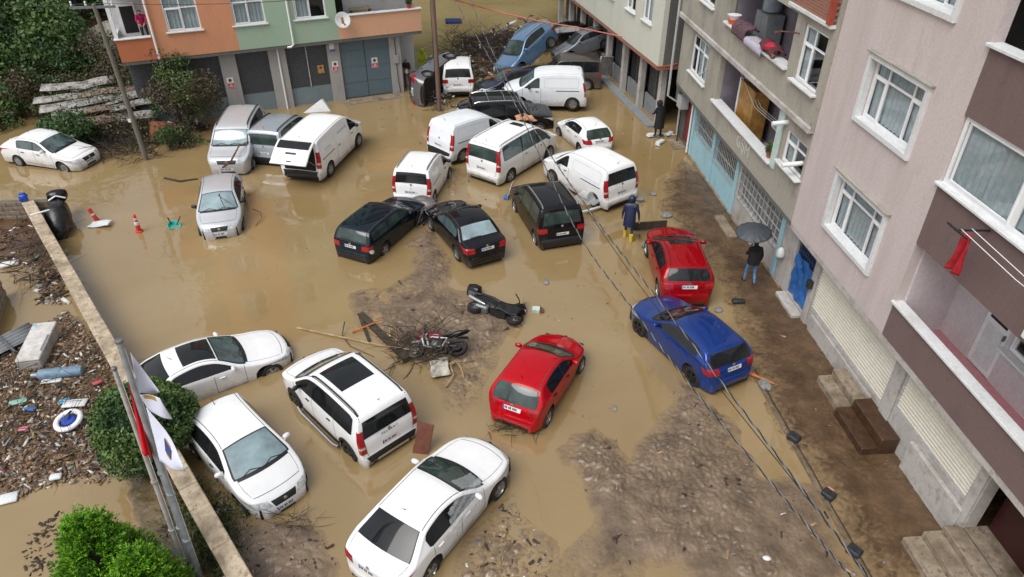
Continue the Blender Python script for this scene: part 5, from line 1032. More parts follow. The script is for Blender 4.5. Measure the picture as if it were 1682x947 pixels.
# ------------------------------------------------------------------ people
def human(name, label, loc, yaw, J, mats_, scale=1.0, fingers=True, radii=None):
    """J: joint positions (x forward, y left, z up); one continuous skinned body, painted by region; mats_: region -> material"""
    rad = dict(pelvis=.135, waist=.125, chest=.155, neck=.055, head0=.085, head=.105, top=.08, sh=.075, el=.05, wr=.034, hip=.10, knee=.062, ank=.045, heel=.045, toe=.036)
    if radii: rad.update(radii)
    names = list(J); idx = {n: i for i, n in enumerate(names)}; verts = [Vector(J[n]) for n in names]; edges = []; reg = []
    def E_(a, b, r): edges.append((idx[a], idx[b])); reg.append(r)
    E_('pelvis', 'waist', 'top'); E_('waist', 'chest', 'top'); E_('chest', 'neck', 'top'); E_('neck', 'head', 'head'); E_('head', 'top', 'head')
    for s in 'LR':
        E_('chest', 'sh' + s, 'top'); E_('sh' + s, 'el' + s, 'top'); E_('el' + s, 'wr' + s, 'top'); E_('pelvis', 'hip' + s, 'legs'); E_('hip' + s, 'knee' + s, 'legs'); E_('knee' + s, 'ank' + s, 'legs'); E_('ank' + s, 'toe' + s, 'feet')
    rr = []
    for n in names: rr.append(rad.get(n) or rad[n[:-1]])
    for s in 'LR':                                  # palm and five unequal fingers
        w_ = Vector(J['wr' + s]); e = Vector(J['el' + s]); d = (w_ - e).normalized(); side = d.cross(Vector((0, 0, 1))); side = side.normalized() if side.length > .1 else Vector((0, 1, 0))
        verts.append(w_ + d * .08); rr.append(.028); pi = len(verts) - 1; edges.append((idx['wr' + s], pi)); reg.append('skin')
        for k, (o_, l) in enumerate(((-.03, .065), (-.010, .078), (.010, .082), (.028, .07), (-.045, .045))):
            b0 = w_ + d * (.10 if k < 4 else .03) + side * o_; b1 = b0 + d * l * .55 + Vector((0, 0, -.008)); b2 = b1 + d * l * .45 + side * .0 + Vector((0, 0, -.022))
            verts += [b0, b1, b2]; rr += [.010, .0095, .008]; n = len(verts); edges += [(pi if k < 4 else idx['wr' + s], n - 3), (n - 3, n - 2), (n - 2, n - 1)]; reg += ['skin'] * 3
    me = bpy.data.meshes.new('body'); me.from_pydata([tuple(v) for v in verts], edges, []); o = bpy.data.objects.new('tmp', me); COL.objects.link(o)
    o.modifiers.new('skin', 'SKIN'); sv = me.skin_vertices[0].data
    for i, r_ in enumerate(rr): sv[i].radius = (r_, r_ * (.82 if names[i] in ('chest', 'waist', 'pelvis') else 1)) if i < len(names) else (r_, r_)
    sv[idx['pelvis']].use_root = True
    o.modifiers.new('sub', 'SUBSURF').levels = 2
    dg = bpy.context.evaluated_depsgraph_get(); bm_ = bpy.data.meshes.new_from_object(o.evaluated_get(dg)); bpy.data.objects.remove(o)
    keys = list(mats_); bm_.materials.clear()
    for k in keys: bm_.materials.append(mats_[k])
    segs = [(verts[a], verts[b], r_) for (a, b), r_ in zip(edges, reg)]
    for p in bm_.polygons:
        c = p.center; best = (9, 'top')
        for a, b, r_ in segs:
            ab = b - a; t = max(0, min(1, (c - a).dot(ab) / max(1e-9, ab.length_squared))); dd = (c - a - ab * t).length
            if dd < best[0]: best = (dd, r_)
        r_ = best[1]
        p.material_index = keys.index(r_ if r_ in keys else 'top'); p.use_smooth = True
    root = thing(name, label, 'person', loc, (0, 0, yaw), None, scale); link('body', bm_, root); return root
def pose(arm=.30, stride=.12, lean=.05, hunch=.04):
    return dict(pelvis=(0, 0, .94), waist=(lean * .4, 0, 1.10), chest=(lean, 0, 1.32), neck=(lean + hunch, 0, 1.50), head=(lean + hunch + .03, 0, 1.60), top=(lean + hunch + .03, 0, 1.69),
                shL=(lean, .19, 1.40), shR=(lean, -.19, 1.40), elL=(lean - .04, .27, 1.12), elR=(lean - .02, -.27, 1.12), wrL=(lean + .08, .29, .88), wrR=(lean + .08, -.29, .88),
                hipL=(0, .10, .90), hipR=(0, -.10, .90), kneeL=(stride * .8 + .03, .12, .50), kneeR=(-stride * .3 + .04, -.12, .50), ankL=(stride, .13, .09), ankR=(-stride, -.13, .09), toeL=(stride + .17, .15, .035), toeR=(-stride + .17, -.15, .035))
M_skin = mat('skin', (.38, .22, .15), .55, .08, 6); M_navy = mat('navy_raincoat', (.010, .018, .055), .45, .25, 5, .3, 14); M_blk = mat('black_cloth', (.010, .010, .012), .8, .3, 6, .3, 20); M_jean = mat('blue_denim', (.12, .23, .42), .85, .3, 6, .2, 25); M_ywel = mat('yellow_rubber', (.62, .45, .02), .4, .1, 4); M_lime = mat('lime_raincoat', (.42, .50, .02), .45, .25, 4, .3, 12); M_pinkj = mat('pink_jacket', (.45, .01, .11), .7, .2, 5); M_dkgrey = mat('charcoal_trousers', (.035, .037, .045), .8, .2, 6); M_hair = mat('dark_hair', (.015, .011, .009), .6, .3, 20)
def hood(par, J, m, r=.135):
    h = Vector(J['head']); q = MB(); q.lathe([(.10, -.14), (.13, -.08), (r, .02), (r * .92, .09), (r * .6, .14), (.01, .155)], 14, Matrix.Translation(h + Vector((-.015, 0, .0)))); q.build('hood', m, par, True, 70)
def skirt(par, J, m, z0, flare=.23, zt=1.36):
    c = Vector(J['chest']); p = Vector(J['pelvis']); q = MB(); V = []
    prof = [(zt, .16, .215), (1.2, .17, .215), (1.05, .165, .21), (.9, .18, .225), (z0, flare * .85, flare)]
    q.grid(lambda k, a: (lambda z, rx, ry: (p.x + (c.x - p.x) * max(0, (z - .94) / .4) + rx * math.cos(a) * (1 + .04 * math.sin(7 * a)), ry * math.sin(a) * (1 + .04 * math.cos(6 * a)), z))(*prof[k]), range(5), lin(0, 2 * PI, 25)); q.build('coat', m, par, True, 70)
# navy coat and yellow boots, walking away
J = pose(stride=.16, lean=.10, hunch=.06); J['elR'] = (.05, -.30, 1.12); J['wrR'] = (.10, -.33, .86); loc = P(1031, 392); loc.z = -.04
h1 = human('person', 'person in long navy hooded raincoat and yellow boots wading behind the crimson crossover', loc, R(75), J, dict(top=M_navy, head=M_navy, legs=M_dkgrey, feet=M_ywel, skin=M_skin), 1.04); hood(h1, J, M_navy); skirt(h1, J, M_navy, .62)
for s in 'LR':
    a = Vector(J['ank' + s]); q = MB(); q.lathe([(.066, -.06), (.072, .02), (.070, .12), (.078, .24), (.07, .24)], 12, Matrix.Translation(a)); q.build('boot', M_ywel, h1, True, 60)
# umbrella
J = pose(stride=.14, lean=.02); J['elL'] = (.10, .26, 1.16); J['wrL'] = (.24, .10, 1.34); loc = P(1229, 468); loc.z = ground_z(loc.x, loc.y) + .01
h2 = human('person', 'person in black jacket and blue jeans walking under a dark umbrella', loc, R(95), J, dict(top=M_blk, head=M_hair, legs=M_jean, feet=M_blk, skin=M_skin), 1.0); skirt(h2, J, M_blk, .84, .215)
um = thing('umbrella', 'dark grey umbrella held over the person in jeans', 'umbrella', (loc.x - .12, loc.y + .16, loc.z + 1.34), (R(-6), R(-5), R(95))); Mum = mat('grey_umbrella_cloth', (.055, .062, .075), .5, .15, 3); n = 16; Rr = .60
q = MB(); q.grid(lambda k, a: (lambda r_, z: (r_ * math.cos(a), r_ * math.sin(a), z))(Rr * k * (1 - .015 * k * abs(math.sin(a * n / 2))), .62 + .24 * math.cos(k * 1.30) - .02 * k * k * abs(math.sin(a * n / 2))), lin(0.001, 1, 10), lin(0, 2 * PI, n * 4 + 1)); o = q.build('canopy', Mum, um, True, 25); o.modifiers.new('thick', 'SOLIDIFY').thickness = .004
q = MB(); q.tube([(0, 0, -.15), (0, 0, .92)], .011, 8); q.build('shaft', M_metal, um); q = MB(); q.tube([(0, 0, -.14), (0, 0, -.24), (.04, 0, -.28), (.08, 0, -.25)], .017, 8); q.build('handle', M_trim, um, True)
for k in range(n):
    a = 2 * PI * k / n; q = MB(); q.tube([(Rr * t_ * math.cos(a), Rr * t_ * math.sin(a), .614 + .24 * math.cos(t_ * 1.30)) for t_ in lin(.02, 1, 7)], .006, 4); q.build('rib', M_metal, um)
# black figure by the red door
J = pose(stride=.04, lean=.05, hunch=.07); J['elL'] = (.12, .28, 1.14); J['wrL'] = (.32, .22, 1.08); loc = P(1080, 226); loc.z = .06
h3 = human('person', 'person in long black hooded coat standing on rubble by the red door', loc, R(115), J, dict(top=M_blk, head=M_blk, legs=M_blk, feet=M_blk, skin=M_skin), 1.05); hood(h3, J, M_blk, .14); skirt(h3, J, M_blk, .45, .25)
# lime raincoat behind the tipped car
J = pose(stride=.02, lean=.02); J['elL'] = (.18, .22, 1.12); J['wrL'] = (.30, .05, 1.16); J['elR'] = (.16, -.22, 1.12); J['wrR'] = (.28, -.05, 1.14); loc = P(695, 124); loc.z = -.05
h4 = human('person', 'person in hooded lime green raincoat behind the overturned dark car', loc, R(-60), J, dict(top=M_lime, head=M_lime, legs=M_lime, feet=M_blk, skin=M_skin), 1.0); hood(h4, J, M_lime, .15); skirt(h4, J, M_lime, .45, .27)
# dark figure by the end pillar
J = pose(stride=.02, lean=.03); J['elL'] = (.16, .2, 1.14); J['wrL'] = (.26, .02, 1.2); loc = P(670, 143); loc.z = -.02
h5 = human('person', 'person in dark jacket and brown trousers at the end pillar of the workshops', loc, R(-80), J, dict(top=mat('dark_maroon_jacket', (.035, .014, .014), .8, .4, 6), head=M_hair, legs=mat('rust_brown_trousers', (.20, .07, .03), .8, .4, 5), feet=M_blk, skin=M_skin), 1.0)
q = MB(); q.lathe([(.012, -.035), (.018, -.01), (.010, .03)], 8, Matrix.Translation(Vector(J['head']) + Vector((.105, 0, .0)))); q.build('nose', M_skin, h5); q = MB(); q.lathe([(.06, 0), (.085, .05), (.085, .1), (.05, .14)], 10, Matrix.Translation(Vector(J['head']) + Vector((.03, 0, -.08)))); q.build('face', M_skin, h5, True)
bx(h5, 'carried_bag', M_cap, .20, .34, -.12, .1, .92, 1.16, b=.04)
# pink jacket on the left balcony
J = pose(stride=.03, lean=.18, hunch=.08); J['elL'] = (.30, .22, 1.16); J['wrL'] = (.45, .12, 1.05); J['elR'] = (.30, -.22, 1.16); J['wrR'] = (.45, -.12, 1.05)
h6 = human('person', 'person in pink jacket on the left balcony of the orange house', on_o(-6.12, .25, 4.10), rotO - PI / 2, J, dict(top=M_pinkj, head=M_hair, legs=M_dkgrey, feet=M_blk, skin=M_skin), .95)
q = MB(); q.lathe([(.012, -.035), (.018, -.01), (.010, .03)], 8, Matrix.Translation(Vector(J['head']) + Vector((.105, 0, -.02)))); q.build('nose', M_skin, h6); q = MB(); q.lathe([(.06, 0), (.085, .05), (.085, .1), (.05, .13)], 10, Matrix.Translation(Vector(J['head']) + Vector((.03, 0, -.09)))); q.build('face', M_skin, h6, True)
bx(h6, 'standing_crate', M_cap, -.3, .3, -.3, .3, -.57, -.01)
# ------------------------------------------------------------------ vegetation
def leaf_mat(name, c1, c2, rough=.5, tr=.25):
    m = mat(name, c1, rough, .3, 3.0, col2=c2, spec=.35); b = m.node_tree.nodes['Principled BSDF']; b.inputs['Subsurface Weight'].default_value = 0
    b.inputs['Transmission Weight'].default_value = 0
    return m
def leaves(pts, size, aspect=.55, up=.3, var=.4):
    """one folded leaf (two triangles pairs) per point"""
    n = len(pts); d = rng.normal(size=(n, 3)); d[:, 2] += up; d /= np.linalg.norm(d, axis=1)[:, None]
    a = np.cross(d, rng.normal(size=(n, 3))); a /= np.linalg.norm(a, axis=1)[:, None] + 1e-9; s = size * (1 + var * rng.normal(size=(n, 1)).clip(-1.6, 1.6))
    w_ = s * aspect; nrm = np.cross(d, a)
    V = np.stack([pts - d * s * .5, pts + a * w_ * .5 + nrm * s * .08, pts + d * s * .5, pts - a * w_ * .5 + nrm * s * .08], 1).reshape(-1, 3)
    F_ = np.arange(n * 4).reshape(n, 4); return V, F_
def blob(n, c, r, rough_=.25, shell=.35, seed=0):
    """points through an uneven crown, denser towards the surface"""
    d = rng.normal(size=(n, 3)); d /= np.linalg.norm(d, axis=1)[:, None]
    th = np.arctan2(d[:, 1], d[:, 0]); nz = vnoise(th * 1.6 + seed, d[:, 2] * 2.3 + seed, seed) * .6 + vnoise(th * 4 + seed, d[:, 2] * 6, seed + 4) * .4
    rad = (1 - shell * rng.random(n) ** 1.6) * (1 + rough_ * (nz - .5) * 2); return np.asarray(c) + d * rad[:, None] * np.asarray(r)
def crown(par, name, pts, size, mats_, aspect=.55, up=.3):
    V_, F_ = leaves(pts, size, aspect, up); k = len(mats_); g = np.floor(vnoise(pts[:, 0] * 1.7 + 31, pts[:, 1] * 1.7 + pts[:, 2] * 1.3, 5) * k * 1.25 - .12 + rng.random(len(pts)) * .5).clip(0, k - 1)
    return link(name, npmesh(name, V_, F_, mats_, g), par)
LG = [leaf_mat('leaf_dark', (.036, .076, .025), (.019, .045, .015)), leaf_mat('leaf_mid', (.055, .108, .030), (.03, .065, .018)), leaf_mat('leaf_light', (.10, .16, .042), (.055, .10, .028))]
LY = [leaf_mat('conifer_dark', (.04, .13, .010), (.025, .08, .008)), leaf_mat('conifer_mid', (.10, .28, .012), (.07, .19, .01)), leaf_mat('conifer_tip', (.17, .35, .02), (.11, .26, .015))]
LB = [leaf_mat('leaf_olive', (.060, .068, .026), (.03, .036, .015)), leaf_mat('leaf_brown', (.085, .065, .035), (.045, .035, .02)), LG[1]]
M_bark = mat('bark', (.075, .055, .038), .9, .4, 8, .6, 20); M_branch = mat('wet_branch', (.055, .040, .028), .85, .4, 9); M_palew = mat('pale_stripped_wood', (.40, .27, .13), .7, .3, 6)
def trunk(par, pts, r0, r1, name='trunk', m=None):
    q = MB(); q.tube(pts, lin(r0, r1, len(pts)), 9); return q.build(name, m or M_bark, par, True)
# clipped round bush by the flagpoles
b0 = P(262, 770); t = thing('round_bush', 'large clipped round bush with dark glossy leaves behind the flags', 'bush', (b0.x, b0.y, .1))
c = Vector(P(237, 690, 1.35)) - Vector((b0.x, b0.y, .1))
crown(t, 'crown', np.concatenate([blob(15000, c, (1.22, 1.15, 1.02), .12, .30, 3), blob(2600, c + Vector((-.15, -.55, -.5)), (.85, .7, .6), .2, .3, 8)]), .085, LG, .6, .6)
q = MB(); q.lathe([(.1, -.75), (.7, -.5), (.88, 0), (.7, .5), (.1, .75)], 16, Matrix.Translation(c)); q.build('shade_core', mat('crown_shade', (.012, .016, .009), .9, .4, 5), t, True)  # near-black core paints in the shade inside the bush
trunk(t, [(0, 0, -.3), (.05, .1, .5), tuple(c)], .09, .05)
for a in range(5): trunk(t, [(0.03, .05, .4), tuple(c * .6 + Vector((.5 * math.cos(a * 1.26), .5 * math.sin(a * 1.26), .1))), tuple(c + Vector((.8 * math.cos(a * 1.26), .8 * math.sin(a * 1.26), .2)))], .04, .012, 'limb')
# bright green conifers
def conifer(label, u, v, h, r, seed, clumps, group='bright conifers at the bottom left'):
    """upright sprays gathered in clumps with shade between them"""
    p = P(u, v, 0); t = thing('conifer', label, 'conifer', (p.x, p.y, .1), group=group); n = clumps; k = (np.arange(n) + rng.random(n)) / n; th = np.arange(n) * 2.399 + rng.normal(size=n) * .25
    prof = np.clip(k * 6 + .5, 0, 1) * (1.02 - k) ** .62; rr = r * prof * (.80 + .32 * rng.random(n)); C_ = np.stack([rr * np.cos(th), rr * np.sin(th), .10 + k * h], 1)
    out_ = np.stack([np.cos(th), np.sin(th), np.full(n, 1.1)], 1); out_ /= np.linalg.norm(out_, axis=1)[:, None]
    tu = 15; tc = np.repeat(C_, tu, 0) + rng.normal(size=(n * tu, 3)) * (.085, .085, .075); to = np.repeat(out_, tu, 0) + rng.normal(size=(n * tu, 3)) * .35; to /= np.linalg.norm(to, axis=1)[:, None]
    m = 17; N = n * tu * m; lv = rng.random((N, 1)); pts = np.repeat(tc, m, 0) + np.repeat(to, m, 0) * (lv * .17) + rng.normal(size=(N, 3)) * .018
    d = np.repeat(to, m, 0) + rng.normal(size=(N, 3)) * .38; d /= np.linalg.norm(d, axis=1)[:, None]; a = np.cross(d, rng.normal(size=(N, 3))); a /= np.linalg.norm(a, axis=1)[:, None] + 1e-9
    s = .062 * (.6 + .8 * rng.random((N, 1))); V_ = np.stack([pts - d * s * .5, pts + a * s * .17, pts + d * s * .6, pts - a * s * .17], 1).reshape(-1, 3)
    gi = np.clip(np.floor(lv[:, 0] * 2.2 + rng.random(N) * .9), 0, 2).astype(int)
    link('crown', npmesh('crown', V_, np.arange(N * 4).reshape(-1, 4), LY, gi), t)
    q = MB(); q.lathe([(.05, .05), (r * .70, h * .2), (r * .52, h * .5), (r * .2, h * .85), (.02, h)], 12); q.build('shade_core', MATS['crown_shade'], t, True); trunk(t, [(0, 0, -.3), (0, 0, h * .9)], .07, .02)  # dark core paints in the shade inside the conifer
conifer('tallest bright green conifer beside the brown yard pool', 200, 985, 2.35, .92, 2, 170); conifer('bright green conifer nearest the flagpoles, cut by the bottom edge', 268, 1018, 1.9, .72, 5, 120); conifer('yellow-green conifer tip at the very bottom of the picture', 242, 1066, 1.85, .55, 9, 80)
# trees and shrubs at the upper left
def tree(name, label, base, h, cr, n, size, mats_, seed, trunk_r=.12, blobs=5, grp='trees and shrubs round the flooded shed', flat=.8):
    t = thing(name, label, 'tree' if 'tree' in name else 'shrub', base, group=grp); pts = []
    for k in range(blobs):
        a = k * 2.4 + seed; o_ = (cr * .55 * math.cos(a) * (k > 0), cr * .55 * math.sin(a) * (k > 0), h - cr * .7 + (k % 3 - 1) * cr * .35)
        pts.append(blob(n // blobs, o_, (cr * .62, cr * .62, cr * .55 * flat), .4, .55, seed + k)); trunk(t, [(0, 0, -.5), (o_[0] * .3, o_[1] * .3, h * .45), o_], trunk_r * .8, .02, 'limb')
    crown(t, 'crown', np.concatenate(pts), size, mats_); return t
def gp(u, v): p = P(u, v); return (p.x, p.y, ground_z(p.x, p.y))
tree('dark_tree', 'dark green tree filling the upper left corner', (-31.5, 45, 1.5), 7.0, 5.0, 20000, .27, LG[:2] + [LG[1]], 1, .2, 9)
tree('dark_tree', 'dark tree left of the grey rubble slope near the power pole', (-27.2, 40.2, .6), 5.2, 3.0, 13000, .22, LG, 4, .15, 8)
tree('dark_tree', 'dark tree over the waterline at the left edge', (-31.0, 37.0, .2), 4.4, 2.9, 12000, .22, LG[:2] + [LB[0]], 41, .15, 8)
tree('dark_tree', 'dark tree high on the bank behind the crossarm of the power pole', (-25.0, 47.5, 3.4), 4.6, 3.2, 12000, .24, LG[:2] + [LG[1]], 47, .15, 8)
tree('leafy_tree', 'lighter green tree touching the left end of the orange house', (-20.3, 41.2, 1.2), 5.8, 2.0, 9000, .17, [LG[1], LG[2], LG[1]], 7, .12, 6)
tree('low_shrub', 'brown brushwood on the bank below the lighter green tree', (-20.6, 37.6, .4), 2.6, 1.7, 7000, .12, [LB[1], LB[0], LB[1]], 53, .06, 6)
tree('low_shrub', 'grey-green brush below the dark trees at the shed corner', (-24.6, 36.6, .1), 2.4, 1.7, 7500, .14, [LB[0], LG[1], LB[1]], 61, .06, 6)
tree('low_shrub', 'dark undergrowth behind the shed roof', (-23.6, 39.0, .5), 2.6, 1.8, 8000, .15, [LG[0], LB[0], LG[1]], 67, .06, 6)
tree('low_shrub', 'dark bush at the waterline on the left edge', (-29.2, 33.6, 0), 1.6, 1.5, 6000, .14, [LG[0], LB[0], LG[1]], 71, .06, 5)
tree('low_shrub', 'olive shrub between the dark trees and the shed roof', (-27.5, 35.6, 0), 2.2, 1.9, 9000, .16, [LG[1], LB[0], LG[2]], 11, .08, 6)
tree('low_shrub', 'dark leafy shrub leaning over the sunken white saloon', (-21.3, 32.7, .0), 1.9, 1.5, 8000, .13, [LG[0], LG[1], LG[1]], 13, .07, 5)
tree('low_shrub', 'tangled brown shrub under the power pole', (-18.7, 33.0, .0), 1.4, 1.4, 4500, .10, [LB[1], LB[0], LB[1]], 17, .06, 5)
tree('low_shrub', 'leafy climber growing up the first lattice window of the orange house', (-16.3, 34.5, .1), 3.0, 1.7, 7500, .11, [LB[0], LG[2], LB[1]], 19, .06, 6)
tree('low_shrub', 'thin yellowing climber against the orange balcony', (-17.3, 35.3, .1), 4.0, 1.1, 3200, .11, [LG[2], LB[0], LG[1]], 23, .05, 5)
tree('low_shrub', 'dry brown creeper on the bank behind the shed', (-21.8, 38.8, .6), 3.0, 1.7, 6000, .12, [LB[1], LB[0], LB[1]], 29, .06, 5)
tree('low_shrub', 'low brown thicket at the waterline between shed and orange house', (-16.3, 32.6, .0), 1.1, 1.0, 4000, .10, LB, 37, .05, 5)
# grass and weeds along the yard wall
wp_ = []
for u, v, n in ((335, 850, 900), (345, 890, 900), (360, 930, 700), (315, 820, 500), (382, 845, 350), (372, 880, 250), (300, 870, 400)):
    p = P(u, v); k = rng.normal(size=(n, 2)) * (.28, .3); wp_.append(np.stack([p.x + k[:, 0], p.y + k[:, 1], np.maximum(.02, rng.random(n) * .16 + .12)], 1))
V_, F_ = leaves(np.concatenate(wp_), .10, .25, 1.2); tag(link('weeds', npmesh('weeds', V_, F_, [LG[1], LB[0]], rng.integers(0, 2, len(F_)))), 'low weeds growing along the foot of the yard wall', 'weeds', kind='stuff')
# leafy top in the balcony pots
crown(pot1, 'leaves', blob(260, (0, 0, .36), (.18, .18, .2), .3, .7, 2), .10, [LG[1], LG[2]])
pot2 = [o for o in bpy.data.objects if o.get('label', '').startswith('red pot')][0]; crown(pot2, 'leaves', blob(220, (0, 0, .36), (.2, .2, .16), .3, .7, 3), .1, LG[:2])
# ------------------------------------------------------------------ yard wall and yard contents
wa, wb_ = P(45, 330, 1.0), P(395, 950, 1.0); wd = (wb_ - wa).normalized(); wl = (wb_ - wa).length + 3
yw = thing('yard_wall', 'long low yard wall with stained cream coping between yard and flooded square', 'wall', (wa.x, wa.y, 0), (0, 0, math.atan2(wd.y, wd.x)))
M_cop = stained('stained_cream_coping', (.54, .44, .32), (.15, .115, .075), .85, .9, (1.3, 1.3, 1.3), .5, thr=.07)
n = 12
for i in range(n):
    a_, c_ = wl * i / n, wl * (i + 1) / n; q = MB(); q.box(a_ + .004, c_ - .004, -.21 + random.uniform(-.006, .006), .21 + random.uniform(-.006, .006), .86, 1.0 + random.uniform(-.006, .006), .02); q.build('coping_stone', M_cop, yw)
bx(yw, 'wall_core', M_grey, -.05, wl, -.15, .15, -.5, .859)
cwl = thing('block_wall', 'short grey concrete block wall across the top of the yard', 'wall', (P(-40, 335, .8).x, P(-40, 335, .8).y, 0), (0, 0, math.atan2(P(38, 332, .8).y - P(-40, 335, .8).y, P(38, 332, .8).x - P(-40, 335, .8).x)))
Ms = MB(); Ms.box(0, .385, -.095, .095, 0, .185, .012); Ms = Ms.mesh('concrete_block', M_conc)
for r_ in range(5):
    for c_ in range(8): o = link('concrete_block', Ms, cwl); o.location = (c_ * .4 - (.2 if r_ % 2 else 0), random.uniform(-.008, .008), -.12 + r_ * .2)
bx(cwl, 'mortar', M_grey2, -.15, 3.1, -.08, .08, -.3, .87)
cw2 = thing('block_wall', 'grey concrete block wall cut off by the left edge of the picture', 'wall', (P(-12, 455, .9).x, P(-12, 455, .9).y, 0), (0, 0, R(-68)))
for r_ in range(5):
    for c_ in range(7): o = link('concrete_block', Ms, cw2); o.location = (c_ * .4 - (.2 if r_ % 2 else 0), random.uniform(-.008, .008), -.12 + r_ * .2)
bx(cw2, 'mortar', M_grey2, -.15, 2.7, -.08, .08, -.3, .87)
def rot_thing(name, label, cat, u, v, z, rz, rx=0, ry=0, group=None):
    p = P(u, v, max(0, z)); return thing(name, label, cat, (p.x, p.y, z), (R(rx), R(ry), R(rz)), group)
jug = thing('blue_jug', 'blue plastic jug standing on the end of the yard wall', 'jug', tuple(P(41, 330, 1.0)), (0, 0, R(20)))
q = MB(); q.box(-.15, .15, -.12, .12, 0, .30, .05); q.build('body', mat('blue_plastic', (.01, .06, .42), .35, .15, 5), jug, True, 50); q = MB(); q.lathe([(.045, .29), (.045, .35), (.04, .36)], 10, Matrix.Translation((.07, 0, 0))); q.tube([(-.1, 0, .29), (-.08, 0, .37), (.0, 0, .37), (.03, 0, .30)], .018, 6); q.build('cap_and_handle', MATS['blue_plastic'], jug, True); bx(jug, 'paper_tag', M_pap, .151, .156, -.06, .06, .08, .2)
# fridge lying on its back
fr_ = rot_thing('chest_fridge', 'white fridge lying on its back among the yard rubbish', 'fridge', 66, 572, .24, 101, 0, -4); q = MB(); q.box(-.85, .85, -.33, .33, -.28, .25, .03); q.build('cabinet', M_base, fr_); q = MB(); q.box(-.86, .42, -.34, .34, .253, .33, .025); q.build('door', P_white, fr_); q = MB(); q.box(.435, .86, -.34, .34, .253, .33, .025); q.build('freezer_door', P_white, fr_); bx(fr_, 'handle', M_chrome, -.5, .2, -.30, -.26, .332, .36); bx(fr_, 'blue_sticker', mat('light_blue_sticker', (.10, .45, .65), .5), .70, .80, .2, .3, .3305, .333)
gcn = rot_thing('gas_cylinder', 'grey blue gas cylinder lying on the rubbish near the fridge', 'gas cylinder', 98, 612, .30, 10); q = MB(); q.lathe([(.05, -.62), (.08, -.60), (.15, -.54), (.165, -.48), (.165, .55), (.14, .62), (.02, .64)], 18, Matrix.Rotation(PI / 2, 4, 'Y')); q.build('cylinder', mat('cylinder_blue_grey', (.15, .24, .33), .5, .25, 5), gcn, True, 50); q = MB(); q.lathe([(.10, -.74), (.10, -.56), (.09, -.56), (.09, -.74)], 14, Matrix.Rotation(PI / 2, 4, 'Y')); q.build('collar', M_metal, gcn)
rg = rot_thing('ring_float', 'white ring with blue centre lying on the yard rubbish', 'ring', 112, 690, .36, 20, 8, -6); q = MB(); q.lathe([(.30 + .075 * math.cos(a), .06 * math.sin(a)) for a in lin(0, 2 * PI, 13)], 24, close=False); q.build('ring', M_white, rg, True, 70); q = MB(); q.lathe([(.19, 0), (.16, .05), (.08, .07), (.01, .05)], 14, Matrix.Translation((0, 0, -.02))); q.build('blue_centre', MATS['blue_plastic'], rg, True); q = MB(); q.tube([(.02, .0, .05), (.05, .12, .12), (.1, .2, .1)], .035, 6); q.build('black_strap', M_trim, rg)
cs_ = rot_thing('corrugated_sheet', 'grey corrugated iron sheet at the left edge of the yard', 'sheet', 12, 560, .32, 62, 6, 4); q = MB(); q.grid(lambda u, v: (u, v, .028 * math.sin(v * 40)), lin(-.9, .9, 4), lin(-.42, .42, 44)); o = q.build('sheet', M_gar, cs_, True, 70); o.modifiers.new('thick', 'SOLIDIFY').thickness = .004; q = MB(); q.bar((-.2, -.7, .05), (.0, .75, .08), .06); q.build('batten', M_metal, cs_)
for lab, u, v, sz, rz, m, nm in (('white polystyrene board on the rubbish beside the bush', 124, 664, (.62, .30, .05), 6, M_cap, 'foam_board'), ('small light blue box on the yard rubbish', 107, 659, (.26, .16, .08), 30, MATS['light_blue_sticker'], 'small_box'), ('pale green crate lid on the yard rubbish', 30, 660, (.45, .2, .05), 25, mat('pale_green_plastic', (.25, .45, .38), .5), 'crate_lid'), ('blue and pink packet on the yard rubbish', 50, 672, (.30, .14, .06), -5, mat('packet_blue', (.05, .20, .55), .5), 'packet'), ('white plank of foam near the gas cylinder', 85, 626, (.55, .16, .06), 8, M_cap, 'foam_strip'), ('crumpled pink wrapper on the yard rubbish', 40, 706, (.25, .14, .05), 12, mat('pink_plastic', (.60, .18, .25), .5), 'wrapper'), ('white lump of foam at the edge of the yard pool', 89, 778, (.28, .18, .09), 14, M_cap, 'foam_lump'), ('white corner of foam at the left edge of the yard pool', 8, 812, (.45, .3, .06), 20, M_cap, 'foam_lump'), ('orange carton beside the fridge', 95, 546, (.26, .22, .12), 15, M_yel, 'carton'), ('white sack at the upper left of the yard', 14, 428, (.6, .35, .12), 25, M_cap, 'sack'), ('red net of onions in the yard corner', 160, 628, (.28, .15, .08), 40, mat('red_net', (.45, .08, .09), .8), 'net_bag')):
    t = rot_thing(nm, lab, 'rubbish', u, v, .0, rz); pz = P(u, v, .2); t.location = (pz.x, pz.y, max(.0, ground_z(pz.x, pz.y)) + sz[2] * .5 + .02); q = MB(); q.obox((0, 0, 0), sz, Matrix.Rotation(R(random.uniform(-8, 8)), 4, 'X'), min(sz) * .3); q.build(nm + '_body', m, t, True, 50)
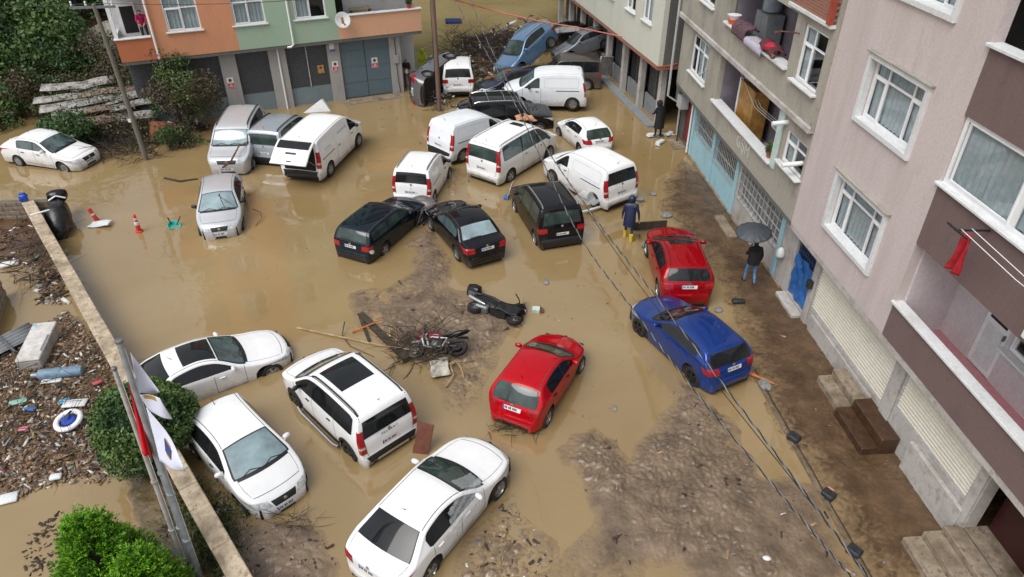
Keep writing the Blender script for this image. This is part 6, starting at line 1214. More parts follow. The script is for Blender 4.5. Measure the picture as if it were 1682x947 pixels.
def scatter(name, label, polys, n, smin, smax, mats_, wts, lift=.02, kind='stuff', cat='rubbish', flat=.22):
    """loose bits strewn over ground polygons"""
    V_, F_, I_ = [], [], []; cnt = 0; tri = 0
    while cnt < n and tri < n * 40:
        tri += 1; poly = polys[random.randrange(len(polys))]; xs_ = [p[0] for p in poly]; ys_ = [p[1] for p in poly]; x, y = random.uniform(min(xs_), max(xs_)), random.uniform(min(ys_), max(ys_))
        ins = False
        for i in range(len(poly)):
            (ax, ay), (bx_, by) = poly[i], poly[i - 1]
            if (ay > y) != (by > y) and x < (bx_ - ax) * (y - ay) / (by - ay) + ax: ins = not ins
        if not ins: continue
        s = smin + (smax - smin) * random.random() ** 2.5; l = s * random.uniform(1, 4.5); q = MB(); E3 = Euler((random.uniform(-.6, .6), random.uniform(-.6, .6), random.uniform(0, 6.3))).to_matrix().to_4x4()
        q.obox((x, y, max(0, ground_z(x, y)) + s * flat * .5 + lift * random.random()), (l, s, s * flat), E3); o_ = len(V_); V_ += q.v; F_ += [tuple(i + o_ for i in f) for f in q.f]; I_ += [random.choices(range(len(mats_)), wts)[0]] * 6; cnt += 1
    return tag(link(name, npmesh(name, np.array([tuple(v) for v in V_]), np.array(F_), mats_, I_)), label, cat, kind=kind)
M_bits = [M_branch, mat('brown_chip', (.17, .11, .065), .9, .5, 8), mat('tan_chip', (.32, .22, .13), .9, .4, 8), mat('white_scrap', (.62, .61, .58), .7, .2, 6), mat('grey_scrap', (.22, .22, .21), .8, .3, 6), M_red, mat('green_scrap', (.08, .28, .20), .6)]
scatter('yard_rubbish', 'wood chips and scraps of rubbish covering the yard', [YARD], 9500, .014, .075, M_bits, (18, 32, 36, 9, 8, .4, .4)); scatter('yard_rubbish', 'soaked reeds and rubbish in the upper corner of the yard', [YARD2, pp((60, 500), (110, 500), (100, 450), (70, 440))], 500, .03, .13, M_bits, (40, 30, 14, 9, 6, .5, .3))
scatter('pool_leaves', 'brown leaf litter floating on the yard pool', [pp((45, 870), (110, 835), (135, 850), (80, 947), (40, 947))], 120, .03, .08, [M_branch], (1,), 0, flat=.15)
scatter('mud_stones', 'small stones and scraps sunk in the churned mud', [ISL_A, ISL_B, ISL_C, ISL_D, STREET], 750, .015, .07, [MATS['grey_scrap'], M_branch, MATS['tan_chip'], M_bits[3]], (30, 36, 30, 2), 0)
def sticks(name, label, spec, m, cat='branches', kind='stuff'):
    q = MB()
    for a_, b_, r0, bend in spec:
        a_, b_ = Vector(a_), Vector(b_); l = (b_ - a_).length; o_ = Vector((random.uniform(-1, 1), random.uniform(-1, 1), random.uniform(-.3, 1))) * l * bend
        q.tube([a_, a_.lerp(b_, .33) + o_ * .8, a_.lerp(b_, .66) + o_, b_], [r0, r0 * .9, r0 * .7, r0 * .35], 5)
    return tag(q.build(name, m, None, True), label, cat, kind=kind)
def heap(u0, v0, u1, v1, n, zmax, lmin, lmax, r=.02, z0=0.0):
    sp = []
    for _ in range(n):
        p = P(random.uniform(u0, u1), random.uniform(v0, v1)); a = random.uniform(0, 6.3); l = random.uniform(lmin, lmax); z = random.random() ** 1.5 * zmax; d = Vector((math.cos(a), math.sin(a), random.uniform(-.25, .6))) * l
        a_ = Vector((p.x, p.y, max(.0, z) + z0)); sp.append((a_, (a_ + d), random.uniform(.4, 1) * r, .12))
    return sp
sticks('branch_heap', 'tangle of branches and reeds washed up behind the piled cars', heap(735, 72, 860, 112, 480, 1.1, .5, 1.9, .022), M_branch)
sticks('branch_heap', 'bare twigs rising from the washed-up heap behind the wooden pole', heap(725, 62, 820, 92, 90, .5, .8, 2.2, .014), M_branch); sticks('branch_heap', 'broken branches jammed between the white family van and the steel blue car', heap(785, 100, 850, 150, 260, .9, .4, 1.5, .02), M_branch)
scatter('heap_rubbish', 'pale plastic rubbish caught in the branch heap', [pp((735, 110), (760, 75), (880, 35), (890, 60), (850, 140), (795, 150))], 900, .05, .22, [M_bits[3], M_bits[4], M_branch, M_bits[1], MATS['packet_blue']], (16, 26, 34, 30, 2), .7)
hp = thing('rubbish_mound', 'dark mound of soaked debris under the steel blue car', 'mound', tuple(P(835, 72)))
q = MB(); q.grid(lambda k, a: ((3.6 * k * math.cos(a)) * (1 + .2 * math.sin(3 * a)), 3.4 * k * math.sin(a) * (1 + .15 * math.cos(5 * a)), 0.55 * (1 - k * k) + .12 * math.sin(a * 9 + k * 11) - .15), lin(0.01, 1, 10), lin(0, 2 * PI, 40)); q.build('mound_surface', mat('dark_soaked_debris', (.045, .035, .027), .9, .6, 4, 1.0, 10), hp, True, 60)
sticks('branch_heap', 'driftwood wrapped round the foot of the wooden pole', heap(695, 140, 745, 182, 130, .9, .3, 1.2, .018), M_branch); sticks('branch_heap', 'branches and reeds on top of the tipped and stacked cars', heap(855, 75, 915, 118, 120, .7, .4, 1.5, .018, 1.0), M_branch); scatter('heap_rubbish', 'rubbish drifted against the wooden pole', [pp((690, 140), (750, 130), (750, 180), (700, 185))], 120, .04, .16, [M_bits[3], M_bits[4], M_branch], (3, 4, 6), .4)
scatter('yard_rubbish', 'larger broken boards and branches lying in the yard rubbish', [YARD], 90, .05, .12, [M_branch, M_bits[2], M_bits[4]], (5, 4, 2), .06); sticks('branch_heap', 'tangled branches lying on the yard rubbish', heap(5, 600, 200, 780, 120, .12, .3, 1.1, .012, .2), M_branch)
sticks('branch_heap', 'dead branches piled at the foot of the power pole', heap(165, 232, 262, 262, 110, .35, .4, 1.6, .022), M_branch); sticks('branch_heap', 'black reeds swept behind the sunken white saloon', heap(150, 225, 215, 262, 170, .3, .5, 1.4, .012), mat('black_reeds', (.014, .013, .013), .6, .3, 6))
sticks('branch_heap', 'drift of twigs in front of the shed and climber', heap(60, 150, 260, 215, 260, .8, .4, 1.6, .016), M_branch); sticks('branch_heap', 'twigs snagged under the rear of the bright red hatchback', heap(800, 700, 890, 716, 40, .15, .2, .7, .012), M_branch); sticks('branch_heap', 'reeds and sticks piled in the top corner of the yard', heap(20, 380, 95, 470, 130, .5, .4, 1.4, .018), M_branch)
sticks('branch_heap', 'twigs and leaves caught under the nose of the white hatchback', heap(455, 845, 520, 875, 45, .18, .2, .6, .010), M_branch)
scatter('shed_rubbish', 'rubbish drifted round the shed and the foot of the power pole', [pp((70, 170), (250, 120), (265, 215), (240, 262), (170, 240)), pp((260, 205), (340, 205), (345, 215), (262, 222))], 420, .05, .2, [M_bits[3], M_bits[4], M_branch, M_bits[1], M_red], (10, 14, 40, 34, 1), .25)
LAKE = pp((150, 280), (330, 225), (460, 300), (650, 300), (640, 480), (560, 520), (480, 560), (300, 560), (240, 560))
scatter('floating_litter', 'specks of leaf and foam drifting on the open flood water', [LAKE, pp((850, 450), (1040, 420), (1060, 600), (980, 700), (900, 700))], 260, .008, .035, [M_branch, MATS['tan_chip'], M_bits[3]], (6, 4, 1), 0, flat=.12)
scatter('floating_litter', 'leaf litter drifted round the piled white vans', [pp((620, 170), (1060, 150), (1060, 300), (960, 360), (640, 340))], 300, .01, .05, [M_branch, MATS['tan_chip'], M_bits[3]], (6, 4, 1), 0, flat=.12)
def stick(name, label, pts, r0, m=None, cat='branch'): q = MB(); q.tube(pts, lin(r0, r0 * .5, len(pts)), 7); return tag(q.build(name, m or M_branch, None, True), label, cat)
def pz_(u, v, z): return tuple(P(u, v, z))
stick('long_pole', 'long pale stripped pole lying from the water to the motorcycle', [pz_(488, 538, .03), pz_(560, 553, .08), pz_(620, 566, .12), pz_(690, 576, .15)], .035, M_palew, 'pole')
stick('orange_plank', 'short orange plank crossing the dark beam on the mud edge', [pz_(578, 545, .06), pz_(603, 535, .16), pz_(628, 524, .22)], .035, mat('orange_wood', (.50, .14, .03), .7, .2, 6), 'plank')
q = MB(); q.bar(pz_(592, 515, .02), pz_(668, 590, .12), .22, .10); tag(q.build('dark_beam', M_branch), 'dark soaked beam at the edge of the central mud bank', 'beam')
q = MB(); q.bar(pz_(590, 516, .03), pz_(607, 560, .03), .10, .05); tag(q.build('dark_board', M_branch), 'narrow dark board slanting into the water beside the beam', 'board')
stick('bent_twig', 'bent twig rising from the water behind the people carrier', [pz_(566, 528, .25), pz_(562, 550, .06), pz_(575, 568, .02), pz_(615, 586, .02)], .018)
stick('bonnet_branch', 'branch lying across the bonnet of the silver people carrier', [pz_(362, 278, .3), pz_(380, 263, .95), pz_(392, 240, 1.2), pz_(408, 232, 1.2)], .05, M_rust)
stick('windscreen_twigs', 'forked twig on the windscreen of the silver hatchback', [pz_(360, 318, 1.33), pz_(364, 330, 1.22), pz_(372, 345, 1.05)], .02); stick('windscreen_twigs', 'thin twig lying slantwise on the windscreen of the silver hatchback', [pz_(358, 320, 1.33), pz_(372, 330, 1.24), pz_(386, 338, 1.10)], .014)
stick('curled_twig', 'curled twig in the water right of the silver hatchback', [pz_(415, 343, .2), pz_(428, 348, .25), pz_(430, 358, .1), pz_(420, 370, .02)], .02)
stick('floating_branch', 'dark branch floating left of the silver hatchback', [pz_(270, 292, .03), pz_(295, 297, .06), pz_(325, 293, .04)], .05)
for lab, pts in (('pale root sprawling on the mud below the motorcycle', [pz_(728, 603, .1), pz_(748, 592, .25), pz_(758, 605, .2), pz_(762, 620, .06)]), ('pale forked root beside the motorcycle wheel', [pz_(732, 636, .06), pz_(745, 615, .15), pz_(740, 600, .2), pz_(752, 590, .24)]), ('yellow root coil above the motorcycle', [pz_(641, 553, .08), pz_(640, 537, .2), pz_(648, 530, .22), pz_(652, 540, .1)])): stick('pale_root', lab, pts, .028, M_palew, 'root')
stick('red_plank', 'orange plank behind the blue hatchback on the pavement', [pz_(1232, 613, .12), pz_(1272, 630, .14)], .05, MATS['orange_wood'], 'plank')
q = MB(); q.bar(pz_(1040, 372, .25), pz_(1095, 368, .28), .06, .35, (0, 0, 1)); o = tag(q.build('wooden_barrier', M_branch), 'dark plank barrier beside the person in navy', 'barrier'); q = MB(); q.bar(pz_(1050, 386, .0), pz_(1050, 386, .35), .05); q.bar(pz_(1090, 384, .0), pz_(1090, 384, .35), .05); q.build('barrier_leg', M_branch, o)
bp_ = MB(); bp_.obox((0, 0, 0), (.42, .035, .95), None, .01); o = bp_.build('rust_board', mat('red_brown_board', (.14, .045, .024), .7, .25, 5)); o.location = P(695, 722, .35); o.rotation_euler = (R(-24), R(8), R(-12)); tag(o, 'red-brown board leaning behind the white people carrier', 'board')
for lab, u, v, s in (('grey stone in the water right of the cargo van', 1072, 319, .16), ('dark stone at the edge of the pavement above the crossover', 1095, 355, .22), ('stone on the kerb beside the blue hatchback', 1256, 634, .22), ('small dark stone in the shallows right of the red hatchback', 1009, 671, .09), ('dark lump floating in open water left of the barrier', 897, 464, .12), ('white stone on the mud at the bottom right', 1258, 921, .08), ('flat stone on the pavement left of the umbrella', 1180, 510, .14)):
    p = P(u, v); t = MB(); t.lathe([(.02, -s * .4), (s * .8, -s * .25), (s, .05 * s), (s * .7, s * .45), (.02, s * .55)], 9, Matrix.Rotation(random.random() * 3, 4, 'Z') @ Matrix.Diagonal((1.2, .85, 1, 1))); o = t.build('stone', M_cap if 'white' in lab else M_bits[4], None, True, 50); o.location = (p.x, p.y, max(0, ground_z(p.x, p.y)) + s * .2); tag(o, lab, 'stone')
# ------------------------------------------------------------------ two-wheelers
def bike_wheel(root, x, r, w_, rimm, spokes=10, y=0, brake=True):
    """wheel in the x-z plane of the bike"""
    q = MB(); Rx = Matrix.Translation((x, y, r)) @ Matrix.Rotation(-PI / 2, 4, 'X')
    q.lathe([(r * .78, -w_ * .5), (r * .93, -w_ * .55), (r, -w_ * .2), (r, w_ * .2), (r * .93, w_ * .55), (r * .78, w_ * .5), (r * .78, -w_ * .5)], 26, Rx, close=False); o = q.build('wheel', M_tyre, root, True, 50)
    q = MB(); q.lathe([(r * .79, -w_ * .35), (r * .72, -w_ * .3), (r * .72, w_ * .3), (r * .79, w_ * .35)], 26, Rx, close=False); q.lathe([(r * .16, -w_ * .6), (r * .16, w_ * .6)], 10, Rx)
    for k in range(spokes): a = 2 * PI * k / spokes; q.bar((x + r * .12 * math.cos(a), y, r + r * .12 * math.sin(a)), (x + r * .76 * math.cos(a + .15), y, r + r * .76 * math.sin(a + .15)), .016)
    if brake: q.lathe([(r * .2, w_ * .62), (r * .45, w_ * .62), (r * .45, w_ * .68), (r * .2, w_ * .68)], 18, Rx, close=False)
    q.build('rim', rimm, o); return o
def fairing(root, name, secs, m, n=12):
    """lofted rounded body: sections (x, zc, half width, half height)"""
    q = MB(); q.grid(lambda i, a: (secs[i][0], secs[i][2] * math.copysign(abs(math.cos(a)) ** .8, math.cos(a)), secs[i][1] + secs[i][3] * math.copysign(abs(math.sin(a)) ** .8, math.sin(a))), range(len(secs)), lin(0, 2 * PI, n * 2 + 1)); return q.build(name, m, root, True, 55)
M_cov = mat('black_cover', (.008, .009, .011), .33, .3, 4, .4, 7); M_gloss = pm('gloss_black_panel', (.008, .008, .010), mud=.12); M_seat = mat('black_seat', (.012, .012, .013), .45, .2, 6)
def scooter(root, box=True):
    bike_wheel(root, .68, .235, .12, M_rim, 6); bike_wheel(root, -.62, .235, .13, M_rim, 6)
    fairing(root, 'rear_fairing', [(-.98, .74, .05, .05), (-.85, .70, .15, .12), (-.55, .62, .20, .20), (-.2, .58, .20, .20), (.0, .50, .17, .14), (.05, .45, .03, .03)], M_gloss)
    fairing(root, 'seat', [(-.80, .86, .06, .02), (-.7, .86, .16, .06), (-.3, .82, .17, .07), (.0, .76, .12, .06), (.08, .72, .03, .02)], M_seat)
    fairing(root, 'leg_shield', [(.22, .35, .15, .05), (.36, .50, .21, .22), (.48, .68, .22, .28), (.62, .84, .17, .22), (.74, .82, .08, .12), (.78, .78, .02, .02)], M_gloss)
    bx(root, 'footboard', M_trim, -.15, .40, -.2, .2, .24, .32, b=.04); q = MB(); q.tube([(.66, .09, .24), (.56, .09, .62)], .025, 6); q.tube([(.66, -.09, .24), (.56, -.09, .62)], .025, 6); q.build('fork', M_metal, root)
    q = MB(); q.tube([(.50, 0, .85), (.42, 0, 1.05)], .03, 8); q.tube([(.30, .36, 1.04), (.42, .18, 1.06), (.44, 0, 1.05), (.42, -.18, 1.06), (.30, -.36, 1.04)], .018, 8); q.build('handlebar', M_trim, root, True)
    q = MB(); q.grid(lambda u, v: (.62 - v * .16, u, .95 + v * .34 - .25 * u * u), lin(-.2, .2, 8), lin(0, 1, 6)); o = q.build('windscreen', M_cglass, root, True); o.modifiers.new('thick', 'SOLIDIFY').thickness = .006
    fairing(root, 'headlight', [(.70, .84, .10, .05), (.76, .80, .07, .04), (.785, .79, .02, .01)], M_hl)
    fairing(root, 'front_mudguard', [(.42, .36, .04, .02), (.55, .48, .08, .03), (.70, .50, .085, .03), (.86, .42, .07, .02), (.92, .34, .03, .01)], M_gloss)
    q = MB(); q.tube([(-.3, -.19, .26), (-.55, -.21, .30), (-.9, -.22, .40)], [.03, .05, .055], 10); q.build('exhaust', M_chrome, root, True); bx(root, 'engine', M_metal, -.62, -.2, -.13, .12, .2, .42, b=.04)
    for sg in (): q = MB(); q.tube([(.38, sg * .22, 1.06), (.42, sg * .32, 1.22)], .010, 5); q.obox((.42, sg * .34, 1.27), (.03, .15, .09), None, .02); q.build('mirror', M_trim, root)
    fairing(root, 'tail_light', [(-1.0, .74, .09, .03), (-1.02, .74, .06, .02)], M_tl)
    if box: fairing(root, 'top_box', [(-1.32, 1.03, .05, .05), (-1.28, 1.03, .22, .15), (-1.1, 1.04, .26, .19), (-.92, 1.03, .24, .17), (-.86, 1.02, .06, .05)], M_gloss); bx(root, 'rack', M_metal, -1.2, -.75, -.12, .12, .83, .86)
p = P(806, 512); g1 = P(762, 488); g2 = P(866, 520); yaw = math.atan2(g2.y - g1.y, g2.x - g1.x)
sct = thing('fallen_scooter', 'black scooter with top box lying on its side on the mud bank', 'scooter', (P(812, 527).x - .15, P(812, 527).y - .05, .22), scale=1.12); scooter(sct); sct.rotation_euler = (R(-97), 0, yaw)
q = MB(); q.grid(lambda u, v: (.05 + u * .75, -.24 - .03 * math.sin(u * 7 + v * 3), .12 + v * .5 + .03 * math.sin(u * 5)), lin(0, 1, 12), lin(0, 1, 8)); o = q.build('leg_apron', M_cov, sct, True, 80); o.modifiers.new('thick', 'SOLIDIFY').thickness = .02
# motorcycle on its side
p = P(722, 590); g1 = P(745, 575); g2 = P(685, 572); yaw = math.atan2(g2.y - g1.y, g2.x - g1.x)
mc = thing('fallen_motorcycle', 'red and white motorcycle lying on its side in driftwood on the mud', 'motorcycle', (P(716, 592).x, P(716, 592).y - .0, .10), (0, 0, 0))
bike_wheel(mc, .68, .31, .11, M_metal, 10); bike_wheel(mc, -.66, .31, .13, M_hub, 10)
Mmr = mat('bike_red', (.24, .008, .03), .25, .1, 5, coat=.6); Mmw = mat('bike_white', (.62, .62, .62), .4, .2, 5)
fairing(mc, 'fuel_tank', [(.32, .82, .05, .04), (.25, .84, .14, .11), (.02, .84, .16, .12), (-.15, .78, .10, .07), (-.2, .76, .03, .02)], Mmr); fairing(mc, 'seat', [(-.82, .90, .04, .02), (-.75, .89, .10, .05), (-.4, .80, .13, .05), (-.12, .76, .11, .05), (-.08, .75, .03, .02)], M_seat)
fairing(mc, 'tail_unit', [(-1.0, .92, .02, .02), (-.9, .90, .08, .05), (-.6, .82, .11, .07), (-.4, .76, .05, .04)], M_gloss); fairing(mc, 'headlight_cowl', [(.42, .86, .10, .10), (.55, .85, .12, .13), (.66, .82, .08, .09), (.70, .80, .02, .02)], Mmr)
bx(mc, 'engine', M_blackm, -.22, .22, -.15, .15, .28, .60, b=.05); q = MB(); q.lathe([(.10, .14), (.10, .20), (.04, .22)], 14, Matrix.Translation((.02, 0, .42)) @ Matrix.Rotation(-PI / 2, 4, 'X')); q.build('clutch_cover', M_metal, mc, True)
q = MB()
for sg in (1, -1):
    q.tube([(.38, sg * .06, .80), (.30, sg * .16, .62), (.20, sg * .17, .32), (-.20, sg * .15, .30), (-.34, sg * .12, .62), (.25, sg * .08, .76)], .026, 7); q.tube([(.34, sg * .10, .88), (.42, sg * .24, .60), (.34, sg * .24, .34), (.16, sg * .2, .30)], .026, 7)
q.build('frame', Mmw, mc, True); q = MB()
for sg in (1, -1): q.tube([(.68, sg * .09, .31), (.50, sg * .09, .70), (.42, sg * .09, .92)], .026, 7)
q.build('fork', M_chrome, mc, True); q = MB(); q.tube([(.28, .38, .98), (.40, .2, 1.02), (.42, 0, .98), (.40, -.2, 1.02), (.28, -.38, .98)], .016, 7); q.build('handlebar', M_trim, mc, True); q = MB(); q.tube([(.1, -.16, .3), (-.3, -.19, .28), (-.75, -.2, .42)], [.03, .04, .06], 9); q.build('exhaust', M_hub, mc, True); fairing(mc, 'front_mudguard', [(.45, .60, .03, .02), (.6, .66, .07, .03), (.8, .64, .06, .02), (.95, .52, .02, .01)], Mmw); q = MB(); q.tube([(-.66, .1, .31), (-.1, .1, .40)], .04, 7); q.tube([(-.66, -.1, .31), (-.1, -.1, .40)], .04, 7); q.build('swing_arm', M_hub, mc, True); fairing(mc, 'rear_mudguard', [(-.98, .62, .02, .02), (-.95, .66, .07, .03), (-.75, .70, .07, .03), (-.6, .68, .02, .02)], M_trim)
mc.rotation_euler = (R(74), R(10), yaw)
tw = MB(); tw.grid(lambda u, v: (u + .06 * math.sin(v * 6), v, .12 * math.sin(u * 5) * math.cos(v * 4) + .10), lin(-.28, .28, 12), lin(-.45, .35, 14)); o = tw.build('wet_sheet', mat('dirty_white_sheet', (.45, .42, .36), .7, .4, 4), None, True, 80); o.location = P(722, 605, .02); o.rotation_euler = (0, 0, R(20)); o.modifiers.new('thick', 'SOLIDIFY').thickness = .012; tag(o, 'dirty white sheet spread under the fallen motorcycle', 'sheet')
sticks('branch_heap', 'driftwood and reeds tangled over the front of the fallen motorcycle', heap(645, 552, 740, 602, 220, .5, .3, 1.1, .016), M_branch)
# covered scooter beside the wall
p = P(108, 375); cv = thing('covered_scooter', 'scooter under a black cover with rear box beside the yard wall', 'scooter', (p.x - .10, p.y + .05, -.05), (0, 0, R(-66)))
M_cov = mat('black_cover', (.008, .009, .011), .33, .3, 4, .4, 7)
fairing(cv, 'cover', [(-.80, .50, .10, .10), (-.74, .52, .30, .42), (-.45, .52, .36, .52), (-.1, .52, .37, .56), (.2, .56, .44, .62), (.45, .54, .40, .58), (.7, .40, .30, .44), (.95, .32, .26, .34), (1.05, .3, .08, .1)], M_cov, 14)
fairing(cv, 'top_box', [(-1.34, .98, .10, .08), (-1.28, .98, .33, .20), (-1.05, 1.0, .38, .25), (-.84, .98, .34, .22), (-.78, .98, .10, .08)], M_gloss); bike_wheel(cv, .85, .24, .14, M_rim, 6); q = MB(); q.tube([(-.78, .30, .95), (-.74, .0, 1.12), (-.78, -.30, .95)], .035, 8); q.build('white_strap', M_white, cv, True)
q = MB(); q.tube([pz_(50, 353, 1.02), pz_(75, 346, 1.05), pz_(95, 341, 1.0)], .035, 7); tag(q.build('white_rope', M_white, None, True), 'white strap from the covered scooter over the wall coping', 'strap')
# ------------------------------------------------------------------ flags
fb = [P(322, 952), P(318, 950)]; M_fp = mat('grey_flagpole', (.30, .33, .36), .4, .15, 5, metal=.3); M_fp2 = stained('rust_flaked_pole', (.42, .42, .40), (.25, .13, .06), .6, .7, (6, 6, 3))
def flagpole(label, base, top, r0, m, group='flagpoles beside the bush'):
    t = thing('flagpole', label, 'flagpole', tuple(base), group=group); b = Vector(base); q = MB(); tp = Vector(top) - b
    q.tube([(0, 0, -.3), tuple(tp * .5), tuple(tp)], [r0, r0 * .9, r0 * .75], 12); q.build('pole', m, t, True); q = MB(); q.lathe([(r0 * .9, 0), (r0 * .9, .05), (.01, .07)], 12, Matrix.Translation(tp)); q.build('cap', M_metal, t, True)
    for k in (.25, .5): q = MB(); q.lathe([(r0 * 1.15, 0), (r0 * 1.15, .06)], 12, Matrix.Translation(tp * k)); q.build('joint_collar', m, t)
    q = MB(); q.tube([tuple(tp * .98 + Vector((.06, 0, 0))), tuple(tp * .1 + Vector((.07, 0, 0)))], .006, 4); q.build('halyard', M_cap, t); return t
b1 = P(322, 950); T1 = P(196, 562, 6.3); b2 = b1 + Vector((-.22, .10, 0)); T2 = P(188, 607, 5.6)
flagpole('tall grey flagpole nearest the yard wall top', b1 + Vector((.0, .05, 0)), T1, .075, M_fp); flagpole('rust-flaked flagpole carrying the red flag', b2, T2, .055, M_fp2)
b3 = b1 + Vector((.16, -.10, 0)); T3 = P(222, 640, 5.2); flagpole('grey flagpole in front, carrying the lowest white flag', b3, T3, .07, M_fp)
def flag(label, hoist_top, hoist_bot, fly_top, fly_bot, m, folds=3, amp=.07, marks=None):
    A_, B_, C_, D_ = Vector(hoist_top), Vector(hoist_bot), Vector(fly_top), Vector(fly_bot); nrm = (C_ - A_).cross(B_ - A_).normalized()
    def f(u, v): return tuple(A_.lerp(C_, u).lerp(B_.lerp(D_, u), v) + nrm * amp * math.sin(u * folds * 2.2 + v * 2.5) * (u + .15))
    q = MB(); q.grid(f, lin(0, 1, 22), lin(0, 1, 16)); root = q.build('flag', m, None, True, 80); root.modifiers.new('thick', 'SOLIDIFY').thickness = .006; tag(root, label, 'flag', 'flags on the poles')
    for (u0, u1, v0, v1, mm) in marks or []:
        for s_ in (1, -1):
            q = MB(); q.grid(lambda u, v: tuple(Vector(f(u, v)) + nrm * .009 * s_), lin(u0, u1, 8), lin(v0, v1, 8)); q.build('emblem', mm, root, True)
    return root
M_fw = mat('white_flag_cloth', (.60, .62, .74), .8, .06, 3); M_frd = mat('red_flag_cloth', (.52, .01, .02), .75, .1, 3); M_emb = mat('emblem_blue', (.03, .05, .16), .7); M_gold = mat('emblem_gold', (.42, .24, .04), .7)
flag('upper white flag on the tall grey pole', pz_(214, 578, 5.9), pz_(228, 645, 5.2), pz_(262, 642, 5.1), pz_(258, 646, 4.8), M_fw, 2, .06)
flag('middle white flag with a gold-edged dark emblem', pz_(229, 648, 5.15), pz_(245, 675, 4.75), pz_(262, 650, 5.0), pz_(284, 690, 4.5), M_fw, 2, .06, [(.15, .75, .02, .22, M_gold), (.3, .6, .06, .16, M_emb)])
flag('lowest and largest white flag with a blue and gold crest', pz_(240, 668, 4.85), pz_(262, 757, 3.8), pz_(308, 762, 3.9), pz_(304, 776, 3.7), M_fw, 2, .08, [(.35, .62, .30, .62, M_emb), (.38, .58, .24, .30, M_gold), (.38, .58, .62, .68, M_gold)])
flag('red flag hanging limp along the rusty pole', pz_(210, 628, 5.2), pz_(234, 745, 3.8), pz_(221, 640, 5.05), pz_(253, 752, 3.7), M_frd, 4, .10)
# ------------------------------------------------------------------ poles and cables
M_pole = stained('weathered_wood_pole', (.17, .105, .085), (.09, .06, .05), .85, .6, (4, 4, .8)); M_cpole = stained('grey_concrete_pole', (.16, .145, .12), (.09, .08, .07), .9, .6, (3, 3, .8))
p = P(722, 182); t = thing('wooden_pole', 'brown wooden utility pole at the foot of the overturned dark car', 'pole', (p.x, p.y, 0)); q = MB(); q.tube([(0, 0, -.5), (.01, 0, 3), (0, 0, 8.4)], [.125, .115, .10], 10); q.build('shaft', M_pole, t, True); q = MB(); q.bar((-.55, 0, 3.4), (.05, 0, 3.35), .05); q.build('side_bracket', M_rust, t); q = MB(); q.tube([(-.13, 0, 0), (-.14, 0, 8)], .018, 5); q.build('earth_wire', M_blackm, t)
p = P(241, 262); t = thing('power_pole', 'grey power pole with crossarm rising beside the shed', 'pole', (p.x, p.y, 0)); q = MB(); q.tube([(0, 0, -.5), (-.08, 0, 3.5), (-.16, 0, 7.0)], [.12, .105, .085], 10); q.build('shaft', M_cpole, t, True); q = MB(); q.bar((-1.2, 0, 6.85), (.7, 0, 6.9), .09); q.build('crossarm', M_metal, t)
for x in (-1.1, -.5, .6): q = MB(); q.lathe([(.03, 0), (.05, .05), (.03, .1), (.05, .15), (.02, .2)], 8, Matrix.Translation((x, 0, 6.92))); q.build('insulator', M_cap, t, True)
q = MB(); q.box(-.22, -.08, -.14, -.10, 1.9, 2.05); q.build('white_marker', M_cap, t)
def cable(name, label, pts, r, m, twist=0):
    pts = [Vector(x) for x in pts]; n = 90; out_ = []
    for i in range(n + 1):                                      # Catmull-Rom through the survey points
        t_ = i / n * (len(pts) - 1); k = min(int(t_), len(pts) - 2); f = t_ - k; p0, p1, p2, p3 = pts[max(k - 1, 0)], pts[k], pts[k + 1], pts[min(k + 2, len(pts) - 1)]
        out_.append(.5 * ((2 * p1) + (p2 - p0) * f + (2 * p0 - 5 * p1 + 4 * p2 - p3) * f * f + (3 * p1 - p0 - 3 * p2 + p3) * f ** 3))
    root = tag(link(name, None), label, 'cable')
    if twist:
        L_ = sum((a - b).length for a, b in zip(out_, out_[1:])); N = int(L_ / .09); 
        for s_, mm in ((0, m), (PI, M_cabl)):
            q = MB(); pp_ = []
            for i in range(N):
                t_ = i / (N - 1) * n; k = min(int(t_), n - 1); c = out_[k].lerp(out_[k + 1], t_ - k); d = (out_[k + 1] - out_[k]).normalized(); a = d.cross(Vector((0, 0, 1))).normalized(); b = d.cross(a); an = i * .09 * twist + s_; pp_.append(c + (a * math.cos(an) + b * math.sin(an)) * r * .62)
            q.tube(pp_, r * .62, 5); q.build('strand', mm, root, True)
    else: q = MB(); q.tube(out_, r, 5); q.build('strand', m, root, True)
    return root
M_cab = mat('black_cable', (.012, .012, .013), .5, .2, 6); M_cabl = mat('pale_cable_strand', (.20, .20, .21), .5, .3, 3)
cable('overhead_cable', 'thicker twisted overhead cable crossing from the back street to the bottom right', [pz_(762, -30, 7.6), pz_(800, 66, 7.2), pz_(880, 215, 6.7), pz_(975, 355, 6.5), pz_(1080, 490, 6.5), pz_(1240, 700, 6.6), pz_(1420, 940, 6.9), pz_(1500, 1045, 7.1)], .0145, M_cab, 11)
cable('overhead_cable', 'second overhead cable passing over the black van and the blue hatchback', [pz_(728, -30, 7.4), pz_(822, 125, 6.9), pz_(890, 262, 6.4), pz_(955, 392, 6.2), pz_(1045, 515, 6.2), pz_(1140, 640, 6.2), pz_(1290, 820, 6.4), pz_(1400, 950, 6.6), pz_(1480, 1045, 6.8)], .0135, M_cab, 11)
cable('overhead_cable', 'thin slack cable between the two thick overhead cables', [pz_(968, 350, 6.4), pz_(1030, 440, 6.2), pz_(1090, 520, 6.1), pz_(1200, 660, 6.2), pz_(1420, 935, 6.8)], .007, M_cab)
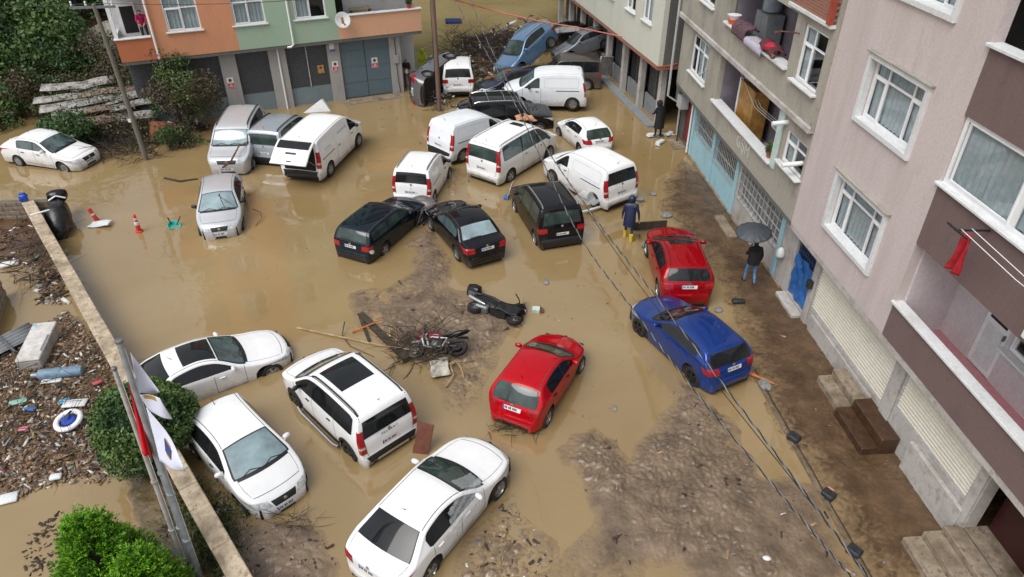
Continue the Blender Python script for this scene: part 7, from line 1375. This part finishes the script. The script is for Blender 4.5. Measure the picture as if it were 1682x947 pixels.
cable('orange_cable', 'orange cable stretched across the back street to the cream house', [pz_(740, -3, 5.5), pz_(800, 14, 4.6), pz_(880, 33, 4.2), pz_(960, 47, 4.0), pz_(1022, 60, 3.9)], .03, mat('orange_cable_sheath', (.50, .10, .05), .5, .15, 4)); cable('orange_cable', 'orange cable across the gap between the cream and grey houses', [pz_(1072, 109, 3.3), pz_(1095, 108, 3.3), pz_(1112, 104, 3.4)], .03, MATS['orange_cable_sheath'])
cable('overhead_cable', 'thin service wire crossing the top left in front of the orange house', [pz_(-30, 14, 7.0), pz_(150, 6, 6.9), pz_(300, 7, 6.9), pz_(450, 2, 7.0), pz_(600, -12, 7.0)], .014, M_cab)
# ------------------------------------------------------------------ kerb with rubber blocks
ka, kb = P(1236, 612, .0), P(1432, 965, .0); kd = (kb - ka); t = tag(link('kerb', None), kind='structure'); n = 14
for i in range(n):
    a_, c_ = ka + kd * (i / n), ka + kd * ((i + .985) / n); q = MB(); q.bar(a_ + Vector((0, 0, -.075)), c_ + Vector((0, 0, -.075)), .07, .22); q.build('kerb_stone', mat('muddy_kerb', (.17, .13, .09), .6, .35, 4, .6), t)
q = MB(); q.tube([tuple(ka + kd * k + Vector((.07, .03, .10 + .012 * math.sin(k * 25)))) for k in lin(0, 1, 30)], .015, 6); tag(q.build('ground_cable', M_blackm, None, True), 'black cable lying along the kerb of the muddy pavement', 'cable')
for lab, u, v in (('black rubber post base on the kerb nearest the blue hatchback', 1303, 722), ('black rubber post base with an orange rag, middle of the kerb', 1360, 815), ('black rubber post base at the bottom end of the kerb', 1402, 908)):
    p = P(u, v); t = thing('rubber_post_base', lab, 'post base', (p.x, p.y, max(0, ground_z(p.x, p.y))), (0, 0, R(-52)), 'rubber post bases on the kerb'); q = MB(); q.box(-.15, .15, -.13, .13, -.05, .15, .03); q.build('block', mat('black_rubber', (.022, .025, .03), .6, .3, 6), t); q = MB(); q.lathe([(.05, .15), (.045, .17), (.03, .17)], 10); q.build('socket', M_blackm, t)
    if 'orange' in lab: q = MB(); q.obox((-.05, .15, .1), (.18, .08, .05), Matrix.Rotation(.5, 4, 'X'), .02); q.build('rag', mat('orange_rag', (.55, .22, .14), .8), t)
t = MB(); t.obox((0, 0, .07), (.42, .2, .14), None, .04); o = t.build('black_bag', MATS['black_rubber'], None, True); p = P(1212, 498); o.location = (p.x, p.y, max(0, ground_z(p.x, p.y))); tag(o, 'black bag on the pavement between the two cars and the wall', 'bag')
t = MB(); t.obox((0, 0, .1), (.5, .25, .22), None, .05); o = t.build('rubber_mat_roll', MATS['black_rubber'], None, True); p = P(1376, 600); o.location = (p.x, p.y, max(0, ground_z(p.x, p.y))); o.rotation_euler = (0, 0, R(-85)); tag(o, 'black bundle at the wall beside the long roller shutter', 'bundle')
# ------------------------------------------------------------------ things in the water
M_cone = mat('cone_red', (.60, .04, .02), .5, .1, 5)
t = thing('traffic_post', 'red and white traffic post standing in open water', 'traffic post', tuple(P(229, 380)), (R(4), R(3), 0)); q = MB(); q.lathe([(.14, -.1), (.14, .05), (.09, .07), (.085, .42), (.06, .46), (.06, .72), (.045, .78), (.02, .8)], 14); q.build('post', M_cone, t, True, 50); q = MB(); q.lathe([(.0905, .34), (.0905, .45), (.064, .465), (.064, .44)], 14, close=False); q.lathe([(.063, .56), (.063, .66)], 14, close=False); q.build('reflective_band', M_cap, t)
t = thing('traffic_post', 'leaning red traffic post beside the white floating sheet', 'traffic post', tuple(P(160, 362)), (R(6), R(-12), 0)); q = MB(); q.lathe([(.11, -.1), (.085, .05), (.075, .55), (.06, .6)], 12); q.build('post', M_cone, t, True, 50); q = MB(); q.lathe([(.081, .3), (.080, .38)], 12, close=False); q.build('reflective_band', M_cap, t)
t = MB(); t.grid(lambda u, v: (u, v, .05 + .07 * math.sin(u * 5 + v * 3) * math.cos(v * 4)), lin(-.42, .42, 14), lin(-.22, .22, 8)); o = t.build('floating_sheet', M_cap, None, True, 80); o.location = P(165, 368, .05); o.modifiers.new('thick', 'SOLIDIFY').thickness = .03; tag(o, 'crumpled white sheet floating beside the leaning traffic post', 'sheet')
t = thing('turquoise_tub', 'turquoise tub with two sticks floating in open water', 'tub', tuple(P(286, 372, .0)), (R(20), R(10), R(30))); q = MB(); q.lathe([(.12, -.1), (.22, .02), (.25, .10), (.22, .10), (.14, .0)], 16); q.build('tub', mat('turquoise_plastic', (.02, .42, .36), .4), t, True); q = MB(); q.tube([(.1, .05, .05), (.25, .1, .45)], .02, 6); q.tube([(-.08, .1, .05), (-.2, .2, .35)], .025, 6); q.build('sticks', M_branch, t)
t = thing('floating_carton', 'pale green drink carton floating right of the fallen scooter', 'carton', tuple(P(881, 510, .03)), (R(8), 0, R(-8))); bx(t, 'box', mat('mint_carton', (.50, .62, .56), .6, .2, 6), -.14, .12, -.1, .1, -.06, .12, b=.01); q = MB(); q.add([(.12, -.1, -.06), (.12, .1, -.06), (.12, .1, .12), (.12, -.1, .12), (.26, -.08, .03), (.26, .08, .03)], [(0, 1, 5, 4), (3, 4, 5, 2), (0, 4, 3), (1, 2, 5)]); q.build('gable_top', M_rust, t)
t = thing('white_board', 'white pyramid-shaped panel in the water behind the long white van', 'panel', tuple(P(522, 180, .0)), (0, 0, R(10))); q = MB(); q.add([(-.75, -.35, 0), (.7, -.3, 0), (.6, .4, 0), (-.4, .4, 0), (.25, .1, .55), (.35, .3, .5)], [(0, 1, 4), (1, 2, 5, 4), (2, 3, 5), (3, 0, 4, 5), (0, 3, 2, 1)]); q.build('shell', M_cap, t)
t = thing('blue_pallet', 'dark blue plastic pallet floating at the top of the street', 'pallet', tuple(P(745, 36)), (R(3), R(2), R(8))); Mpal = mat('navy_plastic', (.012, .03, .12), .5, .2, 5)
for k in range(7): q = MB(); q.box(-.62 + k * .18, -.62 + k * .18 + .13, -.5, .5, .12, .15); q.build('deck_board', Mpal, t)
for y in (-.45, 0, .45): q = MB(); q.box(-.62, .6, y - .06, y + .06, -.06, .118); q.build('runner', Mpal, t)
t = thing('blue_barrel', 'bright blue plastic barrel lying among the wrecked cars', 'barrel', tuple(P(812, 143, .25)), (0, R(90), R(8))); q = MB(); q.lathe([(.20, -.42), (.27, -.40), (.28, -.2), (.295, -.18), (.295, -.14), (.28, -.12), (.28, .12), (.295, .14), (.295, .18), (.28, .2), (.27, .40), (.20, .42)], 20); q.build('drum', mat('bright_blue_plastic', (.01, .11, .55), .35, .15, 4), t, True, 50)
t = MB(); t.grid(lambda u, v: (u, v, .18 * math.sin(u * 3.1 + 1.5) * math.cos(v * 3.5) + .05 * math.sin(u * 14) * math.sin(v * 11)), lin(-.55, .55, 16), lin(-.4, .4, 12)); o = t.build('orange_foam', mat('orange_foam_mat', (.55, .28, .16), .8, .25, 5), None, True, 50); o.location = P(862, 190, .75); o.rotation_euler = (R(15), R(10), R(20)); o.modifiers.new('thick', 'SOLIDIFY').thickness = .06; tag(o, 'crumpled orange foam between minibus roof and black off-roader', 'foam')
for lab, u, v, z, w_ in (('splintered orange timber behind the blue barrel', 820, 126, .9, .12), ('splintered timber wedged under the steel blue car', 850, 115, 1.3, .12)):
    t = thing('broken_timber', lab, 'timber', tuple(P(u, v, z)), (0, 0, R(random.uniform(-20, 20))))
    for k in range(6): q = MB(); q.bar((-.9 + .1 * k, -.25 + .09 * k, random.uniform(-.1, .1)), (.7 - .15 * k, .1 + .07 * k, random.uniform(-.05, .25)), .07, .05); q.build('plank', mat('splintered_wood', (.28, .12, .05), .8, .4, 6), t)
stk = sticks('branch_heap', 'splinters and straw jammed between the piled cars', heap(790, 112, 850, 150, 90, 1.1, .3, 1.0, .018), MATS['splintered_wood'])
# torn bumper by the minibus, front wreckage between the dark cars
t = thing('torn_bumper', 'torn white bumper hanging off the minibus rear corner', 'bumper', tuple(P(838, 318, .05)), (R(20), R(-10), R(60))); q = MB(); q.grid(lambda u, v: (u, .16 * math.sin(u * 2.2) + .05 * v, v * .28 + .05 * math.sin(u * 9)), lin(-.5, .55, 14), lin(0, 1, 6)); o = q.build('skin', P_white, t, True, 60); o.modifiers.new('thick', 'SOLIDIFY').thickness = .02; q = MB(); q.lathe([(.03, 0), (.13, .04), (.12, .1), (.05, .12)], 12, Matrix.Translation((.1, .1, .1)) @ Matrix.Rotation(R(70), 4, 'X')); q.build('lamp_shell', M_metal, t, True); bx(t, 'blue_bag', mat('blue_bag', (.02, .12, .5), .5), -.5, -.25, -.1, .1, .0, .18, b=.05)
t = thing('car_wreckage', 'crushed grey bonnet between the dark estate and the black saloon', 'wreckage', tuple(P(690, 345, .35)), (0, 0, R(20)))
q = MB(); q.grid(lambda u, v: (u, v, .25 + .10 * math.sin(u * 4 + v * 2) + .06 * math.sin(v * 9 + u * 3) - .25 * u * u), lin(-.85, .75, 20), lin(-.45, .65, 16)); o = q.build('bonnet', P_grey, t, True, 50); o.modifiers.new('thick', 'SOLIDIFY').thickness = .02
for k in range(9): q = MB(); q.bar((random.uniform(-.5, .8), random.uniform(-.7, .1), -.3), (random.uniform(-.4, .9), random.uniform(-.6, .3), random.uniform(.1, .4)), .05); q.build('strut', random.choice((M_blackm, M_metal, M_trim)), t)
bx(t, 'radiator', M_blackm, -.3, .6, -.35, -.2, -.35, .15)
t = thing('plastic_sheeting', 'clear plastic sheeting caught between black van and cargo van', 'sheeting', tuple(P(965, 335, .15)), (R(10), 0, R(30))); q = MB(); q.grid(lambda u, v: (u, v, .35 + .14 * math.sin(u * 5 + v * 3) + .08 * math.sin(v * 11)), lin(-.6, .6, 22), lin(-.45, .45, 16)); q.build('film', Mfilm, t, True, 80); bx(t, 'broken_frame', M_cap, -.6, .65, -.5, -.42, .05, .12)
for lab, u, v, z, sc_ in (('brown rag caught on the front wheel of the crimson crossover', 1064, 402, .1, .26), ('dark bag behind the legs of the person in navy', 1052, 326, .15, .2)):
    t = MB(); t.lathe([(.02, -.5), (.7, -.35), (1, .0), (.75, .4), (.1, .55)], 9, Matrix.Diagonal((sc_, sc_ * .8, sc_, 1))); o = t.build('soaked_rag', M_bits[4], None, True, 40); o.location = P(u, v, z); tag(o, lab, 'rag')
for lab, u, v, rz in (('pale broken board left of the rubble by the red door', 1072, 224, 20), ('pale broken slab at the feet of the black-coated person', 1085, 236, 60), ('pile of pale boards behind the black-coated person', 1098, 222, 35)):
    t = thing('broken_board', lab, 'rubble', tuple(P(u, v, .0)), (R(5), R(4), R(rz)));
    for k in range(3): q = MB(); q.obox((random.uniform(-.1, .1), random.uniform(-.1, .1), .03 + k * .05), (.6, .22, .04), Matrix.Rotation(random.uniform(-.6, .6), 4, 'Z'), .006); q.build('board', M_cap, t)
t = thing('door_step', 'grey stone step in front of the red door', 'steps', on_r(-6.5, -.3, 0), (0, 0, rotR)); bx(t, 'step', M_conc, -.55, .55, -.25, .38, -.3, .10, b=.02)
t = thing('white_bag', 'white plastic bag hanging on the wall left of the blue gate', 'bag', on_r(5.62, -.12, 1.25), (0, 0, rotR)); q = MB(); q.lathe([(.03, .2), (.10, .15), (.16, 0), (.15, -.12), (.05, -.2)], 12); q.build('bag', M_cap, t, True)
t = thing('wall_lamp', 'small spotlight arm fixed to the grey wall above the lower balcony', 'lamp', on_r(-2.6, -.5, 4.75), (0, 0, rotR)); q = MB(); q.tube([(-.8, 0, .0), (-.4, -.15, .05), (.2, -.5, .1)], .02, 6); q.lathe([(.03, 0), (.07, .12)], 10, Matrix.Translation((.2, -.5, .1)) @ Matrix.Rotation(R(100), 4, 'X')); q.build('arm', M_rail, t, True)
t = thing('wall_lamp', 'rusty lamp bracket left of the upper grey window', 'lamp', on_r(4.45, -.62, 8.25), (0, 0, rotR)); q = MB(); q.tube([(0, 0, 0), (-.1, -.35, .03), (-.3, -.5, 0)], .02, 6); q.lathe([(.02, 0), (.06, .12)], 10, Matrix.Translation((-.3, -.5, -.04)) @ Matrix.Rotation(R(90), 4, 'X')); q.build('arm', M_rust, t, True)
# ------------------------------------------------------------------ wrecked shed at the upper left
sh = thing('wrecked_shed', 'collapsed shed with broken white corrugated roof sheets left of the orange house', 'shed', (-20.9, 34.9, 0), (0, 0, R(24)))
M_shr = stained('weathered_white_sheet', (.40, .39, .37), (.075, .058, .042), .8, 1.0, (1.4, 1.4, 1.4), thr=.07); M_shr2 = stained('rusty_roof_sheet', (.26, .20, .16), (.09, .055, .035), .8, .9, (1.5, 1.5, 1.5), thr=.05); M_shw = stained('shed_timber', (.12, .085, .06), (.05, .04, .03), .9, .6, (2, 2, 2))
for k in range(14):
    r_, c_ = k // 3, k % 3; q = MB(); l_ = random.uniform(.8, 1.35); q.grid(lambda u, v: (u, v + .05 * math.sin(u * 3), .032 * math.sin(v * 30) - .05 * u * u), lin(-l_, l_, 8), lin(-.36, .36, 40)); o = q.build('roof_sheet', random.choice((M_shr, M_shr, M_shr2)), sh, True, 70); o.location = (-1.5 + c_ * 1.45 + random.uniform(-.25, .25), -1.5 + r_ * .66, 1.0 + r_ * .24 + random.uniform(-.05, .12)); o.rotation_euler = (R(14 + random.uniform(-6, 6)), R(random.uniform(-5, 5)), R(random.uniform(-8, 8))); o.modifiers.new('thick', 'SOLIDIFY').thickness = .008
sticks('branch_heap', 'dead branches and creeper strewn over the broken shed roof', heap(105, 125, 215, 175, 240, .5, .4, 1.5, .016, 1.1), M_branch)
V_, F_ = leaves(np.stack([np.array(P(random.uniform(90, 225), random.uniform(115, 185), 1.2)) + (0, 0, random.random() * .9) for _ in range(4200)]), .11, .5); tag(link('creeper', npmesh('creeper', V_, F_, LB, rng.integers(0, 3, len(F_)))), 'dry creeper leaves scattered over the shed roof', 'creeper', kind='stuff')
for x in (-1.8, 0, 1.8):
    for y in (-1.6, 1.4): q = MB(); q.bar((x, y, -.4), (x + .1, y, 1.0 + (y + 1.6) * .3), .1); q.build('post', M_shw, sh)
for k in range(7): q = MB(); q.box(-2 + k * .57, -1.45 + k * .57, -1.68, -1.64, -.2, .75); q.build('wall_board', M_shw, sh)
t = thing('rubble_slope', 'pale grey rubble on the bank between the trees', 'rubble', (-23.5, 43.5, 2.0)); q = MB(); q.grid(lambda k, a: (2.6 * k * math.cos(a), 1.6 * k * math.sin(a) * (1 + .2 * math.sin(3 * a)), 1.2 * (1 - k * k) + .10 * math.sin(a * 11 + k * 17)), lin(0.01, 1, 12), lin(0, 2 * PI, 44)); q.build('rubble_surface', stained('pale_rubble', (.34, .32, .27), (.12, .11, .08), .95, .8, (3, 3, 3), 1.0), t, True, 30)
t = thing('orange_tank', 'tilted rusty orange tank half hidden by the climber', 'tank', (-17.35, 33.35, .35), (R(14), R(20), R(35))); q = MB(); q.lathe([(.05, -.6), (.5, -.55), (.55, -.45), (.55, .45), (.5, .55), (.05, .6)], 16, Matrix.Rotation(PI / 2, 4, 'Y')); q.build('tank', mat('rusty_orange', (.20, .065, .028), .8, .5, 4), t, True, 50); bx(t, 'white_panel', M_cap, -.2, .3, -.6, -.57, -.1, .5)
for lab, u, v, z, sz, m in (('white plastic chair piece at the waterline left of the shrub', 22, 178, .2, (.6, .3, .15), M_cap), ('white bag in front of the power pole', 212, 218, .2, (.5, .4, .4), M_cap), ('red scrap on the shed roof', 232, 141, 1.6, (.3, .25, .1), M_red), ('white scrap caught in the dark shrub', 97, 184, 1.3, (.25, .2, .12), M_cap), ('blue and white rubbish at the waterline', 30, 166, .2, (.35, .25, .2), MATS['packet_blue'])):
    t = MB(); t.obox((0, 0, 0), sz, Euler((.3, .2, random.random() * 3)).to_matrix().to_4x4(), min(sz) * .4); o = t.build('scrap', m, None, True, 40); o.location = P(u, v, z); tag(o, lab, 'rubbish')
